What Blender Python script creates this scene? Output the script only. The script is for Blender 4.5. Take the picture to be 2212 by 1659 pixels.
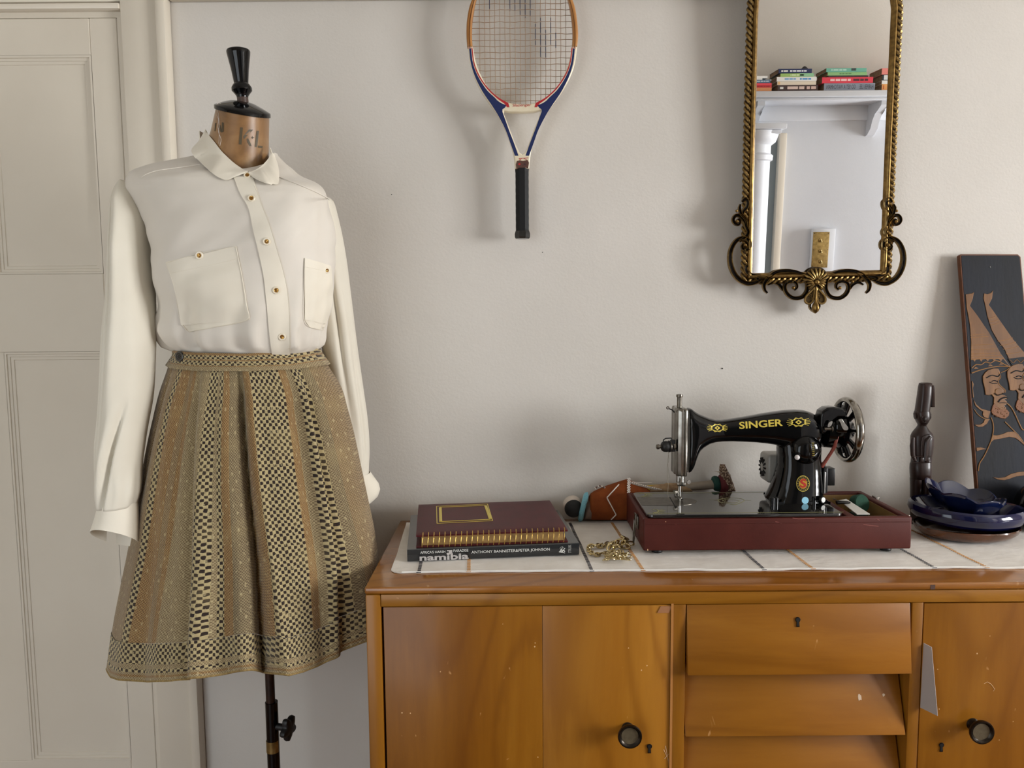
import bpy, bmesh, math, random
from mathutils import Vector, Matrix, noise
from mathutils.bvhtree import BVHTree
random.seed(7)
C = bpy.context.scene
for o in list(bpy.data.objects): bpy.data.objects.remove(o)
PI = math.pi
# ---------------------------------------------------------------- camera
F = 1661.0; PITCH = math.radians(5.36); ROLL = -0.0081; H = 1.37
cd = bpy.data.cameras.new('camera'); cam = bpy.data.objects.new('camera', cd)
C.collection.objects.link(cam); C.camera = cam
cd.sensor_width = 36.0; cd.lens = F / 2212 * 36; cd.clip_start = 0.01
cam.matrix_world = Matrix.Translation((0, 0, H)) @ Matrix.Rotation(PI/2 - PITCH, 4, 'X') @ Matrix.Rotation(ROLL, 4, 'Z')
CM = cam.matrix_world.to_3x3(); CO = Vector((0, 0, H))
# ---------------------------------------------------------------- light, sky, exposure
C.view_settings.view_transform = 'Standard'; C.view_settings.look = 'None'
C.view_settings.gamma = 1.0; C.view_settings.use_curve_mapping = False
C.view_settings.exposure = 0.0
w = bpy.data.worlds.new('sky'); C.world = w; w.use_nodes = True
w.node_tree.nodes['Background'].inputs[0].default_value = (0.74, 0.87, 1.0, 1)
w.node_tree.nodes['Background'].inputs[1].default_value = 2.0
XR, XL, YB, YF, ZC = 3.8, -2.3, 1.735, -0.42, 2.75     # room: right, left, back (seen) wall, front wall, ceiling
XF, YF2 = 2.35, -1.3                                     # unseen widening beyond XF, back to YF2, shaped for the window light
OX0, OX1, OZ = -1.9, -0.5, 2.05                          # unseen doorway added in the front wall to let in fill light
WY0, WY1, WZ0, WZ1 = -0.75, 0.55, 0.95, 2.10             # window in the right-hand wall
ld = bpy.data.lights.new('daylight', 'AREA'); ld.shape = 'RECTANGLE'
ld.size = 1.25; ld.size_y = 1.4; ld.energy = 222; ld.color = (0.97, 0.985, 1.0)
lo = bpy.data.objects.new('daylight', ld); C.collection.objects.link(lo)
lo.location = (XR + 0.25, (WY0+WY1)/2, (WZ0+WZ1)/2); lo.rotation_euler = (0, PI/2, 0)

l2 = bpy.data.lights.new('added_fill_light', 'AREA'); l2.shape = 'RECTANGLE'; l2.size = 1.5; l2.size_y = 2.0; l2.energy = 8; l2.color = (1.0, 0.90, 0.76)  # added fill lamp, lifts the left side and the dress form
lo2 = bpy.data.objects.new('added_fill_light', l2); C.collection.objects.link(lo2); lo2.location = ((OX0+OX1)/2, YF-.35, 1.1); lo2.rotation_euler = (-PI/2, 0, PI)
# ---------------------------------------------------------------- pixel -> point helpers
def ray(px, py): return (CM @ Vector(((px-1106)/F, -(py-829.5)/F, -1))).normalized()
def P(px, py, Y): d = ray(px, py); return CO + d*(Y/d.y)
def PZ(px, py, Z): d = ray(px, py); return CO + d*((Z-H)/d.z)
def PP(px, py, p0, n): d = ray(px, py); return CO + d*((p0-CO).dot(n)/d.dot(n))
def proj(p):
    q = CM.transposed() @ (Vector(p)-CO); return (1106+F*q.x/-q.z, 829.5-F*q.y/-q.z)
MPX = 1/F
# ---------------------------------------------------------------- objects
def link(o): C.collection.objects.link(o); return o
def tag(o, label=None, cat=None, group=None, kind=None):
    if label: o['label'] = label
    if cat: o['category'] = cat
    if group: o['group'] = group
    if kind: o['kind'] = kind
    return o
def thing(name, loc, label, cat, group=None):
    o = bpy.data.objects.new(name, None); o.location = loc; o.empty_display_size = 0.02
    link(o); tag(o, label, cat, group); return o
def wloc(o):
    v = Vector(o.location)
    while o.parent: o = o.parent; v += Vector(o.location)
    return v
class B:
    def __init__(s): s.v = []; s.f = []; s.uv = None
    def add(s, vs, fs):
        n = len(s.v); s.v += [Vector(p) for p in vs]; s.f += [tuple(i+n for i in f) for f in fs]; return s
    def box(s, x0, x1, y0, y1, z0, z1, b=0.0, seg=2):
        if b <= 0:
            v = [(x, y, z) for z in (z0, z1) for y in (y0, y1) for x in (x0, x1)]
            return s.add(v, [(0,2,3,1),(4,5,7,6),(0,1,5,4),(2,6,7,3),(0,4,6,2),(1,3,7,5)])
        bm = bmesh.new(); bmesh.ops.create_cube(bm, size=1)
        for q in bm.verts: q.co = ((x0+x1)/2+q.co.x*(x1-x0), (y0+y1)/2+q.co.y*(y1-y0), (z0+z1)/2+q.co.z*(z1-z0))
        bmesh.ops.bevel(bm, geom=bm.edges[:], offset=b, segments=seg, profile=0.5, affect='EDGES')
        return s.bm(bm)
    def bm(s, bm, M=None):
        bm.verts.ensure_lookup_table(); bm.verts.index_update()
        if M is not None: bmesh.ops.transform(bm, matrix=M, verts=bm.verts)
        s.add([q.co.copy() for q in bm.verts], [tuple(q.index for q in f.verts) for f in bm.faces]); bm.free(); return s
    def obox(s, c, ax, ay, az, b=0.0, seg=2):
        """oriented box: centre, three half-axis vectors"""
        t = B().box(-1, 1, -1, 1, -1, 1)
        if b > 0:
            lx, ly, lz = Vector(ax).length, Vector(ay).length, Vector(az).length
            t = B().box(-lx, lx, -ly, ly, -lz, lz, b, seg)
            ux, uy, uz = Vector(ax)/lx, Vector(ay)/ly, Vector(az)/lz
        else: ux, uy, uz = Vector(ax), Vector(ay), Vector(az)
        c = Vector(c)
        return s.add([c+ux*q.x+uy*q.y+uz*q.z for q in t.v], t.f)
    def loft(s, rings, cap=True, closed=True):
        n = len(rings[0]); base = len(s.v)
        for r in rings: s.v += [Vector(p) for p in r]
        for i in range(len(rings)-1):
            for j in range(n if closed else n-1):
                k = (j+1) % n
                s.f.append((base+i*n+j, base+i*n+k, base+(i+1)*n+k, base+(i+1)*n+j))
        if cap and closed:
            for i, rv in ((0, 1), (len(rings)-1, 0)):
                c = sum((Vector(p) for p in rings[i]), Vector())/n; ci = len(s.v); s.v.append(c)
                for j in range(n):
                    k = (j+1) % n; a, b = base+i*n+j, base+i*n+k
                    s.f.append((b, a, ci) if rv else (a, b, ci))
        return s
    def tube(s, pts, r, n=10, closed=False, cap=True, flat=1.0, ndir=None):
        pts = [Vector(p) for p in pts]; m = len(pts)
        rr = r if isinstance(r, (list, tuple)) else [r]*m
        rings = []; prev = None
        for i, p in enumerate(pts):
            if closed: t = pts[(i+1) % m]-pts[i-1]
            else: t = pts[min(i+1, m-1)]-pts[max(i-1, 0)]
            if t.length < 1e-9: t = Vector((0, 0, 1))
            t.normalize()
            if ndir is not None: a = Vector(ndir)-t*Vector(ndir).dot(t)
            elif prev is None: a = t.orthogonal()
            else: a = prev-t*prev.dot(t)
            if a.length < 1e-6: a = t.orthogonal()
            a.normalize(); prev = a; b = t.cross(a)
            rings.append([p+(a*math.cos(2*PI*k/n)*flat+b*math.sin(2*PI*k/n))*rr[i] for k in range(n)])
        if closed: rings.append(rings[0]); return s.loft(rings, cap=False)
        return s.loft(rings, cap=cap)
    def lathe(s, prof, o, axis=(0, 0, 1), n=32, a0=0, e=1.0, side=None):
        """prof: (r, h) along axis from o"""
        ax = Vector(axis).normalized(); u = (Vector(side) if side else ax.orthogonal()); u = (u-ax*u.dot(ax)).normalized(); w = ax.cross(u); o = Vector(o)
        return s.loft([[o+ax*h+(u*math.cos(a0+2*PI*k/n)+w*math.sin(a0+2*PI*k/n)*e)*r for k in range(n)] for r, h in prof])
    def ball(s, c, r, n=12, m=8, sc=(1, 1, 1)):
        c = Vector(c)
        return s.loft([[c+Vector((math.cos(2*PI*k/n)*math.sin(a)*sc[0], math.sin(2*PI*k/n)*math.sin(a)*sc[1], -math.cos(a)*sc[2]))*r for k in range(n)] for a in [PI*(i+0.25)/(m+0.5) for i in range(m+1)]])
    def grid(s, fn, nu, nv):
        base = len(s.v)
        for j in range(nv+1):
            for i in range(nu+1): s.v.append(Vector(fn(i/nu, j/nv)))
        for j in range(nv):
            for i in range(nu):
                a = base+j*(nu+1)+i; s.f.append((a, a+1, a+nu+2, a+nu+1))
        return s
    def obj(s, name, mat, parent=None, smooth=35, uv=None, kind=None, label=None):
        off = wloc(parent) if parent else Vector((0, 0, 0))
        me = bpy.data.meshes.new(name)
        me.from_pydata([tuple(p-off) for p in s.v], [], s.f)
        me.validate(); me.update()
        bm = bmesh.new(); bm.from_mesh(me); bmesh.ops.recalc_face_normals(bm, faces=bm.faces); bm.to_mesh(me); bm.free()
        if smooth:
            me.polygons.foreach_set('use_smooth', [True]*len(me.polygons)); me.set_sharp_from_angle(angle=math.radians(smooth))
        me.materials.append(mat)
        o = link(bpy.data.objects.new(name, me)); o.parent = parent
        if kind: o['kind'] = kind
        if label: o['label'] = label
        if uv:
            for nm, fn in uv.items():
                L = me.uv_layers.new(name=nm)
                for lp in me.loops: L.data[lp.index].uv = fn(lp.vertex_index)
        return o
    def bvh(s): return BVHTree.FromPolygons(s.v, s.f)
def solid(b, t):
    """thicken an open sheet b by t behind its surface, with walls along its borders (returns new B)"""
    V = [Vector(p) for p in b.v]; N = [Vector((0, 0, 0)) for _ in V]
    for f in b.f:
        q = [V[i] for i in f]; n = Vector((0, 0, 0))
        for i in range(1, len(q)-1): n += (q[i]-q[0]).cross(q[i+1]-q[0])
        if n.length > 1e-12:
            n.normalize()
            for i in f: N[i] += n
    last = Vector((0, -1, 0))
    for i, n in enumerate(N):
        if n.length > 1e-9: N[i] = n.normalized()
        else: N[i] = Vector((0, 0, 0))
    m = len(V); cnt = {}
    for f in b.f:
        for i in range(len(f)):
            e = (f[i], f[(i+1) % len(f)]); k = (min(e), max(e)); cnt.setdefault(k, []).append(e)
    F = list(b.f)+[tuple(i+m for i in reversed(f)) for f in b.f]
    for k, es in cnt.items():
        if len(es) == 1: a, c = es[0]; F.append((c, a, a+m, c+m))
    r = B(); r.v = V+[v-n*t for v, n in zip(V, N)]; r.f = F; return r
def curve2d(outs, th, bev, res=2):
    """filled 2D outlines (holes by nesting) -> (verts, faces) of a plate of half thickness th"""
    cu = bpy.data.curves.new('c', 'CURVE'); cu.dimensions = '2D'; cu.fill_mode = 'BOTH'
    cu.extrude = max(th-bev, 0); cu.bevel_depth = bev; cu.bevel_resolution = res; cu.offset = -bev
    for pts in outs:
        sp = cu.splines.new('POLY'); sp.points.add(len(pts)-1); sp.use_cyclic_u = True
        for q, p in zip(sp.points, pts): q.co = (p[0], p[1], 0, 1)
    o = bpy.data.objects.new('c', cu); me = bpy.data.meshes.new_from_object(o)
    v = [q.co.copy() for q in me.vertices]; f = [tuple(p.vertices) for p in me.polygons]
    bpy.data.objects.remove(o); bpy.data.curves.remove(cu); bpy.data.meshes.remove(me); return v, f
def subdiv2d(v, f, mx):
    bm = bmesh.new(); q = [bm.verts.new(p) for p in v]
    for t in f:
        try: bm.faces.new([q[i] for i in t])
        except ValueError: pass
    for _ in range(4):
        e = [e for e in bm.edges if e.calc_length() > mx]
        if not e: break
        bmesh.ops.subdivide_edges(bm, edges=e, cuts=1); bmesh.ops.triangulate(bm, faces=bm.faces[:])
    bm.verts.index_update(); r = ([p.co.copy() for p in bm.verts], [tuple(p.index for p in fc.verts) for fc in bm.faces]); bm.free(); return r
def text2d(s, size=1, th=0, off=0, space=1.0):
    cu = bpy.data.curves.new('t', 'FONT'); cu.body = s; cu.size = size; cu.extrude = th; cu.offset = off; cu.space_character = space
    cu.resolution_u = 3
    o = bpy.data.objects.new('t', cu); me = bpy.data.meshes.new_from_object(o)
    v = [q.co.copy() for q in me.vertices]; f = [tuple(p.vertices) for p in me.polygons]
    bpy.data.objects.remove(o); bpy.data.curves.remove(cu); bpy.data.meshes.remove(me); return v, f
def fit(v, x0, y0, x1, y1):
    """map 2D verts to unit box then to given frame (x right, y up)"""
    a = min(q.x for q in v); b = max(q.x for q in v); c = min(q.y for q in v); d = max(q.y for q in v)
    return [Vector((x0+(q.x-a)/(b-a)*(x1-x0), y0+(q.y-c)/(d-c)*(y1-y0), q.z)) for q in v]
class Plane:
    """a plane frame: origin, u (right), v (up), n (towards viewer)"""
    def __init__(s, o, u, v): s.o = Vector(o); s.u = Vector(u).normalized(); s.v = Vector(v).normalized(); s.n = s.u.cross(s.v).normalized()
    def px(s, x, y, off=0.0):
        p = PP(x, y, s.o+s.n*off, s.n)-s.o; return (p.dot(s.u), p.dot(s.v))
    def w(s, x, y, z=0): return s.o+s.u*x+s.v*y+s.n*z
    def plate(s, outs, z0, z1, bev=0.0, pix=True, b=None, res=2):
        if pix: outs = [[s.px(*p, (z0+z1)/2) for p in o] for o in outs]
        v, f = curve2d(outs, (z1-z0)/2, bev, res); b = b or B()
        return b.add([s.w(q.x, q.y, q.z+(z0+z1)/2) for q in v], f)
    def text(s, t, c0, c1, c2, z, th=0.0003, pix=True, b=None, off=0, space=1.0):
        """text in the parallelogram: bottom-left c0, bottom-right c1, top-left c2"""
        if pix: c0, c1, c2 = (s.px(*c) for c in (c0, c1, c2))
        v, f = text2d(t, 1, 0.5, off, space); v = fit(v, 0, 0, 1, 1); b = b or B()
        return b.add([s.w(c0[0]+(c1[0]-c0[0])*q.x+(c2[0]-c0[0])*q.y, c0[1]+(c1[1]-c0[1])*q.x+(c2[1]-c0[1])*q.y, z+(q.z+0.5)*th) for q in v], f)
def cast(bvh, px, py, off=0.0, default=None):
    h, n, i, d = bvh.ray_cast(CO, ray(px, py))
    if h is None: return P(px, py, default) if default else None
    if n.dot(ray(px, py)) > 0: n = -n
    return h+n*off
def interp(t, pts):
    if t <= pts[0][0]: return pts[0][1]
    for (a, b), (c, d) in zip(pts, pts[1:]):
        if t <= c: return b+(d-b)*(t-a)/(c-a)
    return pts[-1][1]
def smooth_interp(t, pts):
    """Catmull-Rom through (t, value)"""
    n = len(pts)
    if t <= pts[0][0]: return pts[0][1]
    if t >= pts[-1][0]: return pts[-1][1]
    for i in range(n-1):
        if t <= pts[i+1][0]:
            t0, p0 = pts[max(i-1, 0)]; t1, p1 = pts[i]; t2, p2 = pts[i+1]; t3, p3 = pts[min(i+2, n-1)]
            h = t2-t1; s = (t-t1)/h
            m1 = (p2-p0)/(t2-t0) if t2 != t0 else 0; m2 = (p3-p1)/(t3-t1) if t3 != t1 else 0
            m1 *= h; m2 *= h
            return (2*s**3-3*s*s+1)*p1+(s**3-2*s*s+s)*m1+(-2*s**3+3*s*s)*p2+(s**3-s*s)*m2
def spline(pts, n):
    """resample a 2D/3D polyline smoothly to n points"""
    d = [0]
    for a, b in zip(pts, pts[1:]): d.append(d[-1]+max((Vector(b)-Vector(a)).length, 1e-6))
    k = len(pts[0]); tb = [[(d[i], pts[i][c]) for i in range(len(pts))] for c in range(k)]
    return [tuple(smooth_interp(d[-1]*i/(n-1), tb[c]) for c in range(k)) for i in range(n)]
def ell(cx, cy, rx, ry, n=28, a0=0): return [(cx+rx*math.cos(a0+2*PI*i/n), cy+ry*math.sin(a0+2*PI*i/n)) for i in range(n)]
# ---------------------------------------------------------------- materials
def lin(c):
    return tuple((x/255/12.92 if x/255 <= 0.04045 else ((x/255+0.055)/1.055)**2.4) for x in c)+(1.0,)
class M:
    def __init__(s, name, col, rough=0.5, metal=0.0, spec=0.5):
        s.m = bpy.data.materials.new(name); s.m.use_nodes = True; s.t = s.m.node_tree; s.N = s.t.nodes; s.L = s.t.links
        s.b = s.N['Principled BSDF']; s.b.inputs['Base Color'].default_value = lin(col)
        s.b.inputs['Roughness'].default_value = rough; s.b.inputs['Metallic'].default_value = metal
        s.b.inputs['Specular IOR Level'].default_value = spec; s.col = lin(col); s.last = None
    def set(s, k, v): s.b.inputs[k].default_value = v; return s
    def node(s, ty, **kw):
        n = s.N.new(ty)
        for k, v in kw.items(): setattr(n, k, v)
        return n
    def noise(s, scale, stretch=(1, 1, 1), detail=4, dist=0.0, rough=0.55, coord='Object', rot=(0, 0, 0)):
        tc = s.node('ShaderNodeTexCoord'); mp = s.node('ShaderNodeMapping'); nz = s.node('ShaderNodeTexNoise')
        mp.inputs['Scale'].default_value = stretch; mp.inputs['Rotation'].default_value = rot
        nz.inputs['Scale'].default_value = scale; nz.inputs['Detail'].default_value = detail
        nz.inputs['Distortion'].default_value = dist; nz.inputs['Roughness'].default_value = rough
        s.L.new(tc.outputs[coord], mp.inputs[0]); s.L.new(mp.outputs[0], nz.inputs['Vector']); return nz.outputs['Fac']
    def ramp(s, fac, stops, interp='LINEAR'):
        r = s.node('ShaderNodeValToRGB'); r.color_ramp.interpolation = interp
        while len(r.color_ramp.elements) > 1: r.color_ramp.elements.remove(r.color_ramp.elements[-1])
        for i, (p, c) in enumerate(stops):
            e = r.color_ramp.elements[0] if i == 0 else r.color_ramp.elements.new(p)
            e.position = p; e.color = lin(c) if len(c) == 3 else c
        s.L.new(fac, r.inputs[0]); return r.outputs[0]
    def mix(s, fac, a, b, mode='MIX'):
        m = s.node('ShaderNodeMix', data_type='RGBA', blend_type=mode)
        for v, k in ((fac, 0), (a, 6), (b, 7)):
            if isinstance(v, (int, float)): m.inputs[k].default_value = v
            elif isinstance(v, tuple): m.inputs[k].default_value = lin(v) if len(v) == 3 else v
            else: s.L.new(v, m.inputs[k])
        return m.outputs[2]
    def math(s, op, a, b=None, clamp=False):
        m = s.node('ShaderNodeMath', operation=op, use_clamp=clamp)
        for v, k in ((a, 0), (b, 1)):
            if v is None: continue
            if isinstance(v, (int, float)): m.inputs[k].default_value = v
            else: s.L.new(v, m.inputs[k])
        return m.outputs[0]
    def color(s, c): s.L.new(c, s.b.inputs['Base Color']); return s
    def rough(s, c): s.L.new(c, s.b.inputs['Roughness']); return s
    def bump(s, h, strength=0.3, dist=0.001):
        bp = s.node('ShaderNodeBump'); bp.inputs['Strength'].default_value = strength; bp.inputs['Distance'].default_value = dist
        s.L.new(h, bp.inputs['Height'])
        if s.last: s.L.new(s.last, bp.inputs['Normal'])
        s.last = bp.outputs[0]; s.L.new(s.last, s.b.inputs['Normal']); return s
def simple(name, col, rough=0.5, metal=0, var=None, vs=20, bump=None, bs=80, spec=0.5, coat=0):
    m = M(name, col, rough, metal, spec)
    if var: m.color(m.ramp(m.noise(vs), [(0.3, col), (0.7, var)]))
    if bump: m.bump(m.noise(bs, detail=6), bump, 0.001)
    if coat: m.set('Coat Weight', coat); m.set('Coat Roughness', 0.05)
    return m.m
def wood(name, cols, axis='z', scale=14, rough=0.35, coat=0.12, scr=True):
    st = {'x': (0.10, 1, 1), 'y': (1, 0.10, 1), 'z': (1, 1, 0.10)}[axis]
    m = M(name, cols[1], rough, 0, .35); g = m.noise(scale, st, 6, 1.2, 0.6); g2 = m.noise(scale*9, tuple(q if q < 1 else 1 for q in st), 4, 0.3, 0.7)
    big = m.noise(3.2, tuple(0.5 if q < 1 else 1 for q in st), 2, 0.6)
    wv = m.math('SINE', m.math('MULTIPLY', m.math('ADD', m.noise(1.6, tuple(0.32 if q < 1 else 1 for q in st), 1.5, 0.3), m.math('MULTIPLY', g2, 0.012)), 150.0))
    wv = m.math('ADD', m.math('MULTIPLY', wv, 0.5), 0.5, True)
    line = m.math('MULTIPLY', m.math('POWER', wv, 7.0), 0.42)
    c = m.ramp(g, [(0.25, cols[0]), (0.5, cols[1]), (0.75, cols[2])])
    c = m.mix(m.math('MULTIPLY', g2, 0.5), c, cols[0])
    c = m.mix(m.math('MULTIPLY', m.math('SUBTRACT', big, 0.35, True), 0.9), c, cols[2])
    c = m.mix(line, c, cols[0])
    if scr:
        sc = m.ramp(m.noise(38, (1, 1, 0.6), 3, 0.5, 0.7), [(0.70, (0, 0, 0)), (0.74, (255, 255, 255))])
        c = m.mix(m.math('MULTIPLY', sc, 0.5), c, (224, 170, 110))
    m.color(c); m.set('Coat Weight', coat); m.set('Coat Roughness', 0.12); m.bump(g2, 0.08, 0.0005)
    return m.m
def paint(name, col, col2, rough=0.55, b=0.25, bs=260):
    m = M(name, col, rough, 0, 0.4); m.color(m.ramp(m.noise(2.2, (1, 1, 1), 5), [(0.3, col), (0.7, col2)]))
    m.bump(m.noise(bs, detail=3), b, 0.0006); m.bump(m.noise(14, detail=3), 0.25, 0.003); return m.m
mt = {}
mt['wall'] = paint('wall_paint', (214, 208, 200), (206, 200, 191), 0.6, 0.55, 190)
mt['white'] = paint('white_paint', (206, 208, 212), (200, 202, 207), 0.5, 0.3, 200)
mt['joinery'] = paint('joinery_paint', (220, 211, 195), (212, 202, 185), 0.38, 0.15, 90)
mt['ceil'] = paint('ceiling_paint', (212, 208, 200), (206, 202, 195), 0.7)
mt['floor'] = wood('floor_wood', [(70, 40, 20), (105, 64, 34), (130, 84, 48)], 'x', 8, 0.4)
mt['oakz'] = wood('varnished_wood_upright', [(112, 66, 10), (148, 94, 20), (168, 114, 34)], 'z')
mt['oakx'] = wood('varnished_wood_level', [(114, 68, 10), (152, 98, 22), (172, 118, 38)], 'x')
mt['oaktop'] = wood('varnished_wood_top', [(116, 66, 18), (152, 94, 30), (172, 114, 46)], 'x', 10, 0.18, 0.6)
mt['black'] = simple('black_gloss', (5, 5, 6), 0.09, 0, spec=0.35, coat=0.12)
mt['blackm'] = simple('black_matt', (16, 15, 15), 0.5, bump=0.2)
mt['chrome'] = simple('chrome', (190, 188, 182), 0.16, 1.0, var=(150, 146, 138), vs=60)
mt['steel'] = simple('worn_steel', (128, 122, 112), 0.3, 1.0, var=(98, 92, 84), vs=90)
mt['gold'] = simple('gold_metal', (226, 190, 110), 0.22, 1.0)
mt['goldprint'] = simple('gold_print', (222, 200, 88), 0.35, 0.25)
mt['brass'] = simple('old_brass', (172, 146, 92), 0.35, 0.85, var=(128, 106, 62), vs=70)
mt['dark'] = simple('dark_gap', (14, 10, 8), 0.8)
mt['bronze'] = simple('bronze_knob', (62, 54, 46), 0.28, 0.85, var=(38, 34, 30), vs=60)
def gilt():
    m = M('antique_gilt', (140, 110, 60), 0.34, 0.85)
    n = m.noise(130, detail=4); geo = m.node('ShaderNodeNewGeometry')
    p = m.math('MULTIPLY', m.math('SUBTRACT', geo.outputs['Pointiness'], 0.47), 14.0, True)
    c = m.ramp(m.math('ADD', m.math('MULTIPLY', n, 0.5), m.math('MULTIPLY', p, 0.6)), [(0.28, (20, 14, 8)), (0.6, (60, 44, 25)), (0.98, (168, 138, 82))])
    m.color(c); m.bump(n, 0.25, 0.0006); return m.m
mt['gilt'] = gilt()
mt['giltb'] = simple('gilt_moulding', (150, 120, 68), 0.32, 0.85, var=(96, 72, 38), vs=90)
mt['giltd'] = simple('gilt_dark', (78, 60, 32), 0.42, 0.8, var=(40, 30, 16), vs=160, bump=0.5, bs=300)
mt['mirror'] = simple('mirror_silver', (246, 246, 246), 0.0, 1.0)
# ================================================================ room
def st(b, name, m, parent=None, **k):
    o = b.obj(name, m, parent, **k)
    if not parent: o['kind'] = 'structure'
    return o
st(B().box(XL-.1, XR+.1, YB, YB+.12, -0.05, ZC+.05), 'wall_back', mt['wall'], smooth=0)
st(B().box(XL-.1, OX0, YF-.12, YF, -0.05, ZC+.05).box(OX0, OX1, YF-.12, YF, OZ, ZC+.05).box(OX1, XF, YF-.12, YF, -0.05, ZC+.05).box(XF-.12, XF, YF2, YF-.12, -0.05, ZC+.05), 'wall_front', mt['wall'], smooth=0)
st(B().box(XF-.12, XR+.1, YF2-.12, YF2, -0.05, ZC+.05), 'wall_added_bay', mt['wall'], smooth=0)  # closes the unseen widening shaped for the window light
st(B().box(OX0-.08, OX0, YF, YF+.02, 0, OZ+.08).box(OX1, OX1+.08, YF, YF+.02, 0, OZ+.08).box(OX0, OX1, YF, YF+.02, OZ, OZ+.08), 'fill_doorway', mt['joinery'], smooth=0)  # casing of the added doorway that admits the fill light
st(B().box(XL-.12, XL, YF, YB, -0.05, ZC+.05), 'wall_left', mt['wall'], smooth=0)
wr = B().box(XR, XR+.12, YF2, YB, -0.05, WZ0).box(XR, XR+.12, YF2, YB, WZ1, ZC+.05).box(XR, XR+.12, YF2, WY0, WZ0, WZ1).box(XR, XR+.12, WY1, YB, WZ0, WZ1)
st(wr, 'wall_right', mt['wall'], smooth=0)
st(B().box(XL-.1, XR+.1, YF2-.1, YB+.1, -0.06, 0), 'floor', mt['floor'], smooth=0)
st(B().box(XL-.1, XR+.1, YF2-.1, YB+.1, ZC, ZC+.06), 'ceiling', mt['ceil'], smooth=0)
st(B().box(XR-.02, XR+.07, WY0, WY1, WZ0-.03, WZ0+.03).box(XR+.01, XR+.07, WY0, WY1, WZ1-.04, WZ1).box(XR+.01, XR+.07, WY0, WY0+.04, WZ0, WZ1).box(XR+.01, XR+.07, WY1-.04, WY1, WZ0, WZ1)
   .box(XR+.02, XR+.06, (WY0+WY1)/2-.03, (WY0+WY1)/2+.03, WZ0, WZ1).box(XR+.02, XR+.06, WY0, WY1, 1.62, 1.66), 'window_1', mt['joinery'], smooth=0)
st(B().box(XL, -1.06, YB-.015, YB, 0, .12, .004).box(-.58, XR, YB-.015, YB, 0, .12, .004), 'baseboard_back', mt['joinery'])
# door, casing and rails on the seen wall.  D(px,py) reads the left part of the photograph on the wall plane
def W(px, py, off=0.0): return P(px, py, YB-off)
ax0, ax1 = W(272, 60).x, W(372, 60).x          # casing from .. to
zrail = W(700, 4).z
DH = W(150, 42, .0).z
b = B().box(ax0, ax1-.02, YB-.024, YB, 0, DH+.35, .003).box(ax1-.022, ax1, YB-.036, YB, 0, DH+.35, .006)
st(b, 'trim_1', mt['joinery'])
st(B().box(ax1, XR, YB-.03, YB, zrail, zrail+.05, .006).box(ax1, XR, YB-.018, YB, zrail+.05, zrail+.11, .004), 'trim_2', mt['joinery'])
st(B().box(XL, ax0, YB-.028, YB, DH+.012, DH+.024, .003).box(XL, ax0, YB-.018, YB, DH+.03, DH+.3, .003).box(XL, ax0, YB-.036, YB, DH+.052, DH+.07, .004).box(XL, ax0, YB-.008, YB, DH, DH+.03), 'trim_3', mt['joinery'])
st(B().box(ax0-.012, ax0, YB-.014, YB, 0, DH), 'trim_4', mt['joinery'])
# panelled door leaf: stiles, rails, sunk panels with stepped mouldings
dx1 = ax0-.014; dr = B()
def panel(x0, x1, z0, z1, root):
    bb = B().box(x0+.012, x1-.012, YB-.0045, YB-.001, z0+.012, z1-.012)
    bb.obj('panel', mt['joinery'], root, smooth=0)
    mm = B()
    prof = [(0, .012), (.004, .012), (.005, .0092), (.010, .0088), (.011, .0068), (.017, .0064), (.018, .0045), (.024, .0040), (.024, .001)]
    rings = [[(x0+i, YB-h, z0+i), (x1-i, YB-h, z0+i), (x1-i, YB-h, z1-i), (x0+i, YB-h, z1-i)] for i, h in prof]
    mm.loft(rings, cap=False); mm.obj('panel_moulding', mt['joinery'], root, smooth=25)
pa = (W(-190, 122).x, W(213, 122).x, W(100, 592).z, W(100, 122).z)   # right upper panel edges
xr = W(222, 350).x
zu0, zu1 = W(110, 592).z, W(110, 124).z
zl0, zl1 = W(180, 1636).z, W(120, 760).z
xl0, xl1 = W(47, 1200).x, W(264, 1200).x
xu0, xu1 = xl0, xl1
door = bpy.data.objects.new('door_1', None); door.location = (-1.5, YB-.006, 0); link(door); door['kind'] = 'structure'
xw0 = XL+.05
def stile(x0, x1, z0, z1, nm): B().box(x0, x1, YB-.0125, YB, z0, z1, .0015, 1).obj(nm, mt['joinery'], door)
stile(xl1, dx1, 0.005, DH-.002, 'stile')
stile(xw0, xl1, zu1, DH-.002, 'rail'); stile(xw0, xl1, zl1, zu0, 'rail'); stile(xw0, xl1, .005, zl0, 'rail')
stile(xu0-.11, xu0, zu0, zu1, 'stile'); stile(xl0-.11, xl0, zl0, zl1, 'stile')
stile(xw0, xw0+.1, zu0, zu1, 'stile'); stile(xw0, xw0+.1, zl0, zl1, 'stile')
panel(xu0, xu1, zu0, zu1, door); panel(xl0, xl1, zl0, zl1, door)
panel(xw0+.1, xu0-.11, zu0, zu1, door); panel(xw0+.1, xl0-.11, zl0, zl1, door)
# small nail and chip marks on the seen wall
for px, py, r in ((1560, 796, 1.6), (846, 420, 1.0), (1172, 545, .9)):
    p = W(px, py); B().ball(p+Vector((0, -.0005, 0)), r*.001, 8, 5).obj('nail_hole', mt['dark'], bpy.data.objects['wall_back'])
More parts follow.
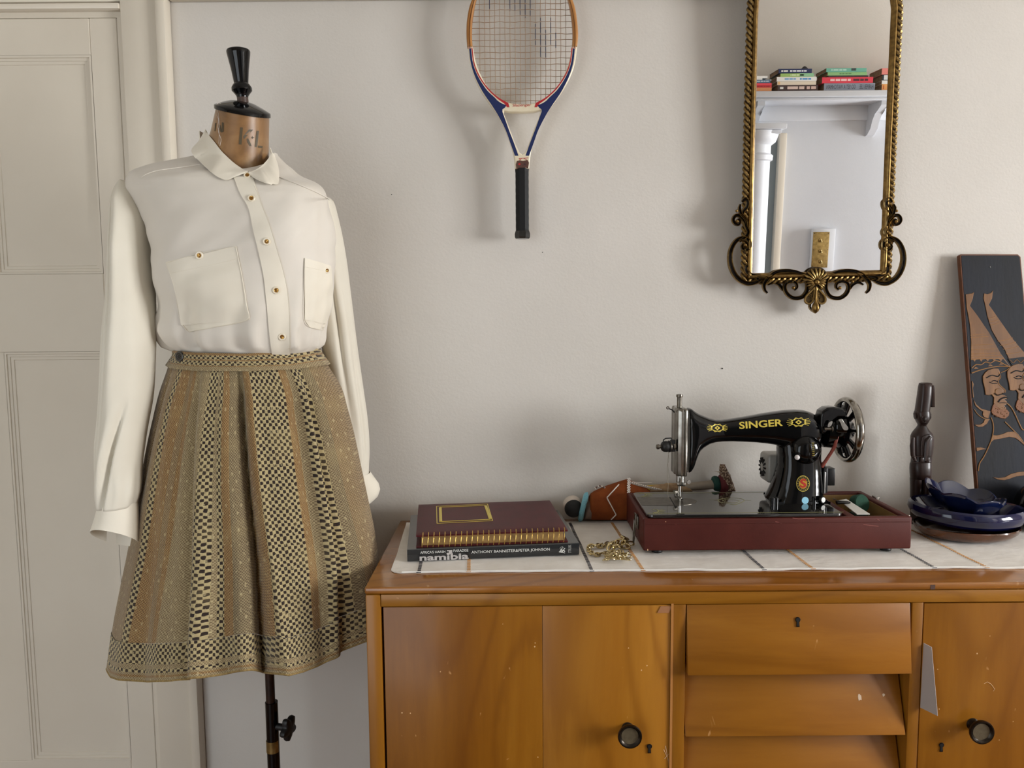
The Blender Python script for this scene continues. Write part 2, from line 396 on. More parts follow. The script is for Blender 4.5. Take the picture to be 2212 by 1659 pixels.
# ================================================================ sideboard
ZT = 0.8956; SX0 = -0.2592; SX1 = 1.30; SY0 = 1.295; SY1 = YB-.006
def S(px, py, Y=SY0): return P(px, py, Y)
sb = thing('sideboard', (0.52, 1.5, 0), 'honey-brown varnished wooden sideboard with two doors and sloping drawers, against the wall', 'sideboard')
zt1 = S(1000, 1283).z; zt2 = S(1000, 1310).z
b = B().box(SX0, SX1, SY0, SY1, zt1, ZT, .0035, 3); b.obj('top', mt['oaktop'], sb)
xd0 = S(825, 1330).x; xd1 = S(1451, 1330).x; xw0_ = S(1483, 1330).x; xw1_ = S(1967, 1330).x; xe0 = S(1996, 1330).x
B().box(SX0+.002, SX0+.022, SY0+.023, SY1, .1, zt1-.001, .002).obj('side_panel', mt['oakz'], sb)
B().box(SX1-.02, SX1, SY0+.023, SY1, .1, zt1-.001).obj('side_panel', mt['oakz'], sb)
B().box(SX0+.001, xd0-.0015, SY0+.001, SY0+.022, .1, zt1-.0008, .003).obj('front_stile', mt['oakz'], sb)
B().box(xd0-.0014, SX1, SY0+.001, SY0+.02, zt2, zt1-.0008, .001).obj('front_rail', mt['oakx'], sb)
B().box(xd1+.001, xw0_-.001, SY0+.001, SY0+.3, .1, zt2-.0003, .001).obj('front_stile', mt['oakz'], sb)
B().box(xw1_+.003, xe0-.001, SY0+.001, SY0+.3, .1, zt2-.0003, .001).obj('front_stile', mt['oakz'], sb)
B().box(SX0+.02, SX1-.02, SY1-.02, SY1-.01, .1, zt2).box(SX0+.02, SX1-.02, SY0+.02, SY1-.02, .1, .12).obj('carcass', mt['oakz'], sb)
B().box(SX0+.03, SX1-.03, SY0+.03, SY1-.03, .0, .1).obj('plinth', mt['oakx'], sb)
B().box(xw0_, xw1_, SY0+.2, SY0+.21, .12, zt2).obj('inner_panel', mt['oakz'], sb)
for x in (xd0, ): B().box(xd0-.0014, xd1+.001, SY0+.021, SY0+.03, .1, zt2).obj('door_rebate', mt['dark'], sb)
B().box(xe0-.001, SX1, SY0+.021, SY0+.03, .1, zt2).obj('door_rebate', mt['dark'], sb)
def knob(px, py, root):
    c = S(px, py); x, z = c.x, c.z
    k = B().lathe([(.0, .001), (.010, .001), (.011, -.002), (.0085, -.006), (.008, -.014), (.0125, -.020), (.0200, -.024), (.0212, -.028), (.0205, -.031), (.0185, -.031), (.0170, -.0285), (.0145, -.0265), (.006, -.0262), (.0, -.0262)], (x, SY0+.003, z), (0, 1, 0), 36)
    o = k.obj('knob', mt['bronze'], root); B().lathe([(.0, 0), (.0150, 0), (.0146, -.0008), (.0, -.0009)], (x, SY0-.0233, z), (0, 1, 0), 30).obj('knob_face', simple('worn_knob_face', (120, 108, 84), .5, .5, var=(88, 78, 60), vs=90), root); return o
def keyhole(x, z, root, n=(0, -1, 0), up=(0, 0, 1), y=None, s=1.0):
    pl = Plane((x, SY0+.0012 if y is None else y, z), (1, 0, 0), up)
    def shp(r, h, wd, g=0): 
        return [(r*math.cos(a), r*math.sin(a)) for a in [math.radians(-60+i*20) for i in range(16)]]+[(-wd-g, -h-g), (wd+g, -h-g)]
    o = pl.plate([[(p[0]*s, p[1]*s) for p in shp(.0046, .0125, .0030)]], 0, .0009, .0003, pix=False).obj('keyhole_plate', mt['bronze'], root)
    pl.plate([[(p[0]*s, p[1]*s) for p in shp(.0032, .0105, .0019)]], .0009, .0012, 0, pix=False).obj('keyhole', mt['dark'], root, smooth=0)
d1 = bpy.data.objects.new('cabinet_door', None); d1.location = Vector((xd0, SY0, .5))-sb.location; link(d1); d1.parent = sb
dm = wood('door_veneer', [(108, 60, 6), (138, 85, 14), (156, 103, 26)], 'z', 7, .34, .12)
dm2 = wood('door_veneer_right', [(126, 74, 10), (160, 101, 24), (178, 121, 40)], 'z', 6, .34, .12)
xm = S(1172, 1400).x
B().box(xd0+.0022, xm-.0002, SY0+.002, SY0+.02, .125, zt2-.0014, .0008).obj('veneer_panel', dm, d1)
B().box(xm+.0002, xd1-.0012, SY0+.002, SY0+.02, .125, zt2-.0014, .0008).obj('veneer_panel', dm2, d1)
knob(1356, 1574, d1); keyhole(S(1403, 1616).x, S(1403, 1613).z, d1)
tape = simple('clear_tape', (226, 206, 178), 0.2, coat=.5)
B().box(xd1-.0012, xd1+.0032, SY0-.0003, SY0+.0008, .48, zt2+.002).obj('tape_strip', simple('yellowed_tape', (186, 128, 72), .15, coat=.8), sb, smooth=0)
B().obox((xd1-.012, SY0+.0012, zt2-.009), (.010, 0, .0), (0, .0004, 0), (.003, 0, .006)).obj('tape_scrap', simple('tape_scrap', (170, 120, 84), .2, coat=.6), d1, smooth=0)
b = B()
for (x0, y0, x1, y1) in ((1434, 1620, 1448, 1650), (1436, 1640, 1449, 1625), (1438, 1612, 1446, 1659)):
    p, q = S(x0, y0), S(x1, y1); u = (q-p); nn = Vector((u.z, 0, -u.x)).normalized()*.0006
    b.add([p-nn+Vector((0, .0015, 0)), p+nn+Vector((0, .0015, 0)), q+Vector((0, .0015, 0))], [(0, 1, 2)])
b.obj('scratch', simple('bare_scratch', (220, 180, 140), .5), d1, smooth=0)
d2 = bpy.data.objects.new('cabinet_door', None); d2.location = Vector((xe0, SY0, .5))-sb.location; link(d2); d2.parent = sb
B().box(xe0+.0012, SX1-.022, SY0+.002, SY0+.02, .125, zt2-.0022, .0008).obj('veneer_panel', dm2, d2)
knob(2102, 1565, d2); keyhole(S(2034, 1614).x, S(2034, 1610).z, d2)
B().box(xw0_, xw1_, SY0+.012, SY0+.03, .1, S(1700, 1590, SY0-.001).z-2*(S(1700, 1458, SY0-.013).z-S(1700, 1590, SY0-.001).z)+.01, .001).obj('apron', mt['oakx'], sb)
# sloping drawer fronts, lower edge pulled forward
drm = wood('drawer_veneer', [(124, 73, 10), (157, 99, 24), (176, 119, 40)], 'x', 8, .36, .1)
zA0, zA1 = S(1700, 1458, SY0-.013).z, zt2-.001
zB0 = S(1700, 1590, SY0-.001).z; hd = zA0-zB0
for i, (z0, z1) in enumerate(((zA0, zA1), (zB0, zA0+.012), (zB0-hd, zB0+.012), (zB0-2*hd, zB0-hd+.012))):
    dd = bpy.data.objects.new('drawer', None); dd.location = Vector((xw0_, SY0, z0))-sb.location; link(dd); dd.parent = sb
    yt = SY0+.002 if i == 0 else SY0+.044
    yb = SY0-.013 if i == 0 else SY0-.001
    x0, x1 = xw0_+.0008, xw1_-.0005
    b = B(); vv = []
    for x in (x0, x1):
        vv += [(x, yb, z0), (x, yb+.013, z0), (x, yt+.014, z1), (x, yt, z1)]
    bm = bmesh.new(); q = [bm.verts.new(p) for p in vv]
    for f in ((0, 1, 2, 3), (7, 6, 5, 4), (0, 4, 5, 1), (1, 5, 6, 2), (2, 6, 7, 3), (3, 7, 4, 0)): bm.faces.new([q[k] for k in f])
    bmesh.ops.recalc_face_normals(bm, faces=bm.faces); bmesh.ops.bevel(bm, geom=bm.edges[:], offset=.0012, segments=2, profile=.5, affect='EDGES')
    b.bm(bm); b.obj('drawer_front', drm, dd)
    B().box(x0+.004, x1-.004, yt+.014, SY0+.19, z0+.004, z1-.014).obj('drawer_box', mt['oakz'], dd, smooth=0)
    if i == 0:
        up = Vector((0, yt-yb, z1-z0)).normalized(); t = .78
        c = Vector((S(1722, 1345).x, yb+(yt-yb)*t-.0008, z0+(z1-z0)*t))
        keyhole(c.x, c.z, dd, up=up, y=c.y)
    if i == 1:
        for (px, py, r) in ((1856, 1518, .005), (1908, 1514, .003)):
            t = (S(px, py).z-z0)/(z1-z0); Y = yb+(yt-yb)*t
            pts = [(r*(.5+.6*random.random())*math.cos(a), r*(.7+.9*random.random())*math.sin(a)) for a in [2*PI*k/9 for k in range(9)]]
            Plane((P(px, py, Y).x, Y, z0+(z1-z0)*t), (1, 0, 0), (0, yt-yb, z1-z0)).plate([pts], 0, .0003, 0, pix=False).obj('veneer_chip', simple('bare_chip', (222, 196, 168), .6), dd, smooth=0)
B().box(S(2010, 1267).x, S(2020, 1267).x, SY0-.0004, SY0+.002, zt1+.0015, ZT-.003).obj('edge_patch', simple('dark_patch', (84, 60, 50), .5), sb, smooth=0)
spk = simple('pale_speck', (222, 180, 128), .6)
for root, lst in ((d1, ((1155, 1398, 1.6), (1156, 1390, 1.2), (1086, 1349, .9), (1358, 1401, 1.2), (1398, 1439, 1.5), (1386, 1449, 1.4), (868, 1541, 1.6), (886, 1542, 1.3), (951, 1452, 1.2), (1162, 1637, 1.2))), (d2, ((2112, 1413, 1.5), (2030, 1533, 1.2), (2027, 1447, 1), (2160, 1600, 1), (2140, 1375, .9), (2190, 1560, 1)))):
    for px, py, r in lst: q = S(px, py); B().ball((q.x, SY0+.002, q.z), r*.0008, 8, 4, (1, .2, 1.2)).obj('speck', spk, root)
B().tube([S(x, y)+Vector((0, .0018, 0)) for x, y in ((2127, 1478), (2134, 1474), (2141, 1478), (2146, 1484), (2150, 1490), (2147, 1494))], .0005, 5).obj('scratch', spk, d2)
# folded paper wedge stuck in the gap of the right-hand door
x0 = S(1996, 1390).x; z1 = S(1996, 1390).z; z0 = S(1990, 1534).z; x1 = S(2017, 1534).x
b = B().add([(x0, SY0+.0015, z1), (x0+.0085, SY0-.009, z1-.003), (x0+.018, SY0-.020, z0-.0), (x0-.001, SY0+.0015, z0+.004),
             (x0+.001, SY0+.0025, z1), (x0+.0095, SY0-.008, z1-.003), (x0+.019, SY0-.019, z0), (x0, SY0+.0025, z0+.004)],
            [(0, 1, 2, 3), (7, 6, 5, 4), (0, 4, 5, 1), (1, 5, 6, 2), (2, 6, 7, 3), (3, 7, 4, 0)])
o = b.obj('paper_wedge', simple('grey_card', (176, 166, 160), .7), None, smooth=0)
tag(o, 'folded strip of grey-white paper wedged in the gap beside the right sideboard door', 'paper')
# ================================================================ runner
def runner():
    m = M('linen', (232, 226, 216), .85); n1 = m.noise(900, (1, .3, 1), 2); n2 = m.noise(900, (.3, 1, 1), 2)
    m.color(m.ramp(m.noise(16), [(.3, (236, 230, 221)), (.7, (222, 214, 203))])); m.bump(m.math('ADD', n1, n2), .5, .0006); m.bump(m.noise(30, (1, 2.2, 1), 3), .5, .004)
    m.set('Sheen Weight', .2)
    yf = PZ(1000, 1238, ZT).y; xl = PZ(845, 1238, ZT).x; yb = YB-.035
    mk = -.05
    def h(x, y):
        v = noise.noise(Vector((x*14, y*22, 0)))*.0011+noise.noise(Vector((x*42, y*50, 3)))*.0004
        return max(v, -.0004)
    def edge(x): return yf+.004*noise.noise(Vector((x*6, 0, 5)))+.0012*noise.noise(Vector((x*40, 0, 5)))
    def fn(u, v):
        x = xl+(SX1+.0-xl)*u; y0 = edge(x); y = y0+(yb-y0)*v
        r = .02
        if x < xl+r and y < y0+r:
            d = Vector((x-xl-r, y-y0-r))
            if d.length > r: d = d.normalized()*r; x, y = xl+r+d.x, y0+r+d.y
        x += mk*(y-yf)*(1-u)
        return (x+.003*noise.noise(Vector((1, y*9, 0))), y, ZT+.0022+h(x, y))
    g = B().grid(fn, 240, 70); top = g.bvh(); g = solid(g, .0016)
    o = g.obj('table_runner', m.m, None, smooth=60); tag(o, 'off-white linen table runner with stitched dashed stripes, lying on the sideboard', 'table runner')
    bl = simple('black_thread', (30, 26, 34), .8); br = simple('ochre_thread', (176, 124, 58), .8)
    hem = B()
    xs = [xl+.02+(SX1-.01-xl-.02)*i/300 for i in range(301)]
    hem.tube([(x, edge(x)+.001, ZT+.0030+h(x, edge(x))) for x in xs], .0013, 6)
    hem.obj('hem', simple('hem_white', (240, 238, 232), .8), o)
    def stripe(pxf, pyf, mat, nm):
        x = PZ(pxf, pyf, ZT+.003).x
        b = B(); y = edge(x)+.003; k = 0
        while y < yb-.01:
            L = .0028
            for z in (0,):
                hh, _, _, _ = top.ray_cast(Vector((x+mk*(y-yf), y, ZT+.1)), Vector((0, 0, -1)))
                zz = hh.z+.0003 if hh else ZT+.004
            wd = .0032 if k else .0044
            b.obox((x+mk*(y-yf), y+(0 if k else -.001), zz), (wd, .0004, 0), (0, .0014 if k else .0030, 0), (0, 0, .0006), .0004, 1)
            y += .0062; k += 1
        b.obj(nm, mat, o, kind='stuff')
    for px, py, mm, nm in ((906, 1232, bl, 'black_stitching'), (1014, 1226, br, 'ochre_stitching'), (1276, 1223, bl, 'black_stitching'), (1385, 1222, br, 'ochre_stitching'),
                       (1641, 1219, bl, 'black_stitching'), (1746, 1219, br, 'ochre_stitching'), (2005, 1217, bl, 'black_stitching'), (2117, 1217, br, 'ochre_stitching')):
        stripe(px, py, mm, nm)
    return top
RT = runner(); ZR = ZT+.0042
# ================================================================ big book
def oquad(z0, z1, A, Bp, Cp, D, b=None, inset=0):
    """prism over quad A,B,C,D (xy) z0..z1"""
    b = b or B(); q = [A, Bp, Cp, D]; c = sum((Vector(p[:2]) for p in q), Vector((0, 0)))/4
    r = [Vector(p[:2])+(c-Vector(p[:2])).normalized()*inset for p in q]
    return b.add([(p.x, p.y, z0) for p in r]+[(p.x, p.y, z1) for p in r], [(0, 3, 2, 1), (4, 5, 6, 7), (0, 1, 5, 4), (1, 2, 6, 5), (2, 3, 7, 6), (3, 0, 4, 7)])
fl = PZ(880, 1213, ZR); fr = PZ(1251, 1198, ZR)
zb1 = P(880, 1187, fl.y).z; u = (fr-fl).normalized(); v = Vector((-u.y, u.x, 0))
bk_d = (PZ(888, 1113, zb1)-fl).dot(v); Wd = (fr-fl).length
nb = thing('picture_book', (fl+fr)/2, 'large hardback book with glossy black spine and white lettering, lying under the maroon album', 'book')
def bp(a, d, z=0): p = fl+u*a+v*d; return Vector((p.x, p.y, z))
jk = simple('black_jacket', (34, 36, 38), .22, coat=.5); jk2 = simple('grey_jacket', (84, 84, 82), .25, coat=.5, var=(72, 72, 70), vs=10)
pg = simple('cream_pages', (226, 216, 196), .7)
hb = zb1-ZR
prof = [(0, .0025), (-.0012, .006), (-.0016, hb/2), (-.0012, hb-.005), (0.0, hb-.0015)]
b = B()
r1 = [bp(0, d, ZR+h) for d, h in prof]+[bp(0, .003, ZR+hb-.0015), bp(0, .003, ZR+.0025)]
r2 = [p+u*Wd for p in r1]; b.loft([r1, r2]); b.obj('spine', jk, nb)
bb = B(); oquad(zb1-.0025, zb1, bp(0, .001), bp(Wd, .001), bp(Wd, bk_d), bp(0, bk_d), bb); bb.obj('cover', jk2, nb, smooth=0)
bb = B(); oquad(ZR, ZR+.0025, bp(0, .001), bp(Wd, .001), bp(Wd, bk_d), bp(0, bk_d), bb); bb.obj('cover', jk, nb, smooth=0)
bb = B(); oquad(ZR+.0025, zb1-.0025, bp(.003, .003), bp(Wd-.003, .003), bp(Wd-.003, bk_d-.004), bp(.003, bk_d-.004), bb); bb.obj('pages', pg, nb, smooth=0)
sp = Plane(bp(0, -.0017, ZR), u, (0, 0, 1)); wh = simple('white_print', (222, 222, 216), .5); sl = simple('silver_print', (186, 180, 176), .5)
def tx(s, x0, x1, y0, y1, m, nm='lettering', pl=sp, root=nb, off=0, space=1.0, z=0):
    """x as fraction of spine, y metres"""
    pl.text(s, (x0, y0), (x1, y0), (x0, y1), z, .0002, pix=False, off=off, space=space).obj(nm, m, root, smooth=0)
tx("AFRICA'S HARSH", Wd*.075, Wd*.218, hb*.62, hb*.83, wh); tx("PARADISE", Wd*.265, Wd*.35, hb*.66, hb*.87, wh)
tx("namibia", Wd*.07, Wd*.352, hb*.03, hb*.55, sl, off=.03)
sp.plate([[(Wd*.225, hb*.5), (Wd*.258, hb*.5), (Wd*.258, hb*.84), (Wd*.227, hb*.84), (Wd*.227, hb*.74), (Wd*.238, hb*.74), (Wd*.238, hb*.62), (Wd*.225, hb*.62)]], 0, .0002, 0, pix=False).obj('lettering', sl, nb, smooth=0)
tx("ANTHONY BANNISTER&PETER JOHNSON", Wd*.368, Wd*.825, hb*.40, hb*.70, wh)
v2, f2 = text2d('STRUIK', 1, .5); v2 = fit(v2, 0, 0, 1, 1)
B().add([sp.w(Wd*(.952-.018*q.y), hb*(.2+.68*q.x), .0002) for q in v2], f2).obj('lettering', wh, nb, smooth=0)
bb = B(); cx, cz = Wd*.897, hb*.5
bb.tube([sp.w(cx+.0042*math.cos(a), cz+.0015+.0042*math.sin(a), .0002) for a in [PI*.05+PI*.9*i/12 for i in range(13)]], .0002, 5)
for (x0, y0, x1, y1, r) in ((-.006, -.004, .006, -.007, .0006), (-.005, -.005, -.001, .002, .0009), (-.002, -.001, .005, -.002, .0012), (.0, .0, .001, .006, .0005), (.002, -.002, .006, .003, .0008), (-.004, -.004, .002, -.004, .0011), (.003, -.006, .006, -.003, .0007)):
    bb.tube([sp.w(cx+x0, cz+y0, .0002), sp.w(cx+x1, cz+y1, .0002)], r*.8, 5, flat=.2, ndir=sp.n)
bb.obj('emblem', wh, nb)
# ================================================================ album
za0 = zb1+.0004
f0 = PZ(906, 1183, za0); f1 = PZ(1222, 1171, za0)
ua = (f1-f0).normalized(); va = Vector((-ua.y, ua.x, 0)); Wa = (f1-f0).length
za1 = P(899, 1153, f0.y).z
da = (PZ(903, 1088, za1)-f0).dot(va)
al = thing('photo_album', (f0+f1)/2, 'maroon leather photo album with gold wire rings, lying on the black picture book', 'photo album')
mar = simple('maroon_leather', (84, 22, 28), .42, var=(70, 17, 22), vs=30, bump=.35, bs=700, spec=.3)
def ap(a, d, z): p = f0+ua*a+va*d; return Vector((p.x, p.y, z))
def cover(z0, z1, puff=0):
    bm = bmesh.new(); n = 24; th = z1-z0
    g = B()
    def hgt(i, j):
        e = min(i, 1-i)*Wa; e2 = min(j, 1-j)*da; d = min(e, e2); return puff*(1-math.exp(-d/.007))
    top = B().grid(lambda a, c: ap(-.006+(Wa+.010)*a, -.001+(da+.004)*c, z0+th+hgt(a, c)), 40, 30)
    t2 = solid(top, th); return t2
cover(za0, za0+.003).obj('cover', mar, al)
cv = cover(za1-.006, za1-.003, .003); cv.obj('cover', mar, al); cb = cv.bvh()
B().add(*(lambda q: (q.v, q.f))(oquad(za0+.003, za1-.006, ap(.004, .004, 0), ap(Wa-.004, .004, 0), ap(Wa-.004, da-.004, 0), ap(.004, da-.004, 0)))).obj('pages', simple('aged_pages', (158, 124, 72), .7, var=(120, 90, 50), vs=(60)), al, smooth=0)
n = 27; hz = (za1-za0)
for i in range(n):
    a = .006+(Wa-.010)*i/(n-1); cz = (za0+za1)/2-.001; R = hz*.60
    pts = [ap(a+.0015*math.sin(t)*(1), .0050-R*.85*math.cos(t), cz+R*math.sin(t)) for t in [-1.35+2.7*k/14 for k in range(15)]]
    B().tube([(p.x, p.y, max(p.z, zb1+.0012)) for p in pts], .00085, 6).obj('wire_ring', mt['gold'], al)
def onal(px, py):
    q = cast(cb, px, py); return q if q else PZ(px, py, za1)
def strip(pts, wd, m, nm, root, bvh, h=.0004, closed=False):
    b = B()
    for p, q in zip(pts, pts[1:]+([pts[0]] if closed else [])):
        k = 12; L = [cast(bvh, p[0]+(q[0]-p[0])*i/k, p[1]+(q[1]-p[1])*i/k, h) for i in range(k+1)]
        L = [l for l in L if l]
        if len(L) > 1: b.tube(L, wd, 6, flat=.35, ndir=(0, 0, 1))
    return b.obj(nm, m, root)
q4 = [(943, 1094), (1053, 1089), (1064, 1125), (944, 1131)]
strip(q4, .0010, mt['goldprint'], 'gold_border', al, cb, closed=True)
q5 = [(950, 1098), (1048, 1094), (1057, 1120), (951, 1126)]
strip([(951, 1097), (952, 1127)], .0034, mt['goldprint'], 'gold_border', al, cb); strip([(1049, 1093), (1059, 1121)], .0034, mt['goldprint'], 'gold_border', al, cb)
strip([(950, 1096), (1048, 1092)], .0012, mt['goldprint'], 'gold_border', al, cb); strip([(952, 1127), (1060, 1122)], .0014, mt['goldprint'], 'gold_border', al, cb)
# ================================================================ mirror
TA = math.radians(2.7)
mp = Plane(P(1763, 600, 1.712), (1, 0, 0), (0, -math.sin(TA), math.cos(TA)))
mr = thing('wall_mirror', mp.w(0, 0, -.004), 'tall gilt-framed mirror with scrolled foot and rope edge, above the sewing machine', 'mirror')
glass = [(1624, 591), (1902, 584), (1913, 300), (1926, 20), (1922, -15), (1905, -60), (1860, -100), (1782, -120), (1700, -100), (1656, -60), (1640, -12), (1637, 40), (1630, 300)]
gl = [mp.px(*p, .010) for p in glass]
mp.plate([gl], .006, .010, 0, pix=False).obj('mirror_glass', mt['mirror'], mr, smooth=0)
def offset(pts, d):
    n = len(pts); out = []; a = sum(pts[i][0]*pts[(i+1) % n][1]-pts[(i+1) % n][0]*pts[i][1] for i in range(n)); s = 1 if a > 0 else -1
    for i in range(n):
        p0, p1, p2 = Vector(pts[i-1]), Vector(pts[i]), Vector(pts[(i+1) % n])
        t = ((p1-p0).normalized()+(p2-p1).normalized()).normalized(); nn = Vector((t.y, -t.x))*s
        c = max(0.5, abs((p2-p1).normalized().dot(t))); out.append(tuple(p1+nn*d/c))
    return out
def dens(pts, step, closed=True):
    out = []; n = len(pts)
    for i in range(n if closed else n-1):
        a, b = Vector(pts[i]), Vector(pts[(i+1) % n]); k = max(1, int((b-a).length/step))
        out += [tuple(a+(b-a)*j/k) for j in range(k)]
    return out
def sweep(path, prof, closed=True, b=None, pl=mp):
    """sweep 2D profile (outward offset, height) along a plane path"""
    b = b or B(); rings = [offset(path, o) for o, h in prof]
    b.loft([[pl.w(rings[k][i][0], rings[k][i][1], prof[k][1]) for k in range(len(prof))] for i in list(range(len(path)))+([0] if closed else [])], cap=False)
    return b
gm = dens(gl, .02)
sweep(gm, [(-.001, .011), (.001, .014), (.004, .018), (.008, .019), (.011, .016), (.011, .0), (-.001, .0)]).obj('inner_moulding', mt['giltb'], mr, smooth=60)
rp = dens(offset(gl, .0165), .0011)
b = B(); n = len(rp); rings = []; s = 0
for i in range(n):
    p = Vector(rp[i]); q = Vector(rp[(i+1) % n]); t = (Vector(rp[(i+1) % n])-Vector(rp[i-1])).normalized(); nn = Vector((t.y, -t.x)); s += (q-p).length
    ring = []
    for k in range(12):
        a = 2*PI*k/12; r = .0068*(1+.24*math.cos(3*a-2*PI*s/.0125))
        ring.append(mp.w(p.x+nn.x*r*math.cos(a), p.y+nn.y*r*math.cos(a), .009+r*math.sin(a)))
    rings.append(ring)
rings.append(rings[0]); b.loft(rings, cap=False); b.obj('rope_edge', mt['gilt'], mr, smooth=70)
def Z1(x, y): return (1560+.1808*x, 420+.1808*y)
def channel(pts, w0, z0=.006, hgt=.009, n=60, nm='scroll', mir=False, taper=(1, 1), mat='gilt', root=None):
    for m in ((0, 1) if mir else (0,)):
        q = [((2236-x) if m else x, y) for x, y in pts]
        q = [mp.px(*Z1(*p), .012) for p in q]; q = spline(q, n)
        prof = [(-1, 0), (-1.02, .6), (-.86, 1), (-.62, .82), (-.25, .52), (.25, .52), (.62, .82), (.86, 1), (1.02, .6), (1, 0)]
        rings = []
        for i in range(n):
            t = (Vector(q[min(i+1, n-1)])-Vector(q[max(i-1, 0)])).normalized(); nn = Vector((t.y, -t.x)); f = i/(n-1)
            wd = w0*(taper[0]+(taper[1]-taper[0])*f) if len(taper) == 2 else w0*interp(f, taper)
            rings.append([mp.w(q[i][0]+nn.x*a*wd, q[i][1]+nn.y*a*wd, z0+h*hgt*(.6+.4*wd/w0)) for a, h in prof])
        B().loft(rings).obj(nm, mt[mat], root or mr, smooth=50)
TP = ((0, .5), (.15, 1), (.7, 1), (1, .45))
channel([(1968, 606), (1992, 598), (2008, 620), (1992, 655), (1948, 662), (1915, 622), (1925, 560), (1990, 522), (2070, 550), (2130, 640), (2152, 760), (2128, 890), (2060, 1000), (1950, 1062), (1850, 1052), (1770, 1005)], .0056, mir=True, taper=((0, .45), (.25, .8), (.6, 1.05), (.85, 1), (1, .5)), n=90, z0=.013, hgt=.008)
channel([(2072, 322), (2050, 300), (2032, 325), (2050, 362), (2092, 350), (2114, 305), (2085, 256), (2030, 262), (1975, 330), (1955, 400), (1935, 450), (1960, 500), (2040, 560)], .0044, mir=True, taper=((0, .5), (.2, .8), (.5, 1), (1, .8)), n=80, z0=.014, hgt=.007)
channel([(2008, 90), (1975, 62), (1945, 90), (1952, 150), (1990, 200), (2008, 250)], .0045, mir=True, taper=TP, n=40, z0=.015, hgt=.006)
channel([(2030, 120), (2040, 170), (2020, 240), (1970, 300), (1950, 380)], .0034, mir=True, taper=TP, n=40, z0=.016, hgt=.006)
channel([(1935, 860), (1962, 862), (1955, 920), (1890, 965), (1790, 968)], .0045, mir=True, taper=TP, n=40, z0=.014, hgt=.006)
channel([(1245, 962), (1380, 922), (1500, 912), (1610, 932), (1690, 990), (1745, 1070), (1738, 1140), (1705, 1178)], .0042, mir=True, taper=((0, .6), (.3, 1), (.8, 1.1), (1, .5)), n=60, z0=.013, hgt=.008)
channel([(1262, 975), (1232, 1040), (1230, 1140), (1285, 1222), (1390, 1238), (1465, 1192), (1498, 1120), (1480, 1060), (1420, 1038), (1362, 1062), (1352, 1112), (1382, 1140)], .0042, mir=True, taper=((0, .8), (.4, 1.1), (.8, .8), (1, .5)), n=80, z0=.012, hgt=.008)
channel([(1505, 1150), (1555, 1080), (1620, 1050), (1690, 1080)], .0034, mir=True, taper=TP, n=30)
channel([(1690, 1000), (1760, 985), (1830, 1000), (1800, 1030), (1760, 1015)], .0032, mir=True, taper=TP, n=30, z0=.015, hgt=.006)
# buds
def bud(x, y, r, mir=True, z=.019, nm='bud', mat='giltb'):
    for m in ((0, 1) if mir else (0,)):
        q = mp.px(*Z1((2236-x) if m else x, y), .014); B().ball(mp.w(q[0], q[1], z), r, 14, 8).obj(nm, mt[mat], mr)
for x, y, r in ((1395, 1116, .0038), (1545, 1042, .0036), (2066, 322, .0034), (1972, 606, .0040), (2070, 200, .0032)): bud(x, y, r)
# rosette: fan of petals, two lobes, drop
ro = Plane(mp.w(*mp.px(*Z1(1118, 1048), .018), .011), mp.u, mp.v); kz = .1808*.00103
ros = bpy.data.objects.new('rosette', None); ros.location = ro.w(0, 0, .005)-mr.location; link(ros); ros.parent = mr
ro.plate([[(x*kz, y*kz) for x, y in spline([(-120, 60), (-110, 120), (-60, 165), (0, 178), (60, 165), (110, 120), (122, 60), (95, -20), (80, -90), (-80, -90), (-95, -20), (-120, 60)], 50)[:-1]]], .004, .010, .001, pix=False).obj('rosette_back', mt['giltd'], ros)
for i in range(17):
    a = math.radians(-52+i*17.8+6) if i < 16 else 0
    if i == 16: break
    L = (165 if math.sin(a) > .2 else 115)*kz; d = Vector((math.cos(a), math.sin(a)))
    B().tube([ro.w(d.x*L*t, d.y*L*t, .009+.006*math.sin(PI*min(1, t))) for t in (.26, .4, .6, .8, .93, 1)], [.0010, .0016, .0023, .0027, .0021, .0006], 8).obj('petal', mt['gilt'], ros)
B().ball(ro.w(0, 0, .013), 34*kz, 16, 10).obj('boss', mt['giltb'], ros)
for sgn in (-1, 1):
    pts = spline([(sgn*14*kz, -60*kz), (sgn*60*kz, -110*kz), (sgn*112*kz, -170*kz), (sgn*118*kz, -225*kz), (sgn*80*kz, -252*kz), (sgn*38*kz, -235*kz), (sgn*20*kz, -190*kz), (sgn*12*kz, -90*kz)], 40)
    ro.plate([pts[:-1]], .002, .008, .001, pix=False).obj('lobe', mt['giltd'], ros)
    B().tube([ro.w(p[0], p[1], .009) for p in pts], .0024, 8, closed=True).obj('lobe_rim', mt['gilt'], ros)
    for k in range(16):
        f = .35+.55*random.random(); x = sgn*(34+f*46*random.random())*kz; y = -(120+90*random.random())*kz
        B().ball(ro.w(x, y, .009), .0010, 6, 4).obj('bead', mt['giltb'], ros)
B().tube([ro.w(0, y*kz, .012) for y in (-50, -100, -160, -220, -262, -300, -335, -352, -366)], [.0012, .0018, .0020, .0030, .0068, .0088, .0074, .0045, .0008], 16, flat=.8).obj('drop', mt['giltb'], ros)
channel([(1060, 1300), (1050, 1340), (1075, 1385), (1105, 1412)], .0018, n=20, z0=.004, nm='drop_rim', root=ros, taper=TP)
channel([(1160, 1300), (1165, 1340), (1140, 1385), (1105, 1412)], .0018, n=20, z0=.004, nm='drop_rim', root=ros, taper=TP)
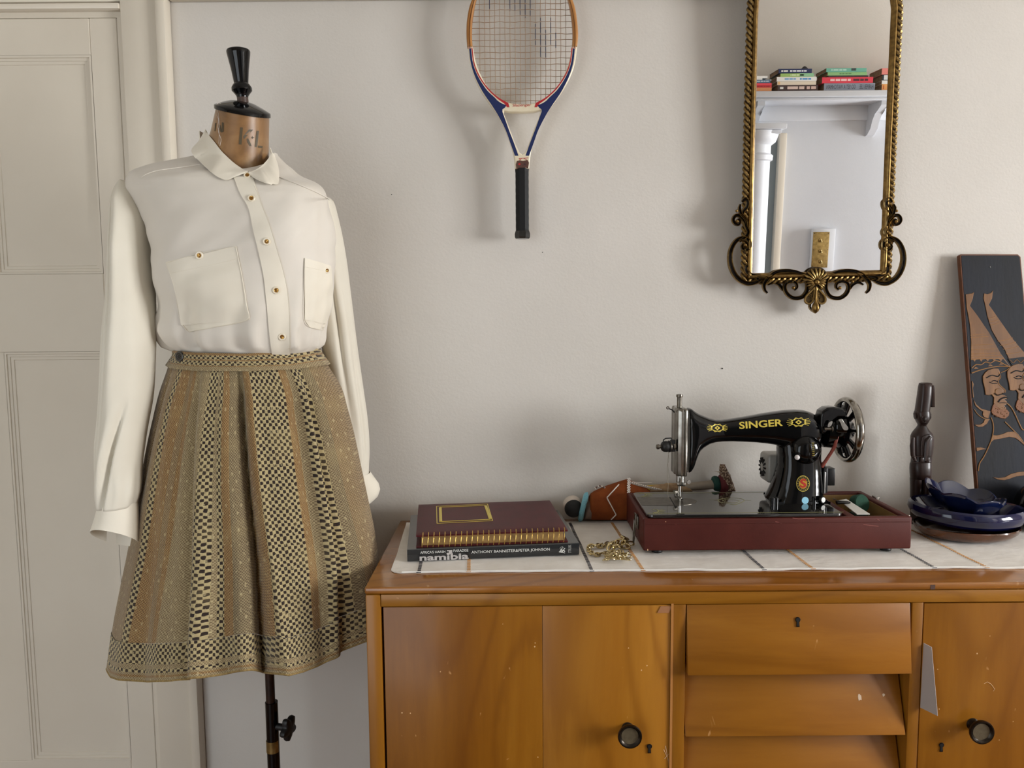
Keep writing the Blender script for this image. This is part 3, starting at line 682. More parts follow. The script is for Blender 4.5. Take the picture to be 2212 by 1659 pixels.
# ================================================================ what the mirror shows: the wall behind the viewer
m0 = mp.w(0, 0, .010); mn = mp.n
def R_(px, py, Y):
    d = ray(px, py); h = CO+d*((m0-CO).dot(mn)/d.dot(mn)); r = d-mn*2*d.dot(mn); return h+r*((Y-h.y)/r.y)
YS = YF+.19
zs = R_(1770, 196, YS).z; zs2 = R_(1770, 209, YS).z
xa, xb = R_(1600, 300, YF).x-.6, 2.5
xbk = R_(1890, 240, YF).x
WH = mt['white']
st(B().box(.2, XF, YF, YF+.012, 0, zs-.03), 'trim_5', WH, smooth=0)
zr = R_(1800, 262, YF).z
st(B().box(.2, XF, YF, YF+.022, zr, zs-.03, .004), 'trim_6', WH)
sh = thing('wall_shelf', (1.3, YF+.1, zs), 'long white painted shelf seen in the mirror, carrying stacks of paperbacks', 'shelf')
B().box(.2, XF, YF, YS+.008, zs2, zs, .004).obj('shelf_board', WH, sh)
B().box(.2, XF, YF+.012, YS-.012, zs2-.012, zs2, .004).obj('shelf_moulding', WH, sh)
for px in (1889, 1629):
    xc = R_(px, 230, YF+.05).x
    pts = [(0, 0), (.145, 0), (.145, -.018), (.12, -.03), (.09, -.045), (.065, -.075), (.05, -.11), (.02, -.135), (0, -.14)]
    f = B(); f.loft([[(xc+s*.017, YF+.012+a, zs2-.012+c) for a, c in pts] for s in (-1, 1)]); f.obj('bracket', WH, sh, smooth=0)
# column and doorway edge at the left of the reflection
xc1 = R_(1664, 330, YF+.14).x; rr = .085; xc = xc1-rr
zc_ = R_(1650, 272, YF+.14).z
colm = B().lathe([(rr*1.05, 0), (rr, .3), (rr*.96, zc_-.16), (rr*1.08, zc_-.155), (rr*1.1, zc_-.135), (rr*.97, zc_-.125), (rr*.97, zc_-.09), (rr*1.2, zc_-.075), (rr*1.32, zc_-.045), (rr*1.35, zc_-.03)], (xc, YF+.14, 0), n=48)
st(colm, 'trim_7', WH)
st(B().box(xc-.14, R_(1686, 275, YF+.17).x, YF+.012, YF+.26, zc_-.028, zc_-.004, .004).box(xc-.12, R_(1678, 282, YF+.17).x, YF+.012, YF+.24, zc_-.045, zc_-.028, .004), 'trim_8', WH)
xq0, xq1 = R_(1669, 450, YF).x, R_(1679, 450, YF).x
st(B().box(xq0, xq1+.012, YF+.012, YF+.05, 0, zc_-.02, .004), 'trim_9', mt['joinery'])
st(B().box(xc-.6, xq0, YF+.012, YF+.018, 0, zc_-.05), 'trim_10', simple('grey_board', (120, 128, 130), .6), smooth=0)  # plain grey board behind the column
# switch plate
a, c = R_(1752, 494, YF+.012), R_(1793, 600, YF+.012)
sw = thing('light_switch', (a.x, YF+.02, c.z), 'brass three-toggle light switch plate on a white block, seen in the mirror', 'light switch')
B().box(a.x, c.x, YF+.012, YF+.044, c.z, a.z, .004).obj('backing_block', WH, sw)
a2, c2 = R_(1757, 501, YF+.046), R_(1787, 578, YF+.046)
B().box(a2.x, c2.x, YF+.044, YF+.047, c2.z, a2.z, .0008).obj('plate', mt['brass'], sw)
for k in range(3):
    p = R_(1771.5, 519+k*23, YF+.047)
    B().lathe([(.009, 0), (.0085, .003), (.006, .005), (.0, .0052)], (p.x, YF+.047, p.z), (0, 1, 0), 20).obj('toggle_collar', mt['brass'], sw)
    B().lathe([(.0028, 0), (.0036, .012), (.0042, .017), (.0, .021)], (p.x, YF+.05, p.z), (0, 1, -.5), 12).obj('toggle', mt['brass'], sw)
for fx in (.08, .92):
    for fz in (.04, .5, .96): B().lathe([(.002, 0), (.0, .001)], (a2.x+(c2.x-a2.x)*fx, YF+.047, c2.z+(a2.z-c2.z)*fz), (0, 1, 0), 8).obj('screw', mt['dark'], sw)
# stacks of paperbacks on that shelf
pgm = simple('paper_pages', (150, 124, 98), .8, var=(120, 96, 74), vs=90)
def paperback(x0p, x1p, y0p, y1p, col, label, dep=.125, text=None, tcol=(235, 235, 230), group=None, dy=0.0, zfix=None, extra=None):
    YQ = YS-.004-dy
    p, q = R_(x0p, (y0p+y1p)/2, YQ), R_(x1p, (y0p+y1p)/2, YQ); z0 = R_((x0p+x1p)/2, y1p, YQ).z if zfix is None else zfix; z1 = R_((x0p+x1p)/2, y0p, YQ).z
    x0, x1 = min(p.x, q.x), max(p.x, q.x)
    t = thing('paperback', ((x0+x1)/2, YQ-dep/2, z0), label, 'book', group)
    cm = simple('cover_'+label[:12].replace(' ', '_'), col, .4)
    B().box(x0, x1, YQ-.002, YQ, z0, z1, .0006, 1).obj('spine', cm, t)
    B().box(x0, x1, YQ-dep, YQ-.002, z1-.0008, z1).obj('cover', cm, t, smooth=0); B().box(x0, x1, YQ-dep, YQ-.002, z0, z0+.0008).obj('cover', cm, t, smooth=0)
    B().box(x0+.001, x1-.001, YQ-dep+.001, YQ-.002, z0+.0008, z1-.0008).obj('pages', pgm, t, smooth=0)
    if text:
        pl = Plane((x1, YQ+.0002, z0), (-1, 0, 0), (0, 0, 1)); L = x1-x0; h = z1-z0
        for s, f0, f1, cc in text:
            if s[0] == '~':
                x = f0; rb_ = B(); rnd = random.Random(hash(label) % 97 if False else len(label)*7+int(f0*100))
                while x < f1-.01:
                    w_ = rnd.uniform(.05, .13); e_ = min(f1, x+w_)
                    pl.plate([[(L*x, h*.34), (L*e_, h*.34), (L*e_, h*.70), (L*x, h*.70)]], 0, .0002, 0, pix=False, b=rb_); x = e_+.018
                rb_.obj('title_print', simple('print', cc, .5), t, smooth=0, kind='stuff'); continue
            pl.text(s, (L*f0, h*.22), (L*f1, h*.22), (L*f0, h*.80), 0, .0002, pix=False).obj('lettering', simple('print', cc, .5), t, smooth=0)
    if extra:
        pl = Plane((x1, YQ+.0002, z0), (-1, 0, 0), (0, 0, 1)); L = x1-x0; h = z1-z0
        for f0, f1, g0, g1, cc in extra: pl.plate([[(L*f0, h*g0), (L*f1, h*g0), (L*f1, h*g1), (L*f0, h*g1)]], 0, .0002, 0, pix=False).obj('print_block', simple('print', cc, .5), t, smooth=0)
    return z1
def stack(rows, group, **k):
    z = zs+.0006
    for r in rows: z = paperback(*r[:5], r[5], text=r[6] if len(r) > 6 else None, extra=r[7] if len(r) > 7 else None, dy=r[8] if len(r) > 8 else 0, zfix=z, group=group, **k)+.0004
Wt = (235, 235, 230); Bk = (30, 30, 34)
stack([(1600, 1667, 189.5, 195.5, (222, 150, 100), 'orange paperback at the bottom of the leftmost stack in the mirror'),
       (1600, 1667, 184.5, 189.5, (214, 58, 62), 'dark-red paperback above the orange one, leftmost stack in the mirror', [('~', .06, .5, (150, 30, 40))]),
       (1600, 1667, 179.5, 184.5, (232, 74, 88), 'bright red paperback under the blue-grey one, leftmost stack in the mirror'),
       (1600, 1664, 172.5, 179, (76, 108, 140), 'blue-grey paperback in the leftmost stack in the mirror', [('~', .05, .5, (190, 205, 215))]),
       (1600, 1647, 169, 172.5, (240, 240, 236), 'short white booklet near the top of the leftmost stack in the mirror'),
       (1600, 1658, 164, 168.5, (244, 244, 240), 'white paperback topping the leftmost stack in the mirror')], 'paperbacks on the shelf in the mirror')
stack([(1680, 1767, 183.5, 194.5, (66, 44, 42), 'dark brown paperback with pale title blocks, bottom of the second stack in the mirror', [('~', .86, .97, Wt)], [(.05, .17, .3, .75, (220, 190, 180)), (.2, .28, .3, .75, (220, 190, 180)), (.34, .47, .3, .75, (225, 200, 190)), (.5, .76, .3, .75, (230, 205, 195))]),
       (1679, 1763, 175.5, 183.5, (232, 220, 200), 'cream paperback in the second stack in the mirror, above the dark brown one', None, [(.93, .98, .1, .9, (236, 190, 130))]),
       (1678, 1764, 166, 175.5, (240, 240, 236), 'white paperback with blue lettering in the second stack in the mirror', [('~', .14, .42, (70, 150, 215)), ('~', .52, .80, (130, 180, 225))]),
       (1686, 1758, 158.5, 166, (164, 200, 112), 'lime green paperback in the second stack in the mirror', [('~', .3, .7, (225, 240, 200))], [(0, .42, 0, 1, (150, 204, 160))]),
       (1682, 1754, 148.5, 158.5, (28, 42, 88), 'navy blue paperback topping the second stack in the mirror', [('~', .16, .66, (225, 228, 235)), ('~', .72, .92, Wt)])], 'paperbacks on the shelf in the mirror')
stack([(1780, 1890, 179.5, 194.5, (142, 150, 166), 'thick grey book with dark capitals, bottom of the third stack in the mirror', [('HARPER LEE', .03, .30, (70, 74, 88)), ('GO SET A WATCHMAN', .38, .95, (70, 74, 88))]),
       (1776, 1886, 166.5, 179.5, (226, 62, 82), 'bright red book in the third stack in the mirror, on the grey one', [('~', .10, .40, (80, 30, 44)), ('~', .44, .84, (250, 205, 205))]),
       (1790, 1876, 163, 166.5, (58, 50, 54), 'thin dark paperback in the third stack in the mirror'),
       (1788, 1873, 155.5, 163, (146, 196, 132), 'light green paperback in the third stack in the mirror', [('~', .4, .7, (100, 150, 96))]),
       (1785, 1872, 147, 155.5, (112, 184, 162), 'teal paperback topping the third stack in the mirror', [('~', .5, .88, (190, 228, 214))], [(.26, .38, .3, .95, (50, 66, 66))])], 'paperbacks on the shelf in the mirror')
stack([(1905, 1975, 181.5, 193, (240, 172, 102), 'orange paperback at the bottom of the rightmost stack in the mirror', None, [(.93, .96, .2, .8, (200, 90, 50))]),
       (1905, 1975, 173.5, 181.5, (238, 238, 234), 'white paperback in the rightmost stack in the mirror'),
       (1906, 1975, 161, 173.5, (40, 50, 60), 'black and white paperback in the rightmost stack in the mirror', None, [(.82, .95, .1, .9, (225, 228, 228))]),
       (1905, 1975, 147, 161, (232, 138, 130), 'salmon pink paperback topping the rightmost stack in the mirror')], 'paperbacks on the shelf in the mirror')
p = R_(1738, 148, YS-.05); bt = thing('folded_black_cloth', (p.x, p.y, R_(1738, 148, YS-.004).z), 'small peaked black object on top of the second stack of paperbacks in the mirror', 'ornament')
zq = R_(1718, 148.5, YS-.004).z+.0012
f = B(); f.loft([[(p.x+math.cos(a)*r, p.y+math.sin(a)*r*.7, zq+h) for a in [2*PI*k/14 for k in range(14)]] for r, h in ((.026, 0), (.024, .003), (.014, .009), (.007, .016), (.001, .019))]); f.obj('peaked_shape', mt['blackm'], bt)
# ================================================================ tennis racket
YR = 1.692
tp = Plane(P(1128, 300, YR), (1, 0, 0), (0, -.01, 1))
tr = thing('tennis_racket', tp.w(0, 0, 0), 'vintage wooden tennis racket with navy and red stripes, hanging head-up on the wall', 'tennis racket')
def Z3(x, y): return (960+.3254*x, .3254*y)
cream = simple('cream_lacquer', (232, 222, 196), .28, coat=.4, var=(222, 208, 178), vs=40); navy = simple('navy_lacquer', (24, 40, 88), .3, coat=.2); redl = simple('red_lacquer', (176, 36, 44), .3, coat=.4)
ash = wood('ash_wood', [(150, 96, 44), (186, 130, 70), (204, 152, 90)], 'z', 30, .35, .3, scr=False)
Lo = [(158, 318), (170, 420), (200, 520), (250, 620), (310, 705), (352, 765), (400, 860), (433, 950), (460, 1040), (468, 1126)]
Ro = [(562, 1126), (568, 1060), (582, 980), (612, 890), (652, 800), (700, 722), (768, 630), (828, 530), (862, 440), (880, 318)]
Li = [(190, 318), (210, 420), (240, 500), (290, 590), (350, 650), (425, 688), (515, 698)]
Ri = [(515, 698), (602, 690), (672, 652), (740, 592), (800, 492), (830, 400), (846, 318)]
thr = [(398, 742), (450, 750), (515, 752), (590, 748), (640, 735), (625, 790), (600, 850), (550, 985), (532, 1018), (515, 1030), (498, 1018), (470, 960), (436, 870), (410, 800), (394, 760)]
def sm(pts, n): return spline(pts, n)
outer = sm(Lo, 60)+sm(Ro, 60)+list(reversed(sm(Ri, 30)))[0:-1]+list(reversed(sm(Li, 30)))
tp.plate([[Z3(*p) for p in outer], [Z3(*p) for p in thr]], -.010, .010, .0025).obj('throat', cream, tr)
# wooden hoop above
ho = [(152, 318), (147, 240), (150, 150), (165, 60), (185, 0), (225, -110), (300, -220), (400, -290), (515, -315), (630, -290), (730, -220), (805, -110), (846, 0), (866, 60), (880, 150), (886, 240), (880, 318)]
hi = [(846, 318), (850, 240), (845, 150), (835, 80), (818, 0), (778, -90), (710, -180), (615, -245), (515, -265), (415, -245), (320, -180), (252, -90), (212, 0), (196, 80), (186, 150), (183, 240), (188, 318)]
hs, his = sm(ho, 90), sm(hi, 90)
tp.plate([[Z3(*p) for p in hs+his]], -.010, .010, .0035).obj('hoop', ash, tr)
mid = [((hs[i][0]+his[89-i][0])/2, (hs[i][1]+his[89-i][1])/2) for i in range(90)]
B().tube([tp.w(*tp.px(*Z3(*p), .01), .0102) for p in mid], .0008, 5, flat=.4, ndir=tp.n).obj('inlay_line', wood('dark_lamination', [(90, 54, 26), (110, 68, 34), (120, 76, 40)], 'z', 30, .4, 0, scr=False), tr)
# stripes on the face
def band(A, Bq, m, nm, z=.0101, n=40):
    a, b2 = sm(A, n), sm(Bq, n); b = B()
    pa_ = [tp.px(*Z3(*p), .010) for p in a]; pb = [tp.px(*Z3(*p), .010) for p in b2]
    b.loft([[tp.w(*pa_[i], z-.0004), tp.w(*pa_[i], z), tp.w(*pb[i], z), tp.w(*pb[i], z-.0004)] for i in range(n)]); return b.obj(nm, m, tr, smooth=0)
def mirx(pts): return [(1030-x, y) for x, y in pts]
nA = [(164, 322), (176, 420), (206, 515), (256, 612), (316, 700), (358, 768), (406, 862), (438, 950), (468, 1034)]
nB = [(177, 322), (190, 420), (222, 505), (282, 598), (352, 668), (384, 740), (428, 862), (462, 950), (492, 1034)]
nC = [(300, 620), (352, 664), (405, 700), (395, 716), (384, 722)]; nD = [(300, 640), (340, 716), (366, 760), (372, 752), (378, 740)]
for f in (lambda q: q, mirx):
    band(f(nA), f(nB), navy, 'navy_stripe')
    tp.plate([[Z3(*p) for p in f([(330, 652), (375, 684), (412, 700), (400, 716), (385, 726), (384, 760), (350, 740)])]], .0098, .0103, 0).obj('navy_stripe', navy, tr, smooth=0)
    rA = [(180, 322), (193, 420), (224, 502), (284, 590), (352, 655), (404, 692)]; rB = [(187, 322), (200, 420), (232, 500), (290, 584), (356, 645), (424, 684)]
    band(f(rA), f(rB), redl, 'red_stripe')
    tp.plate([[Z3(*p) for p in f([(400, 690), (424, 684), (432, 712), (416, 712)])]], .0098, .0103, 0).obj('red_stripe', redl, tr, smooth=0)
    q = f([(158, 318), (190, 318)]); B().tube([tp.w(*tp.px(*Z3(*p), .01), .0103) for p in q], .0006, 6).obj('red_stripe', redl, tr)
tp.text('Slazenger', Z3(452, 722), Z3(574, 718), Z3(454, 698), .0101).obj('lettering', redl, tr, smooth=0)
tp.plate([[Z3(*p) for p in [(482, 1068), (500, 1064), (522, 1068), (552, 1062), (562, 1080), (556, 1118), (538, 1112), (520, 1122), (496, 1116), (478, 1124), (474, 1092)]]], .0099, .0106, 0).obj('badge', simple('brown_badge', (96, 62, 48), .5, var=(76, 46, 36), vs=200), tr, smooth=0)
def star(cx, cy, r, r2, n=5, a0=-PI/2): return [(cx+(r if k % 2 == 0 else r2)*math.cos(a0+PI*k/n), cy+(r if k % 2 == 0 else r2)*math.sin(a0+PI*k/n)) for k in range(2*n)]
tp.plate([[Z3(*p) for p in star(534, 1092, 12, 5)]], .0106, .0109, 0).obj('badge_mark', simple('dark_mark', (60, 34, 40), .5), tr, smooth=0)
tp.plate([[Z3(*p) for p in ell(498, 1090, 8, 7, 12)]], .0106, .0109, 0).obj('badge_mark', redl, tr, smooth=0)
for pts in ([(496, 1052), (530, 1050), (556, 1048)], [(494, 1054), (506, 1060)], [(528, 1052), (548, 1062)], [(512, 1052), (500, 1064)]):
    B().tube([tp.w(*tp.px(*Z3(*p), .01), .0102) for p in pts], .0006, 6, flat=.5, ndir=tp.n).obj('leaping_mark', redl, tr)
# grip
zg0, zg1 = tp.px(*Z3(516, 1560))[1], tp.px(*Z3(516, 1128))[1]; xg = tp.px(*Z3(516, 1300))[0]; rg = (562-470)*.3254/2*YR/F
grip = M('grip_leather', (18, 18, 19), .58, 0, .3); grip.bump(grip.noise(500, detail=4), .3, .0006); grip = grip.m
rings = []
L = zg1-zg0
for i in range(61):
    t = i/60; r = rg*(1.04 if t > .97 else 1.0)*(1.12-.12*min(1, t/.06) if t < .06 else 1)
    r *= 1+.010*math.sin(2*PI*(t*9)); rings.append([tp.w(xg+r*math.cos(a)*1.0, zg0+L*t+.003*math.sin(a), r*.85*math.sin(a)) for a in [2*PI*(k+.5)/8 for k in range(8)]])
B().loft(rings).obj('grip', grip, tr, smooth=25)
B().lathe([(rg*1.02, 0), (rg*1.16, .003), (rg*1.18, .010), (rg*1.05, .016)], tp.w(xg, tp.px(*Z3(516, 1585))[1], 0), tp.v, 8, a0=PI/8).obj('butt_cap', simple('butt_cap', (26, 24, 22), .3, coat=.4), tr, smooth=25)
strg = simple('gut_string', (150, 122, 94), .4); dkst = simple('dark_string', (52, 50, 66), .4)
full = [Z3(*p) for p in his+sm(Li, 30)+sm(Ri, 30)[1:]]   # inner opening
full = [tp.px(*p) for p in [Z3(*q) for q in (list(reversed(his))+[])]]
poly = [tp.px(*Z3(*p)) for p in his]+[tp.px(*Z3(*p)) for p in sm(Li, 30)]+[tp.px(*Z3(*p)) for p in sm(Ri, 30)[1:]]
def span(c, ax):
    hit = []
    n = len(poly)
    for i in range(n):
        a, b_ = poly[i], poly[(i+1) % n]
        if (a[ax]-c)*(b_[ax]-c) < 0: hit.append(a[1-ax]+(b_[1-ax]-a[1-ax])*(c-a[ax])/(b_[ax]-a[ax]))
    return (min(hit), max(hit)) if len(hit) >= 2 else None
xs_ = [tp.px(*Z3(235+33.6*k, 300))[0] for k in range(18)]; ys_ = [tp.px(*Z3(515, 25+40.3*k))[1] for k in range(-7, 17)]
for i, x in enumerate(xs_):
    sp_ = span(x, 0)
    if sp_:
        ys2 = [y for y in sorted(ys_) if sp_[0] < y < sp_[1]]; pts = [tp.w(x, sp_[0]-.004, 0)]
        for j, y in enumerate(ys2): pts.append(tp.w(x+.0003*random.uniform(-1, 1), y, .0009*(1 if (i+j) % 2 else -1)))
        pts.append(tp.w(x, sp_[1]+.004, 0)); B().tube(pts, .00065, 5).obj('main_string', strg, tr)
for j, y in enumerate(ys_):
    sp_ = span(y, 1)
    if sp_:
        xs2 = [x for x in xs_ if sp_[0] < x < sp_[1]]; pts = [tp.w(sp_[0]-.004, y, 0)]
        ph = random.random()*6
        for i, x in enumerate(xs2): pts.append(tp.w(x, y+.0006*math.sin(i*1.3+ph), .0009*(-1 if (i+j) % 2 else 1)))
        pts.append(tp.w(sp_[1]+.004, y, 0)); B().tube(pts, .00065, 5).obj('cross_string', strg, tr)
for x, y0, y1 in ((300, -20, 60), (433, -20, 75), (467, 0, 70), (500, -20, 100), (533, 0, 120), (568, -20, 105), (600, 160, 300), (633, 120, 380), (667, 200, 390), (700, 120, 300), (733, 220, 320)):
    k = round((x-235)/33.6); a, c = tp.px(*Z3(515, y0))[1], tp.px(*Z3(515, y1))[1]
    B().tube([tp.w(xs_[k], a, .0004), tp.w(xs_[k], c, .0004)], .0009, 6).obj('dark_string_stain', dkst, tr)
nl = tp.px(*Z3(515, -262))
B().tube([tp.w(nl[0], nl[1]-.004, .006), tp.w(nl[0], nl[1]-.003, -(YB-YR)+.0)], .002, 8).obj('nail', mt['steel'], tr)
# ================================================================ sewing machine case
YC0 = 1.45; YC1 = 1.668; cx0 = P(1390, 1120, YC0).x; cx1 = P(1971, 1117, YC0).x; czt = P(1390, 1120, YC0).z-.001; czb = ZR+.0075
red = M('maroon_leathercloth', (78, 28, 20), .5, 0, .25); red.color(red.ramp(red.noise(9), [(.3, (68, 23, 16)), (.7, (84, 34, 26))])); red.bump(red.noise(900, detail=3), .35, .0006); red.set('Coat Weight', .0); red = red.m
cs = thing('sewing_machine_case', ((cx0+cx1)/2, 1.56, ZR+.0075), 'maroon leathercloth-covered wooden case base with an open compartment, holding the sewing machine', 'case')
tk = .013; xp0, xp1 = P(1821, 1109, 1.47).x+.004, P(1848, 1109, 1.47).x
B().box(cx0, cx1, YC0, YC0+tk, czb, czt, .0035, 3).obj('front_board', red, cs)
B().box(cx0, cx1, YC1-tk, YC1, czb, czt, .0035, 3).obj('back_board', red, cs)
B().box(cx0, cx0+tk, YC0+.008, YC1-.008, czb, czt-.0002, .003, 3).obj('end_board', red, cs); B().box(cx1-tk, cx1, YC0+.008, YC1-.008, czb, czt-.0002, .003, 3).obj('end_board', red, cs)
B().box(xp0, xp1-.004, YC0+tk-.002, YC1-tk+.002, czb+.02, czt-.0004, .002).obj('partition', red, cs)
lin_ = wood('bare_plywood', [(120, 92, 50), (150, 120, 70), (168, 138, 88)], 'x', 12, .6, 0)
B().box(cx0+.004, cx1-.004, YC0+.004, YC1-.004, czb+.001, czb+.006).obj('base_board', lin_, cs)
t2 = .0012
B().box(xp1-.004, cx1-tk, YC1-tk-t2, YC1-tk, czb+.006, czt-.006).obj('lining', lin_, cs); B().box(cx1-tk-t2, cx1-tk, YC0+tk, YC1-tk-t2, czb+.006, czt-.006).obj('lining', lin_, cs)
b = B(); b.tube([(cx0+.006+(cx1-cx0-.012)*i/60, YC0-.0003+.0004*noise.noise(Vector((i*.9, 0, 0))), czt-.0095+.0004*noise.noise(Vector((i*.7, 4, 0)))) for i in range(61)], .0009, 5); b.obj('edge_ridge', red, cs)
for x in (cx0+.03, cx1-.04):
    for y in (YC0+.02, YC1-.02): B().lathe([(.010, 0), (.011, .003), (.009, .008)], (x, y, ZR-.0003), n=16).obj('rubber_foot', mt['blackm'], cs)
chipm = simple('worn_chip', (196, 150, 110), .7); scuff = simple('leathercloth_scuff', (136, 76, 68), .6)
def zigz(pts, r, m, nm, root, Y): B().tube([P(x, y, Y) for x, y in pts], r, 5, flat=.4, ndir=(0, 1, 0)).obj(nm, m, root)
for x, y, rx, ry in ((1399, 1188, 1.8, 2.6), (1438, 1127, 1.6, 1)):
    c = P(x, y, YC0-.0002); B().ball(c, .0011, 8, 5, (rx/1.6, .25, ry/1.6)).obj('chip', chipm, cs)
for pts in ([(1675, 1127), (1681, 1128), (1687, 1130), (1692, 1129)], [(1712, 1119), (1725, 1121), (1742, 1120), (1760, 1120)], [(1865, 1133), (1880, 1135), (1898, 1137)], [(1895, 1122), (1900, 1124)], [(1452, 1131), (1462, 1132)]):
    zigz(pts, .0007, scuff, 'scuff', cs, YC0-.0003)
# spring catch on the near end: plate and hanging wire loop
x = cx0
B().box(x-.0035, x-.0002, 1.50, 1.526, czt-.036, czt-.010, .0008).obj('catch_plate', mt['steel'], cs)
B().box(x-.0065, x-.0035, 1.503, 1.523, czt-.028, czt-.006, .001).obj('catch_tongue', mt['steel'], cs)
B().tube([(x-.006, 1.505, czt-.02), (x-.008, 1.506, czt-.05), (x-.009, 1.510, czt-.066), (x-.009, 1.518, czt-.066), (x-.008, 1.522, czt-.05), (x-.006, 1.523, czt-.02)], .0012, 8).obj('catch_loop', mt['steel'], cs)
B().tube([(x-.007, 1.510, czt-.02), (x-.009, 1.511, czt-.046), (x-.0095, 1.514, czt-.056), (x-.009, 1.517, czt-.046), (x-.007, 1.518, czt-.02)], .0009, 8).obj('catch_loop', mt['steel'], cs)
B().box(cx1, cx1+.008, 1.60, 1.618, czt-.012, czt+.002, .001).obj('catch_plate', mt['chrome'], cs)
B().box(cx1, cx1+.006, 1.47, 1.476, czt-.012, czt-.002, .001).obj('catch_plate', mt['steel'], cs)
# things kept in the compartment
c = P(1856, 1096, 1.58)
t = thing('thread_reel', (c.x, 1.58, czb+.006), 'round dark green felt-covered reel standing in the open case compartment', 'reel')
B().lathe([(.0, -.010), (.017, -.010), (.019, -.008), (.019, .008), (.017, .010), (.006, .0105), (.0, .0098)], (c.x+.002, 1.585, czb+.006+.0195+.030), (.35, -1, .35), 32).obj('felt_disc', simple('green_felt', (16, 68, 46), .85, var=(10, 52, 36), vs=120, bump=.5, bs=600), t)
B().box(c.x-.012, c.x+.018, 1.575, 1.60, czb+.006, czb+.036, .003).obj('spool_body', simple('green_dark', (14, 50, 36), .7), t)
z_ = czt+.0012
A, Bq, Cq, Dq = PZ(1828, 1079, z_), PZ(1813, 1082, z_), PZ(1851, 1111.5, z_), PZ(1879, 1111.5, z_)
t = thing('ruler', (A+Cq)/2, 'narrow white plastic strip lying slantwise over the case compartment', 'ruler')
b = B(); oquad(z_, z_+.0014, (A.x, A.y, 0), (Bq.x, Bq.y, 0), (Cq.x, Cq.y, 0), (Dq.x, Dq.y, 0), b); b.obj('strip', simple('white_plastic', (222, 220, 212), .4), t, smooth=0)
a0, a1 = PZ(1807, 1090, z_+.002), PZ(1836, 1090, z_+.002)
t = thing('black_lever', a0, 'short black rounded handle lying across the white strip in the case', 'lever')
B().tube([a0+Vector((0, 0, .004)), a0.lerp(a1, .3)+Vector((0, 0, .0046)), a0.lerp(a1, .8)+Vector((0, 0, .0044)), a1+Vector((0, 0, .004))], [.0060, .0060, .0052, .0030], 12, flat=.62, ndir=(0, 0, 1)).obj('handle', mt['black'], t)
B().tube([PZ(1800, 1077, z_+.004), PZ(1808, 1081, z_+.004), PZ(1822, 1083, z_+.005)], .0010, 6).obj('wire', mt['steel'], t)
# ================================================================ sewing machine
YM = 1.578
sm_ = thing('sewing_machine', (P(1600, 1100, YM).x, YM, czt), 'black vintage sewing machine with gold lettering and chrome handwheel, seated in the maroon case', 'sewing machine')
blk = mt['black']
zb = czt+.0012; zbt = zb+.006
bx0 = PZ(1392, 1112, zbt).x+.0; by0 = PZ(1500, 1112, zbt).y; by1 = PZ(1500, 1062, zbt).y; bx1 = PZ(1825, 1110, zbt).x
by1 = min(by1, YC1-.004)
bx0 = cx0+.008
bed = M('bed_gloss', (12, 12, 13), .07, 0, .7); bed.set('Coat Weight', .8); bed.set('Coat Roughness', .03); bed = bed.m
bm = B(); Rc = .014
def rrect(x0, x1, y0, y1, r, n=6):
    o = []
    for cx, cy, a in ((x1-r, y1-r, 0), (x0+r, y1-r, PI/2), (x0+r, y0+r, PI), (x1-r, y0+r, 3*PI/2)): o += [(cx+r*math.cos(a+PI/2*k/n), cy+r*math.sin(a+PI/2*k/n)) for k in range(n+1)]
    return o
bp_ = Plane((0, 0, zb), (1, 0, 0), (0, 1, 0))
bp_.plate([rrect(bx0, bx1, by0, by1, Rc)], 0, .006, .0015, pix=False).obj('bed', bed, sm_)
B().box(bx0+.02, bx1-.01, by0+.012, by1-.012, czb+.012, zb+.001).obj('underside_frame', blk, sm_)
def onbed(px, py, dz=.0): return PZ(px, py, zbt+dz)
# needle slide plates
def bedplate(pts, m, nm, z0=-.0004, z1=.0004):
    q = [onbed(*p) for p in pts]; return bp_.plate([[(p.x, p.y) for p in q]], .006+z0, .006+z1, 0, pix=False).obj(nm, m, sm_, smooth=0)
pts = [(1376, 1074), (1455, 1074.5)]+[(1455+50*math.sin(a), 1083.5-9*math.cos(a)) for a in [PI*k/14 for k in range(15)]]+[(1440, 1092.5), (1386, 1092)]
bedplate(pts, mt['steel'], 'slide_plate'); bedplate([(1446, 1074.5), (1448, 1074.5), (1458, 1092.5), (1456, 1092.5)], mt['dark'], 'plate_joint', z0=.0002, z1=.0006)
gp = simple('faded_gold_print', (150, 146, 96), .35, .2)
def bedline(pts, r=.0005, m=gp, nm='gold_line', n=None):
    q = spline(pts, n) if n else pts; B().tube([onbed(x, y, .0001) for x, y in q], r, 5, flat=.4, ndir=(0, 0, 1)).obj(nm, m, sm_)
bedline([(1400, 1109), (1822, 1106)], .0011); bedline([(1372, 1065.5), (1660, 1064)], .0009)
bedline([(1550, 1080), (1562, 1077), (1580, 1075.5), (1600, 1077), (1608, 1081), (1597, 1087), (1585, 1090), (1570, 1087), (1556, 1085), (1550, 1080)], .0010, n=40)
bedline([(1560, 1081), (1572, 1079), (1588, 1080), (1598, 1082), (1588, 1086), (1572, 1085), (1560, 1081)], .0008, n=30); bedline([(1532, 1079), (1550, 1080)], .0005); bedline([(1608, 1081), (1622, 1081)], .0005)
for cxx, cyy in ((1388, 1069), (1415, 1104)):
    for k in range(9):
        a = -.5+k*.28; bedline([(cxx+5*math.cos(a), cyy+2.2*math.sin(a)), (cxx+(20+3*(k % 2))*math.cos(a), cyy+(7)*math.sin(a))], .0007)
    bedline([(cxx-6, cyy-3), (cxx+2, cyy-4), (cxx+8, cyy), (cxx+2, cyy+4), (cxx-4, cyy+2)], .0012, n=20)
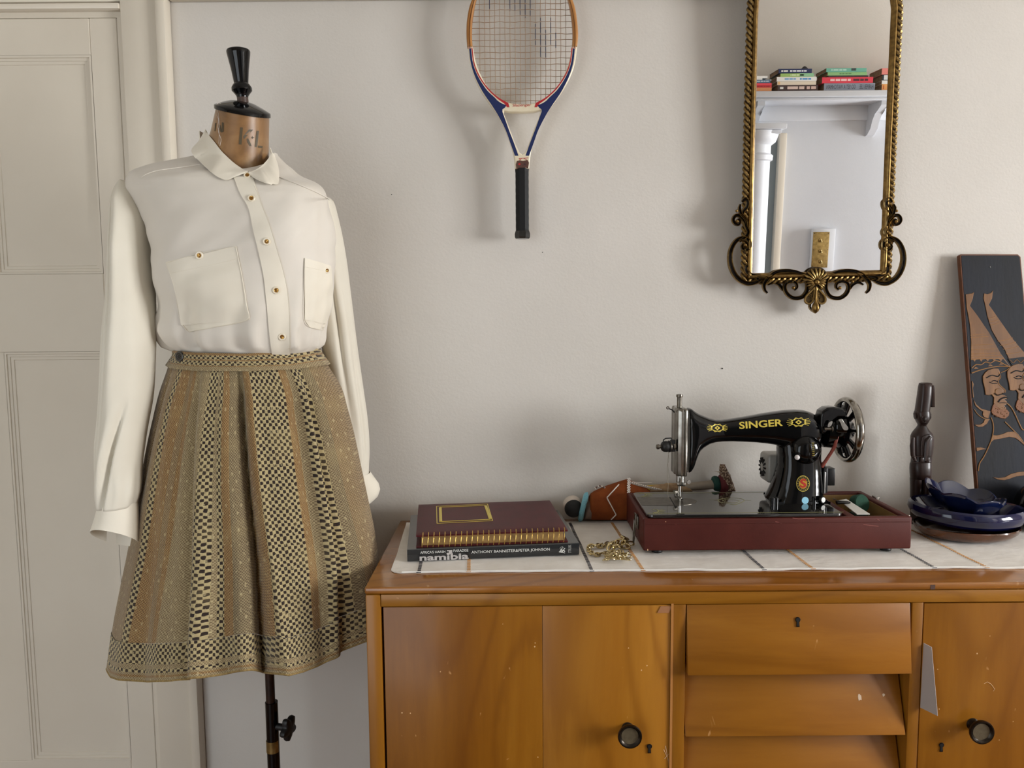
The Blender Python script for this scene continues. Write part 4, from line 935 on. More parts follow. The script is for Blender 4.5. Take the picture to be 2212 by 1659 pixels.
# body casting: arm + head + column, fused
def X(px, Y=YM): return P(px, 950, Y).x
def Zp(py, Y=YM, px=1600): return P(px, py, Y).z
def sring_x(px, yt, yb, ty, n=32, e=2.6, dy=0):
    zt_, zb_ = P(px, yt, YM).z, P(px, yb, YM).z; c = (zt_+zb_)/2; h = (zt_-zb_)/2; x = X(px); r = []
    for k in range(n):
        a = 2*PI*k/n; ca, sa = math.cos(a), math.sin(a)
        r.append((x, YM+dy+ty*math.copysign(abs(ca)**(2/e), ca), c+h*math.copysign(abs(sa)**(2/e), sa)))
    return r
def Z2(x, y): return (1400+.226*x, 820+.226*y)
st_ = [(375, 268, 888, .030, 3.6), (400, 270, 880, .0315, 3.2), (425, 290, 840, .032, 3), (450, 308, 760, .032, 2.8), (480, 325, 690, .031, 2.7), (520, 342, 648, .030, 2.6), (580, 366, 612, .028, 2.5), (640, 382, 596, .026, 2.4),
       (700, 385, 590, .025, 2.4), (800, 372, 589, .026, 2.4), (900, 356, 592, .027, 2.5), (1000, 339, 597, .028, 2.5), (1100, 321, 604, .030, 2.6), (1200, 306, 618, .032, 2.7), (1300, 293, 640, .034, 2.8), (1400, 287, 660, .036, 2.8), (1480, 291, 670, .036, 2.8), (1540, 308, 660, .035, 2.7), (1590, 335, 650, .033, 2.6), (1618, 372, 620, .028, 2.4), (1628, 410, 580, .018, 2.2)]
arm = B().loft([sring_x(Z2(x, 0)[0], Z2(0, a)[1], Z2(0, c)[1], ty, e=e) for x, a, c, ty, e in st_])
cl = [(600, 1240, 1640, .034), (660, 1238, 1640, .035), (720, 1242, 1636, .036), (830, 1236, 1638, .038), (920, 1214, 1642, .041), (1000, 1190, 1645, .044), (1070, 1160, 1648, .047), (1130, 1128, 1650, .050), (1155, 1120, 1651, .051), (1185, 1150, 1651, .050), (1205, 1170, 1650, .049)]
def cring(y, xl, xr, ty, n=32, e=2.7):
    py = Z2(0, y)[1]; a, c = P(Z2(xl, 0)[0], py, YM), P(Z2(xr, 0)[0], py, YM); m_, h = (a+c)/2, (c.x-a.x)/2; r = []
    for k in range(n):
        q = 2*PI*k/n; ca, sa = math.cos(q), math.sin(q); r.append((m_.x+h*math.copysign(abs(ca)**(2/e), ca), YM+ty*math.copysign(abs(sa)**(2/e), sa), m_.z))
    return r
colb = B().loft([cring(*c) for c in cl])
tmp = B().add(arm.v, arm.f).add(colb.v, colb.f)
me = bpy.data.meshes.new('t'); me.from_pydata([tuple(p) for p in tmp.v], [], tmp.f); me.update()
bm_ = bmesh.new(); bm_.from_mesh(me); bmesh.ops.recalc_face_normals(bm_, faces=bm_.faces); bm_.to_mesh(me); bm_.free()
ob = link(bpy.data.objects.new('t', me)); md = ob.modifiers.new('r', 'REMESH'); md.mode = 'VOXEL'; md.voxel_size = .0022; ms = ob.modifiers.new('s', 'SMOOTH'); ms.iterations = 7; ms.factor = .6
dg = bpy.context.evaluated_depsgraph_get(); em = bpy.data.meshes.new_from_object(ob.evaluated_get(dg))
body = B().add([v.co.copy() for v in em.vertices], [tuple(p.vertices) for p in em.polygons]); bpy.data.objects.remove(ob); bpy.data.meshes.remove(em)
body.obj('body', blk, sm_, smooth=180); bbv = body.bvh()
def on(px, py, off=.0003): return cast(bbv, px, py, off, YM-.03)
B().box(X(1669), X(1776), YM-.044, YM+.040, zbt-.0006, Zp(1093), .003).obj('column_foot', blk, sm_)
for px in (1672, 1680, 1762): B().lathe([(.0045, 0), (.0045, .012), (.003, .014)], (X(px, YM-.046), YM-.046, zbt), n=14).obj('hinge_pin', blk, sm_)
c = onbed(1788, 1096); B().lathe([(.0, -.006), (.0065, -.006), (.0075, -.004), (.0075, .004), (.0065, .006), (.0, .006)], (c.x, YM-.045, zbt+.0075), (.45, -1, .1), 24).obj('release_roller', blk, sm_)
B().lathe([(.0, 0), (.0052, 0), (.0052, .0008), (.0, .0009)], Vector((c.x, YM-.045, zbt+.0075))+Vector((.45, -1, .1)).normalized()*.006, (.45, -1, .1), 24).obj('roller_label', simple('white_disc', (225, 225, 220), .4), sm_)
B().tube([Vector((c.x-.03, YM-.047, zbt+.004)), Vector((c.x-.006, YM-.047, zbt+.005))], .002, 8).obj('release_arm', blk, sm_)
# gold lettering and ornaments that follow the casting
def ontext(s, bl, br, tl, m, root, bvh=bbv, Y=YM-.03, nm='lettering', off=.0, lift=.0002, skew=0):
    v, f = text2d(s, 1, 0, off); v = fit(v, 0, 0, 1, 1); v, f = subdiv2d([Vector((q.x*100, q.y*18, 0)) for q in v], f, 3.0); v = [Vector((q.x/100, q.y/18, 0)) for q in v]; b = B(); out = []
    for q in v:
        px = bl[0]+(br[0]-bl[0])*q.x+(tl[0]-bl[0])*q.y; py = bl[1]+(br[1]-bl[1])*q.x+(tl[1]-bl[1])*q.y; out.append(cast(bvh, px, py, lift, Y))
    b.add(out, f); return b.obj(nm, m, root, smooth=0)
def sharp_text():
    pass
ontext('SINGER', (1597, 927), (1691, 920), (1596, 912), mt['goldprint'], sm_, off=.025, lift=.0008)
def online(pts, r, m, nm, root=sm_, bvh=bbv, Y=YM-.03, n=None, closed=False):
    q = spline(pts, n) if n else pts; B().tube([cast(bvh, x, y, .0001, Y) for x, y in q], r, 5, flat=.4, ndir=(0, -1, 0), closed=closed).obj(nm, m, root)
def onpoly(pts, m, nm, root=sm_, bvh=bbv, Y=YM-.03, lift=.0003):
    v, f = curve2d([[(x, -y) for x, y in pts]], 0, 0); B().add([cast(bvh, q.x, -q.y, lift, Y) for q in v], f).obj(nm, m, root, smooth=0)
for cx, cy, k, tilt in ((1549.5, 924.5, .92, .0), (1725, 912, 1.05, -.03)):
    def T(x, y): return (cx+x*k, cy+y*k+x*tilt)
    online([T(*p) for p in ell(0, 0, 14, 7.4, 30)], .0007, mt['goldprint'], 'gold_ornament', closed=True)
    online([T((14-2.3*math.cos(8*a))*math.cos(a), (8.3-1.4*math.cos(8*a))*math.sin(a)) for a in [2*PI*i/64 for i in range(64)]], .0006, mt['goldprint'], 'gold_ornament', closed=True)
    onpoly([T(-7, 0), T(0, -5), T(7, 0), T(0, 5)], mt['goldprint'], 'gold_ornament')
    onpoly([T(-3, 0), T(0, -2), T(3, 0), T(0, 2)], blk, 'ornament_centre', lift=.0005)
    for s in (-1, 1):
        for j in range(5):
            a = (j-2)*.30; online([T(s*15*math.cos(a), 8*math.sin(a)), T(s*(25-abs(j-2)*.8)*math.cos(a*.8), 14*math.sin(a*.9))], .0005, mt['goldprint'], 'gold_ray')
# badge and stickers
onpoly(ell(1734.5, 1044.6, 14.6, 17.4, 32), mt['goldprint'], 'badge_rim', lift=.0004)
onpoly(ell(1734.5, 1044.6, 13.4, 16.0, 32), simple('badge_black', (30, 20, 16), .3), 'badge_ground', lift=.0007)
for a in range(16):
    t = 2*PI*a/16; onpoly(ell(1734.5+11.4*math.cos(t), 1044.6+13.6*math.sin(t), .8, 1.0, 6), mt['goldprint'], 'badge_dot', lift=.0009)
onpoly(ell(1734.5, 1044.6, 9, 11.4, 28), simple('badge_field', (196, 150, 52), .35, .3), 'badge_field', lift=.0009)
ontext('S', (1728.5, 1054), (1741.5, 1053), (1728, 1035), simple('badge_red', (178, 34, 26), .4), sm_, lift=.0012, off=.03, nm='badge_letter')
onpoly(ell(1739.3, 1081, 7.4, 7.6, 24), simple('pale_blue_sticker', (150, 208, 232), .3), 'sticker', lift=.0004)
# stitch-length dial
dc = on(1744, 972, 0); dn = Vector((.12, -1, 0)).normalized()
B().lathe([(.0315, -.014), (.0315, -.004), (.0290, .0), (.027, .004), (.021, .0095), (.012, .0125), (.0, .0135)], dc+dn*.0015, dn, 44).obj('stitch_dial', blk, sm_, smooth=60)
du = Vector((0, 0, 1)); dr_ = dn.cross(du).normalized()*-1
B().tube([dc+dn*(.0015+.0138*math.cos(t*1.25)+.0008)+du*(.026*math.sin(t*1.25))+dr_*-.002 for t in [-1+.1*i for i in range(21)]], .0022, 6, flat=.6).obj('dial_slot_bar', blk, sm_)
q = P(1722, 988, dc.y-.015); B().ball(q, .0052, 16, 10).obj('dial_knob', simple('pearl_white', (222, 214, 212), .25, coat=.4), sm_)
B().tube([q, q+Vector((.004, .012, .001))], .0022, 8).obj('dial_knob_stem', mt['steel'], sm_)
for k in range(7):
    z = 957+4.4*k; a = P(1756+k*.2, z, dc.y-.0135); B().box(a.x-.0022, a.x+.0022, a.y-.0008, a.y+.001, a.z-.0004, a.z+.0004).obj('dial_mark', mt['goldprint'], sm_, smooth=0)
# chrome face plate with flutes, needle bar and presser
fx0 = P(1463, 950, YM-.030).x; fx1 = X(1484, YM-.03)
prof = [(fx1, .0335), (fx1-.002, .0345), (fx1-.004, .0335), (fx1-.0055, .0315), (fx1-.007, .0335), (fx1-.0095, .034), (fx1-.012, .032), (fx0+.002, .030), (fx0, .026), (fx0-.0008, .022), (fx0+.0012, .017), (fx0+.0012, .012), (fx0-.001, .008), (fx0-.001, -.008), (fx0+.0012, -.012), (fx0+.0012, -.017), (fx0-.0008, -.022), (fx0, -.028), (fx0+.002, -.031), (fx1, -.031)]
zs_ = [(Zp(1021), .97), (Zp(1018), 1), (Zp(900), 1), (Zp(885), 1), (Zp(880), .95), (Zp(878), .85)]
xm_ = (fx0+fx1)/2
B().loft([[(xm_+(x-xm_)*s, YM-y*s, z+(0 if z < Zp(950) else 0)) for x, y in prof] for z, s in zs_]).obj('face_plate', simple('dull_chrome', (150, 146, 138), .2, 1, var=(118, 112, 104), vs=60), sm_, smooth=40)
nx = X(1469.5, YM-.012)
B().lathe([(.0, 0), (.0052, 0), (.0052, Zp(857)-Zp(895)), (.0066, Zp(857)-Zp(895)+.0004), (.0070, Zp(854)-Zp(895)), (.0066, Zp(851)-Zp(895)), (.003, Zp(850)-Zp(895)), (0, Zp(850)-Zp(895))], (nx, YM, Zp(895)), n=24).obj('pressure_screw', mt['steel'], sm_)
B().lathe([(.0, 0), (.0046, 0), (.0046, Zp(1015)-Zp(1043)), (0, Zp(1015)-Zp(1043))], (nx, YM, Zp(1043)), n=20).obj('presser_bar', mt['chrome'], sm_)
B().lathe([(.0, 0), (.003, 0), (.0034, Zp(1040)-Zp(1078)), (0, Zp(1040)-Zp(1078))], (nx+.001, YM-.004, Zp(1078)), n=16).obj('presser_bar', mt['chrome'], sm_)
B().lathe([(.0, 0), (.0024, 0), (.0024, .034), (0, .034)], (nx+.006, YM-.01, Zp(1040)), n=14).obj('needle_bar', mt['chrome'], sm_)
B().tube([(nx+.0055, YM-.011, Zp(1044)), (nx+.0055, YM-.011, Zp(1084))], .0006, 6).obj('needle', mt['chrome'], sm_)
B().box(nx-.005, nx+.012, YM-.016, YM-.004, Zp(1046), Zp(1038), .0015).obj('needle_clamp', mt['chrome'], sm_)
q = P(1488, 1041, YM-.012); B().lathe([(.0, -.001), (.0042, -.001), (.0042, .001), (.0, .001)], q, (.25, -1, 0), 18).obj('thumb_screw', mt['chrome'], sm_)
B().tube([(nx+.008, YM-.011, Zp(1042)), q], .0015, 8).obj('thumb_screw_stem', mt['chrome'], sm_)
B().box(nx-.009, nx-.001, YM-.012, YM+.002, Zp(1072), Zp(1060), .0012).obj('presser_foot_bracket', mt['chrome'], sm_)
q = P(1459, 1063, YM-.012); B().lathe([(.0, -.003), (.0045, -.003), (.0045, .003), (.0, .003)], q, (-1, -.3, 0), 16).obj('presser_foot_screw', mt['chrome'], sm_)
zf = zbt+.0035
for s in (-1, 1):
    B().tube([(nx+s*.003, YM+.006, zf+.006), (nx+s*.003, YM-.006, zf+.001), (nx+s*.004, YM-.018, zf), (nx+s*.0045, YM-.028, zf+.003)], .0016, 8).obj('presser_toe', mt['chrome'], sm_)
B().ball((nx, YM, zf+.008), .0055, 12, 8).obj('presser_ankle', mt['chrome'], sm_)
for k in range(5): B().box(nx+.0065, nx+.010, YM-.012, YM-.010, Zp(1023+k*2.6)-.0005, Zp(1023+k*2.6)+.0005).obj('needle_bar_thread', mt['steel'], sm_, smooth=0)
# take-up lever, tension dial, thread
def M1(x, y): return (1400+.187*x, 830+.187*y)
Yq = YM-.012
B().tube([P(*M1(305, 325), Yq), P(*M1(275, 295), Yq), P(*M1(245, 283), Yq)], [.0016, .0014, .0013], 8).obj('take_up_lever', mt['blackm'], sm_)
c = P(*M1(228, 273), Yq); B().tube([c+Vector((math.cos(a)*.0024, 0, math.sin(a)*.0024)) for a in [2*PI*k/14 for k in range(14)]], .0010, 6, closed=True).obj('take_up_eye', mt['steel'], sm_)
tc = P(1456, 964, YM-.020); ax = Vector((-1, -.12, 0)).normalized()
def tl(prof, m, nm): B().lathe([(r*MPX*YM*.96, h*MPX*YM*.96) for r, h in prof], tc, ax, 26).obj(nm, m, sm_)
tl([(0, -2), (9, -2), (9, 3), (6, 3), (6, 10), (0, 10)], mt['steel'], 'tension_mount')
tl([(0, 8), (12.5, 8), (13, 9), (12.5, 10), (0, 10)], mt['steel'], 'tension_disc'); tl([(0, 11), (12.5, 11), (13.5, 12), (12.5, 13), (0, 13)], mt['blackm'], 'tension_disc')
tl([(0, 13), (12, 14), (12.6, 18), (12, 24), (9.5, 28), (6, 30), (0, 30)], mt['blackm'], 'tension_dial')
tl([(0, 30), (3.6, 30), (3.6, 34), (5.6, 34.5), (6, 37), (5.8, 39.5), (4, 41), (0, 41)], mt['steel'], 'tension_nut')
B().tube([P(*M1(p[0], p[1]), YM-.024) for p in ((175, 660), (180, 640), (205, 625), (265, 622), (275, 640), (280, 690))], .0013, 8).obj('check_spring_guard', mt['blackm'], sm_)
B().box(tc.x-.008, tc.x+.002, YM-.026, YM-.018, Zp(970), Zp(945), .001).obj('tension_bracket', mt['blackm'], sm_)
thr_ = simple('beige_thread', (150, 138, 118), .8)
B().tube(spline([tuple(P(*M1(x, y), YM-.018)) for x, y in ((232, 785), (240, 880), (226, 920), (222, 1050), (232, 1150), (228, 1250), (236, 1330), (252, 1350))], 40), .00035, 5).obj('thread', thr_, sm_)
B().tube(spline([tuple(P(*M1(x, y), YM-.016)) for x, y in ((236, 790), (228, 900), (238, 1030), (246, 1060), (238, 1085))], 30), .0003, 5).obj('thread', thr_, sm_)
# handwheel with nine spokes
hw = Vector((P(1829, 928, YM).x, YM, P(1829, 928, YM).z)); RW = 71.5*MPX*YM
wh_ = bpy.data.objects.new('handwheel', None); wh_.location = hw-sm_.location; link(wh_); wh_.parent = sm_
rim = [(RW-.004+.0042*math.cos(a), .0085*math.sin(a)) for a in [2*PI*k/16 for k in range(16)]]
nr = 72
b = B(); rr_ = [[hw+Vector((h+.0, r*math.cos(t), r*math.sin(t))) for r, h in [(RW-.0055+.0058*math.cos(a), .0088*math.sin(a)) for a in [2*PI*k/16 for k in range(16)]]] for t in [2*PI*i/nr for i in range(nr)]]
rr_.append(rr_[0]); b.loft(rr_, cap=False); b.obj('rim', simple('worn_chrome', (176, 172, 164), .13, 1, var=(104, 98, 90), vs=45), wh_)
for k in range(9):
    t = 2*PI*(k+.35)/9; d = Vector((0, math.cos(t), math.sin(t)))
    B().tube([hw+d*.028+Vector((-.010, 0, 0)), hw+d*(RW*.6)+Vector((-.004, 0, 0)), hw+d*(RW-.010)], [.0050, .0042, .0048], 10, flat=1.5, ndir=(1, 0, 0)).obj('spoke', blk, wh_)
B().lathe([(0, -.052), (.024, -.052), (.036, -.046), (.038, -.030), (.030, -.026), (.030, -.020), (.037, -.016), (.037, -.006), (.030, .0), (.020, .008), (.018, .012), (0, .012)], hw+Vector((-.003, 0, 0)), (1, 0, 0), 40).obj('hub', blk, wh_)
# bobbin winder housing, latch, spindle, belt
def M2(x, y): return (1620+.1748*x, 830+.1748*y)
wp = Plane((0, YM-.034, 0), (1, 0, 0), (0, 0, 1))
wp.plate([[M2(*p) for p in [(838, 385), (860, 320), (920, 280), (1000, 270), (1100, 282), (1150, 310), (1165, 350), (1165, 395), (1120, 400), (1050, 400), (1000, 440), (985, 500), (930, 560), (880, 600), (850, 600), (835, 500)]]], -.030, .004, .004).obj('winder_bracket', blk, sm_)
B().lathe([(0, 0), (.021, 0), (.023, .004), (.023, .02), (0, .02)], P(*M2(1080, 520), YM-.02)+Vector((-.008, 0, 0)), (1, -.1, 0), 30).obj('winder_wheel', blk, sm_)
a, c = P(*M2(918, 553), YM-.047), P(*M2(1020, 553), YM-.047)
B().lathe([(.0, 0), (.0032, 0), (.0032, (c-a).length*.85), (.0058, (c-a).length*.86), (.0058, (c-a).length), (0, (c-a).length)], a, (1, 0, 0), 16).obj('winder_spindle', mt['steel'], sm_)
for pts, nm in (([(1088, 440), (1110, 430), (1140, 430), (1155, 460), (1205, 520), (1215, 555), (1195, 570), (1165, 568), (1140, 545), (1115, 480)], 'winder_latch'), ([(975, 470), (1000, 458), (1020, 462), (1010, 500), (990, 525), (960, 530), (962, 505)], 'winder_thumb')):
    wp.plate([[M2(*p) for p in spline(pts+[pts[0]], 30)[:-1]]], .012, .0145, .0006).obj(nm, mt['chrome'], sm_)
belt = simple('red_brown_belt', (132, 56, 40), .6)
B().tube([P(*M2(1080, 640), YM-.03), P(*M2(1050, 760), YM-.034), P(*M2(1000, 850), YM-.03), P(*M2(885, 1020), YM-.02)], .0034, 8).obj('drive_belt', belt, sm_)
for i in range(22):
    t = i/21; p = P(*M2(1050, 760), YM-.034).lerp(P(*M2(885, 1020), YM-.02), t); B().ball(p+Vector((.0028, -.001, -.0012)), .0012, 6, 4).obj('belt_tooth', belt, sm_)
# grey motor behind and black connector block
mc = P(1662, 1010, YM+.062); mg = simple('grey_beige_enamel', (150, 146, 138), .4, coat=.2)
x0, x1 = P(1647, 1010, YM+.05).x, P(1700, 1010, YM+.05).x; z0, z1 = P(1660, 1040, YM+.05).z, P(1660, 979, YM+.05).z
B().box(x0+.004, x1+.03, YM+.030, YM+.085, z0, z1, .008, 4).obj('motor_housing', mg, sm_)
cz_ = (z0+z1)/2; cy_ = YM+.0575; x0 += .004
B().lathe([(.024, .004), (.022, 0), (.006, -.0035), (.0, -.004)], (x0, cy_, cz_), (1, 0, 0), 30, e=1).obj('motor_end_cap', mg, sm_)
for k in range(12):
    t = 2*PI*k/12; d = Vector((0, math.cos(t), math.sin(t))); B().obox(Vector((x0-.0022, cy_, cz_))+d*.0150, d*.0055, Vector((.0014, 0, 0)), d.cross(Vector((1, 0, 0)))*.0016).obj('motor_vent', mt['dark'], sm_, smooth=0)
for dz in (-.022, .022): B().lathe([(.0, 0), (.003, 0), (.003, .002), (0, .002)], (x0+.006, YM+.034, cz_+dz), (-1, -.6, 0), 10).obj('motor_screw', mt['dark'], sm_)
B().box(X(1783, YM+.02), X(1800, YM+.02), YM+.005, YM+.035, Zp(1052), Zp(1015), .001).obj('terminal_block', simple('black_bakelite', (14, 14, 15), .3), sm_)
B().box(X(1773), X(1783), YM-.020, YM+.03, Zp(1062), Zp(1008), .002).obj('motor_bracket', mt['blackm'], sm_)
B().box(X(1782, YM-.02), X(1784.5, YM-.02), YM-.024, YM+.004, Zp(1062), Zp(1016), .0006).obj('bracket_plate', simple('pale_metal', (210, 208, 204), .3, .6), sm_)
B().box(X(1775), X(1781), YM-.012, YM+.01, Zp(1012), Zp(1000), .002).obj('motor_pulley', mt['blackm'], sm_)
# ================================================================ dress form
YD = 1.48
df = thing('dress_form', (P(588, 1600, YD).x, YD, 0), 'brown paper-skinned dress form with black turned neck knob on a black metal stand', 'dress form')
paper = M('shellacked_paper', (160, 120, 78), .32); n_ = paper.noise(16, (1, 1, 1), 5, .8)
vor = paper.node('ShaderNodeTexVoronoi'); vor.inputs['Scale'].default_value = 26; tcn = paper.node('ShaderNodeTexCoord'); paper.L.new(tcn.outputs['Object'], vor.inputs['Vector'])
paper.color(paper.mix(paper.math('MULTIPLY', vor.outputs['Distance'], .4), paper.ramp(n_, [(.28, (108, 76, 44)), (.5, (146, 108, 68)), (.72, (172, 136, 92))]), (120, 86, 52)))
paper.set('Coat Weight', .4); paper = paper.m
def X_(px, py=600, Y=YD): return P(px, py, Y).x
def fit_ring(xl, xr, z, b, Yc, n=48, e=2.2, tilt=None, fold=None, rot=0.0):
    """closed horizontal ring whose outline, seen from the camera, spans xl..xr"""
    a = (P(xr, 600, Yc).x-P(xl, 600, Yc).x)/2; cx = (P(xr, 600, Yc).x+P(xl, 600, Yc).x)/2
    for it in range(6):
        pts = []
        for k in range(n):
            q = 2*PI*k/n; ca, sa = math.cos(q), math.sin(q)
            dx = -a*math.copysign(abs(ca)**(2/e), ca); dy = -b*math.copysign(abs(sa)**(2/e), sa)
            if rot: dx, dy = dx, dy+rot*dx
            p = Vector((cx+dx, Yc+dy, z+(tilt(dx, dy) if tilt else 0)))
            pts.append(p)
        pr = [proj(p)[0] for p in pts]; L, R = min(pr), max(pr)
        s = (xr-xl)/(R-L); a *= s; cx += ((xl+xr)-(L+R))/2*Yc/F
    if fold: pts = [p+fold(k/n, p) for k, p in enumerate(pts)]
    return pts
# neck
tiltn = lambda dx, dy: -0.20*dx+0.26*dy
znt = P(524, 243, YD).z; znb = P(520, 400, YD).z
rings = []
for f in [i/10 for i in range(11)]:
    xl = interp(f, [(0, 466), (.3, 455), (.5, 446), (.75, 443), (1, 440)]); xr = interp(f, [(0, 582), (.3, 581), (.6, 581), (.8, 582), (1, 584)])
    rings.append(fit_ring(xl, xr, znt+(znb-znt)*f, .052+.008*f*f, YD, 48, 2.0, (lambda g: (lambda dx, dy: tiltn(dx, dy)*(1-g*.6)))(f)))
neck = B().loft(rings); neck.obj('neck', paper, df); nv = neck.bvh()
cp = [fit_ring(463-1, 584+1, znt+.0005, .0535, YD, 48, 2.0, tiltn)]
cc = sum(cp[0], Vector())/48
B().loft([[c+Vector((0, 0, -.0015)) for c in cp[0]], [c+Vector((0, 0, .0045)) for c in cp[0]], [cc+(c-cc)*.985+Vector((0, 0, .0062)) for c in cp[0]], [cc+(c-cc)*.72+Vector((0, 0, .0125)) for c in cp[0]], [cc+(c-cc)*.42+Vector((0, 0, .0185)) for c in cp[0]], [cc+(c-cc)*.2+Vector((0, 0, .0205)) for c in cp[0]]]).obj('neck_cap', mt['black'], df, smooth=40)
k0 = P(526, 233, YD); k1 = P(514, 104, YD); ax = (k1-k0); Lk = ax.length; kp = MPX*YD
def kn(prof, m, nm): B().lathe([(r*kp, (233-y)/129*Lk) for r, y in prof], k0, ax, 36).obj(nm, m, df, smooth=35)
kn([(0, 233), (11.5, 233), (11.5, 211), (0, 211)], simple('dark_wood_collar', (70, 52, 44), .4, coat=.3), 'knob_collar')
kn([(0, 211.5), (11.6, 211.5), (12, 208), (15, 203), (20.5, 196), (20.8, 190), (17, 183), (14.6, 180), (15, 175), (18, 150), (23.3, 118), (24.2, 112), (23, 109), (12, 104.5), (0, 103.5)], mt['black'], 'neck_knob')
ink = simple('faded_ink', (78, 66, 44), .55)
def onn(poly, nm='stencil_letter', m=ink):
    v, f = curve2d([[(x, -y) for x, y in poly]], 0, 0); B().add([cast(nv, q.x, -q.y, .0006, YD-.05) for q in v], f).obj(nm, m, df, smooth=0)
def Z6(x, y): return (400+.1929*x, 80+.1929*y)
for poly in ([(618, 1012), (646, 1014), (630, 1206), (600, 1202)], [(712, 1036), (760, 1038), (655, 1146), (652, 1110)], [(688, 1146), (704, 1134), (722, 1170), (744, 1222), (722, 1222), (696, 1180)],
             [(798, 1050), (824, 1052), (804, 1232), (778, 1230)], [(818, 1216), (866, 1222), (862, 1244), (814, 1240)], [(338, 965), (352, 962), (340, 1050), (330, 1058)], [(414, 955), (434, 960), (432, 1058), (406, 1072)], [(380, 990), (396, 985), (412, 1060), (396, 1064)]):
    onn([Z6(*p) for p in poly])
onn([Z6(*p) for p in [(752, 1106), (757, 1122), (776, 1126), (757, 1132), (752, 1144), (747, 1132), (734, 1128), (747, 1122)]])
thd = simple('loose_thread', (214, 202, 190), .8)
for pts in ([(370, 735), (355, 775), (378, 870), (385, 1000), (376, 1060), (405, 1150), (392, 1220)], [(380, 740), (365, 790), (362, 880), (378, 930), (370, 1010), (384, 1070), (382, 1200)], [(345, 770), (360, 745), (385, 735), (395, 745)]):
    q = [Z6(*p) for p in pts]; B().tube(spline([tuple(cast(nv, x, y, .0009, YD-.03)) for x, y in q], 40), .0004, 5).obj('loose_thread', thd, df)
# pole and foot
xp = P(586, 1500, YD)
zc1 = P(590, 1560, YD).z
B().lathe([(.0, 0), (.0090, 0), (.0090, 1.05-.5), (0, 1.05-.5)], (X_(584, 1500), YD, .5), n=24).obj('inner_pole', simple('rusty_black', (30, 22, 18), .45, .5, var=(58, 36, 24), vs=60), df)
B().lathe([(.0, 0), (.0125, 0), (.0125, P(590, 1516, YD).z-.09), (0, P(590, 1516, YD).z-.09)], (X_(588, 1560), YD, .09), n=24).obj('outer_pole', mt['black'], df)
B().lathe([(.0, 0), (.0130, 0), (.0130, .024), (0, .024)], (X_(589, 1600), YD, P(590, 1622, YD).z), n=24).obj('brass_band', mt['brass'], df)
q = P(604, 1570, YD-.004); ax = Vector((1, -.25, -.02)).normalized()
B().lathe([(0, -.015), (.007, -.015), (.007, .012), (0, .012)], q, ax, 14).obj('clamp_screw', mt['blackm'], df)
sd = ax.orthogonal().normalized(); sw_ = ax.cross(sd)
b = B(); n = 60
def star5(r, h): return [q+ax*h+(sd*math.cos(a)+sw_*math.sin(a))*r*(1+.20*math.cos(5*a)) for a in [2*PI*k/n for k in range(n)]]
b.loft([star5(.012, .012), star5(.0200, .014), star5(.0215, .018), star5(.0205, .024), star5(.014, .027)]); b.obj('clamp_knob', mt['blackm'], df, smooth=50)
for k in range(3):
    a = k*2*PI/3+.5; d = Vector((math.cos(a), math.sin(a), 0)); B().tube([Vector((X_(588, 1560), YD, .16)), Vector((X_(588, 1560), YD, .10))+d*.10, Vector((X_(588, 1560), YD, .012))+d*.17], .010, 12).obj('leg', mt['black'], df)
# torso inside the blouse (only its neck shows)
# ================================================================ blouse
def fabric(name, col, col2, rough=.62, trans=.0, bs=1500):
    m = M(name, col, rough, 0, .3); m.color(m.ramp(m.noise(7, detail=3), [(.3, col), (.7, col2)])); m.bump(m.noise(bs, detail=2), .12, .0004); m.bump(m.noise(26, (1.6, 1.6, .6), 3, .6), .10, .003)
    m.set('Sheen Weight', .25); m.set('Sheen Roughness', .4); m.set('Subsurface Weight', .0); return m.m
iv = fabric('ivory_crepe', (222, 214, 202), (216, 208, 195))
iv3 = fabric('ivory_crepe_sleeve', (222, 215, 199), (216, 208, 191)); iv2 = fabric('ivory_crepe_double', (233, 225, 208), (227, 218, 200))
bl_ = thing('blouse', (P(530, 600, YD).x, YD, P(530, 760, YD).z), 'ivory long-sleeved button blouse with two chest pockets, worn by the dress form', 'blouse')
G = lambda x, c, w: math.exp(-((x-c)/w)**2)
rows = [(330, 428, 602, .062), (336, 405, 606, .070), (342, 370, 612, .077), (347, 342, 616, .083), (352, 315, 620, .088), (358, 297, 626, .092), (364, 281, 632, .094), (374, 271, 640, .097), (384, 266, 654, .099), (394, 263, 677, .101), (407, 263, 693, .104), (424, 274, 702, .107), (445, 290, 710, .112), (475, 308, 719, .118),
        (510, 320, 723, .124), (550, 328, 722, .129), (590, 333, 721, .131), (630, 336, 718, .130), (670, 337, 714, .127), (700, 337, 708, .124), (722, 341, 702, .120), (738, 350, 698, .114), (750, 361, 694, .108), (757, 372, 688, .102), (766, 384, 676, .092), (780, 392, 668, .086)]
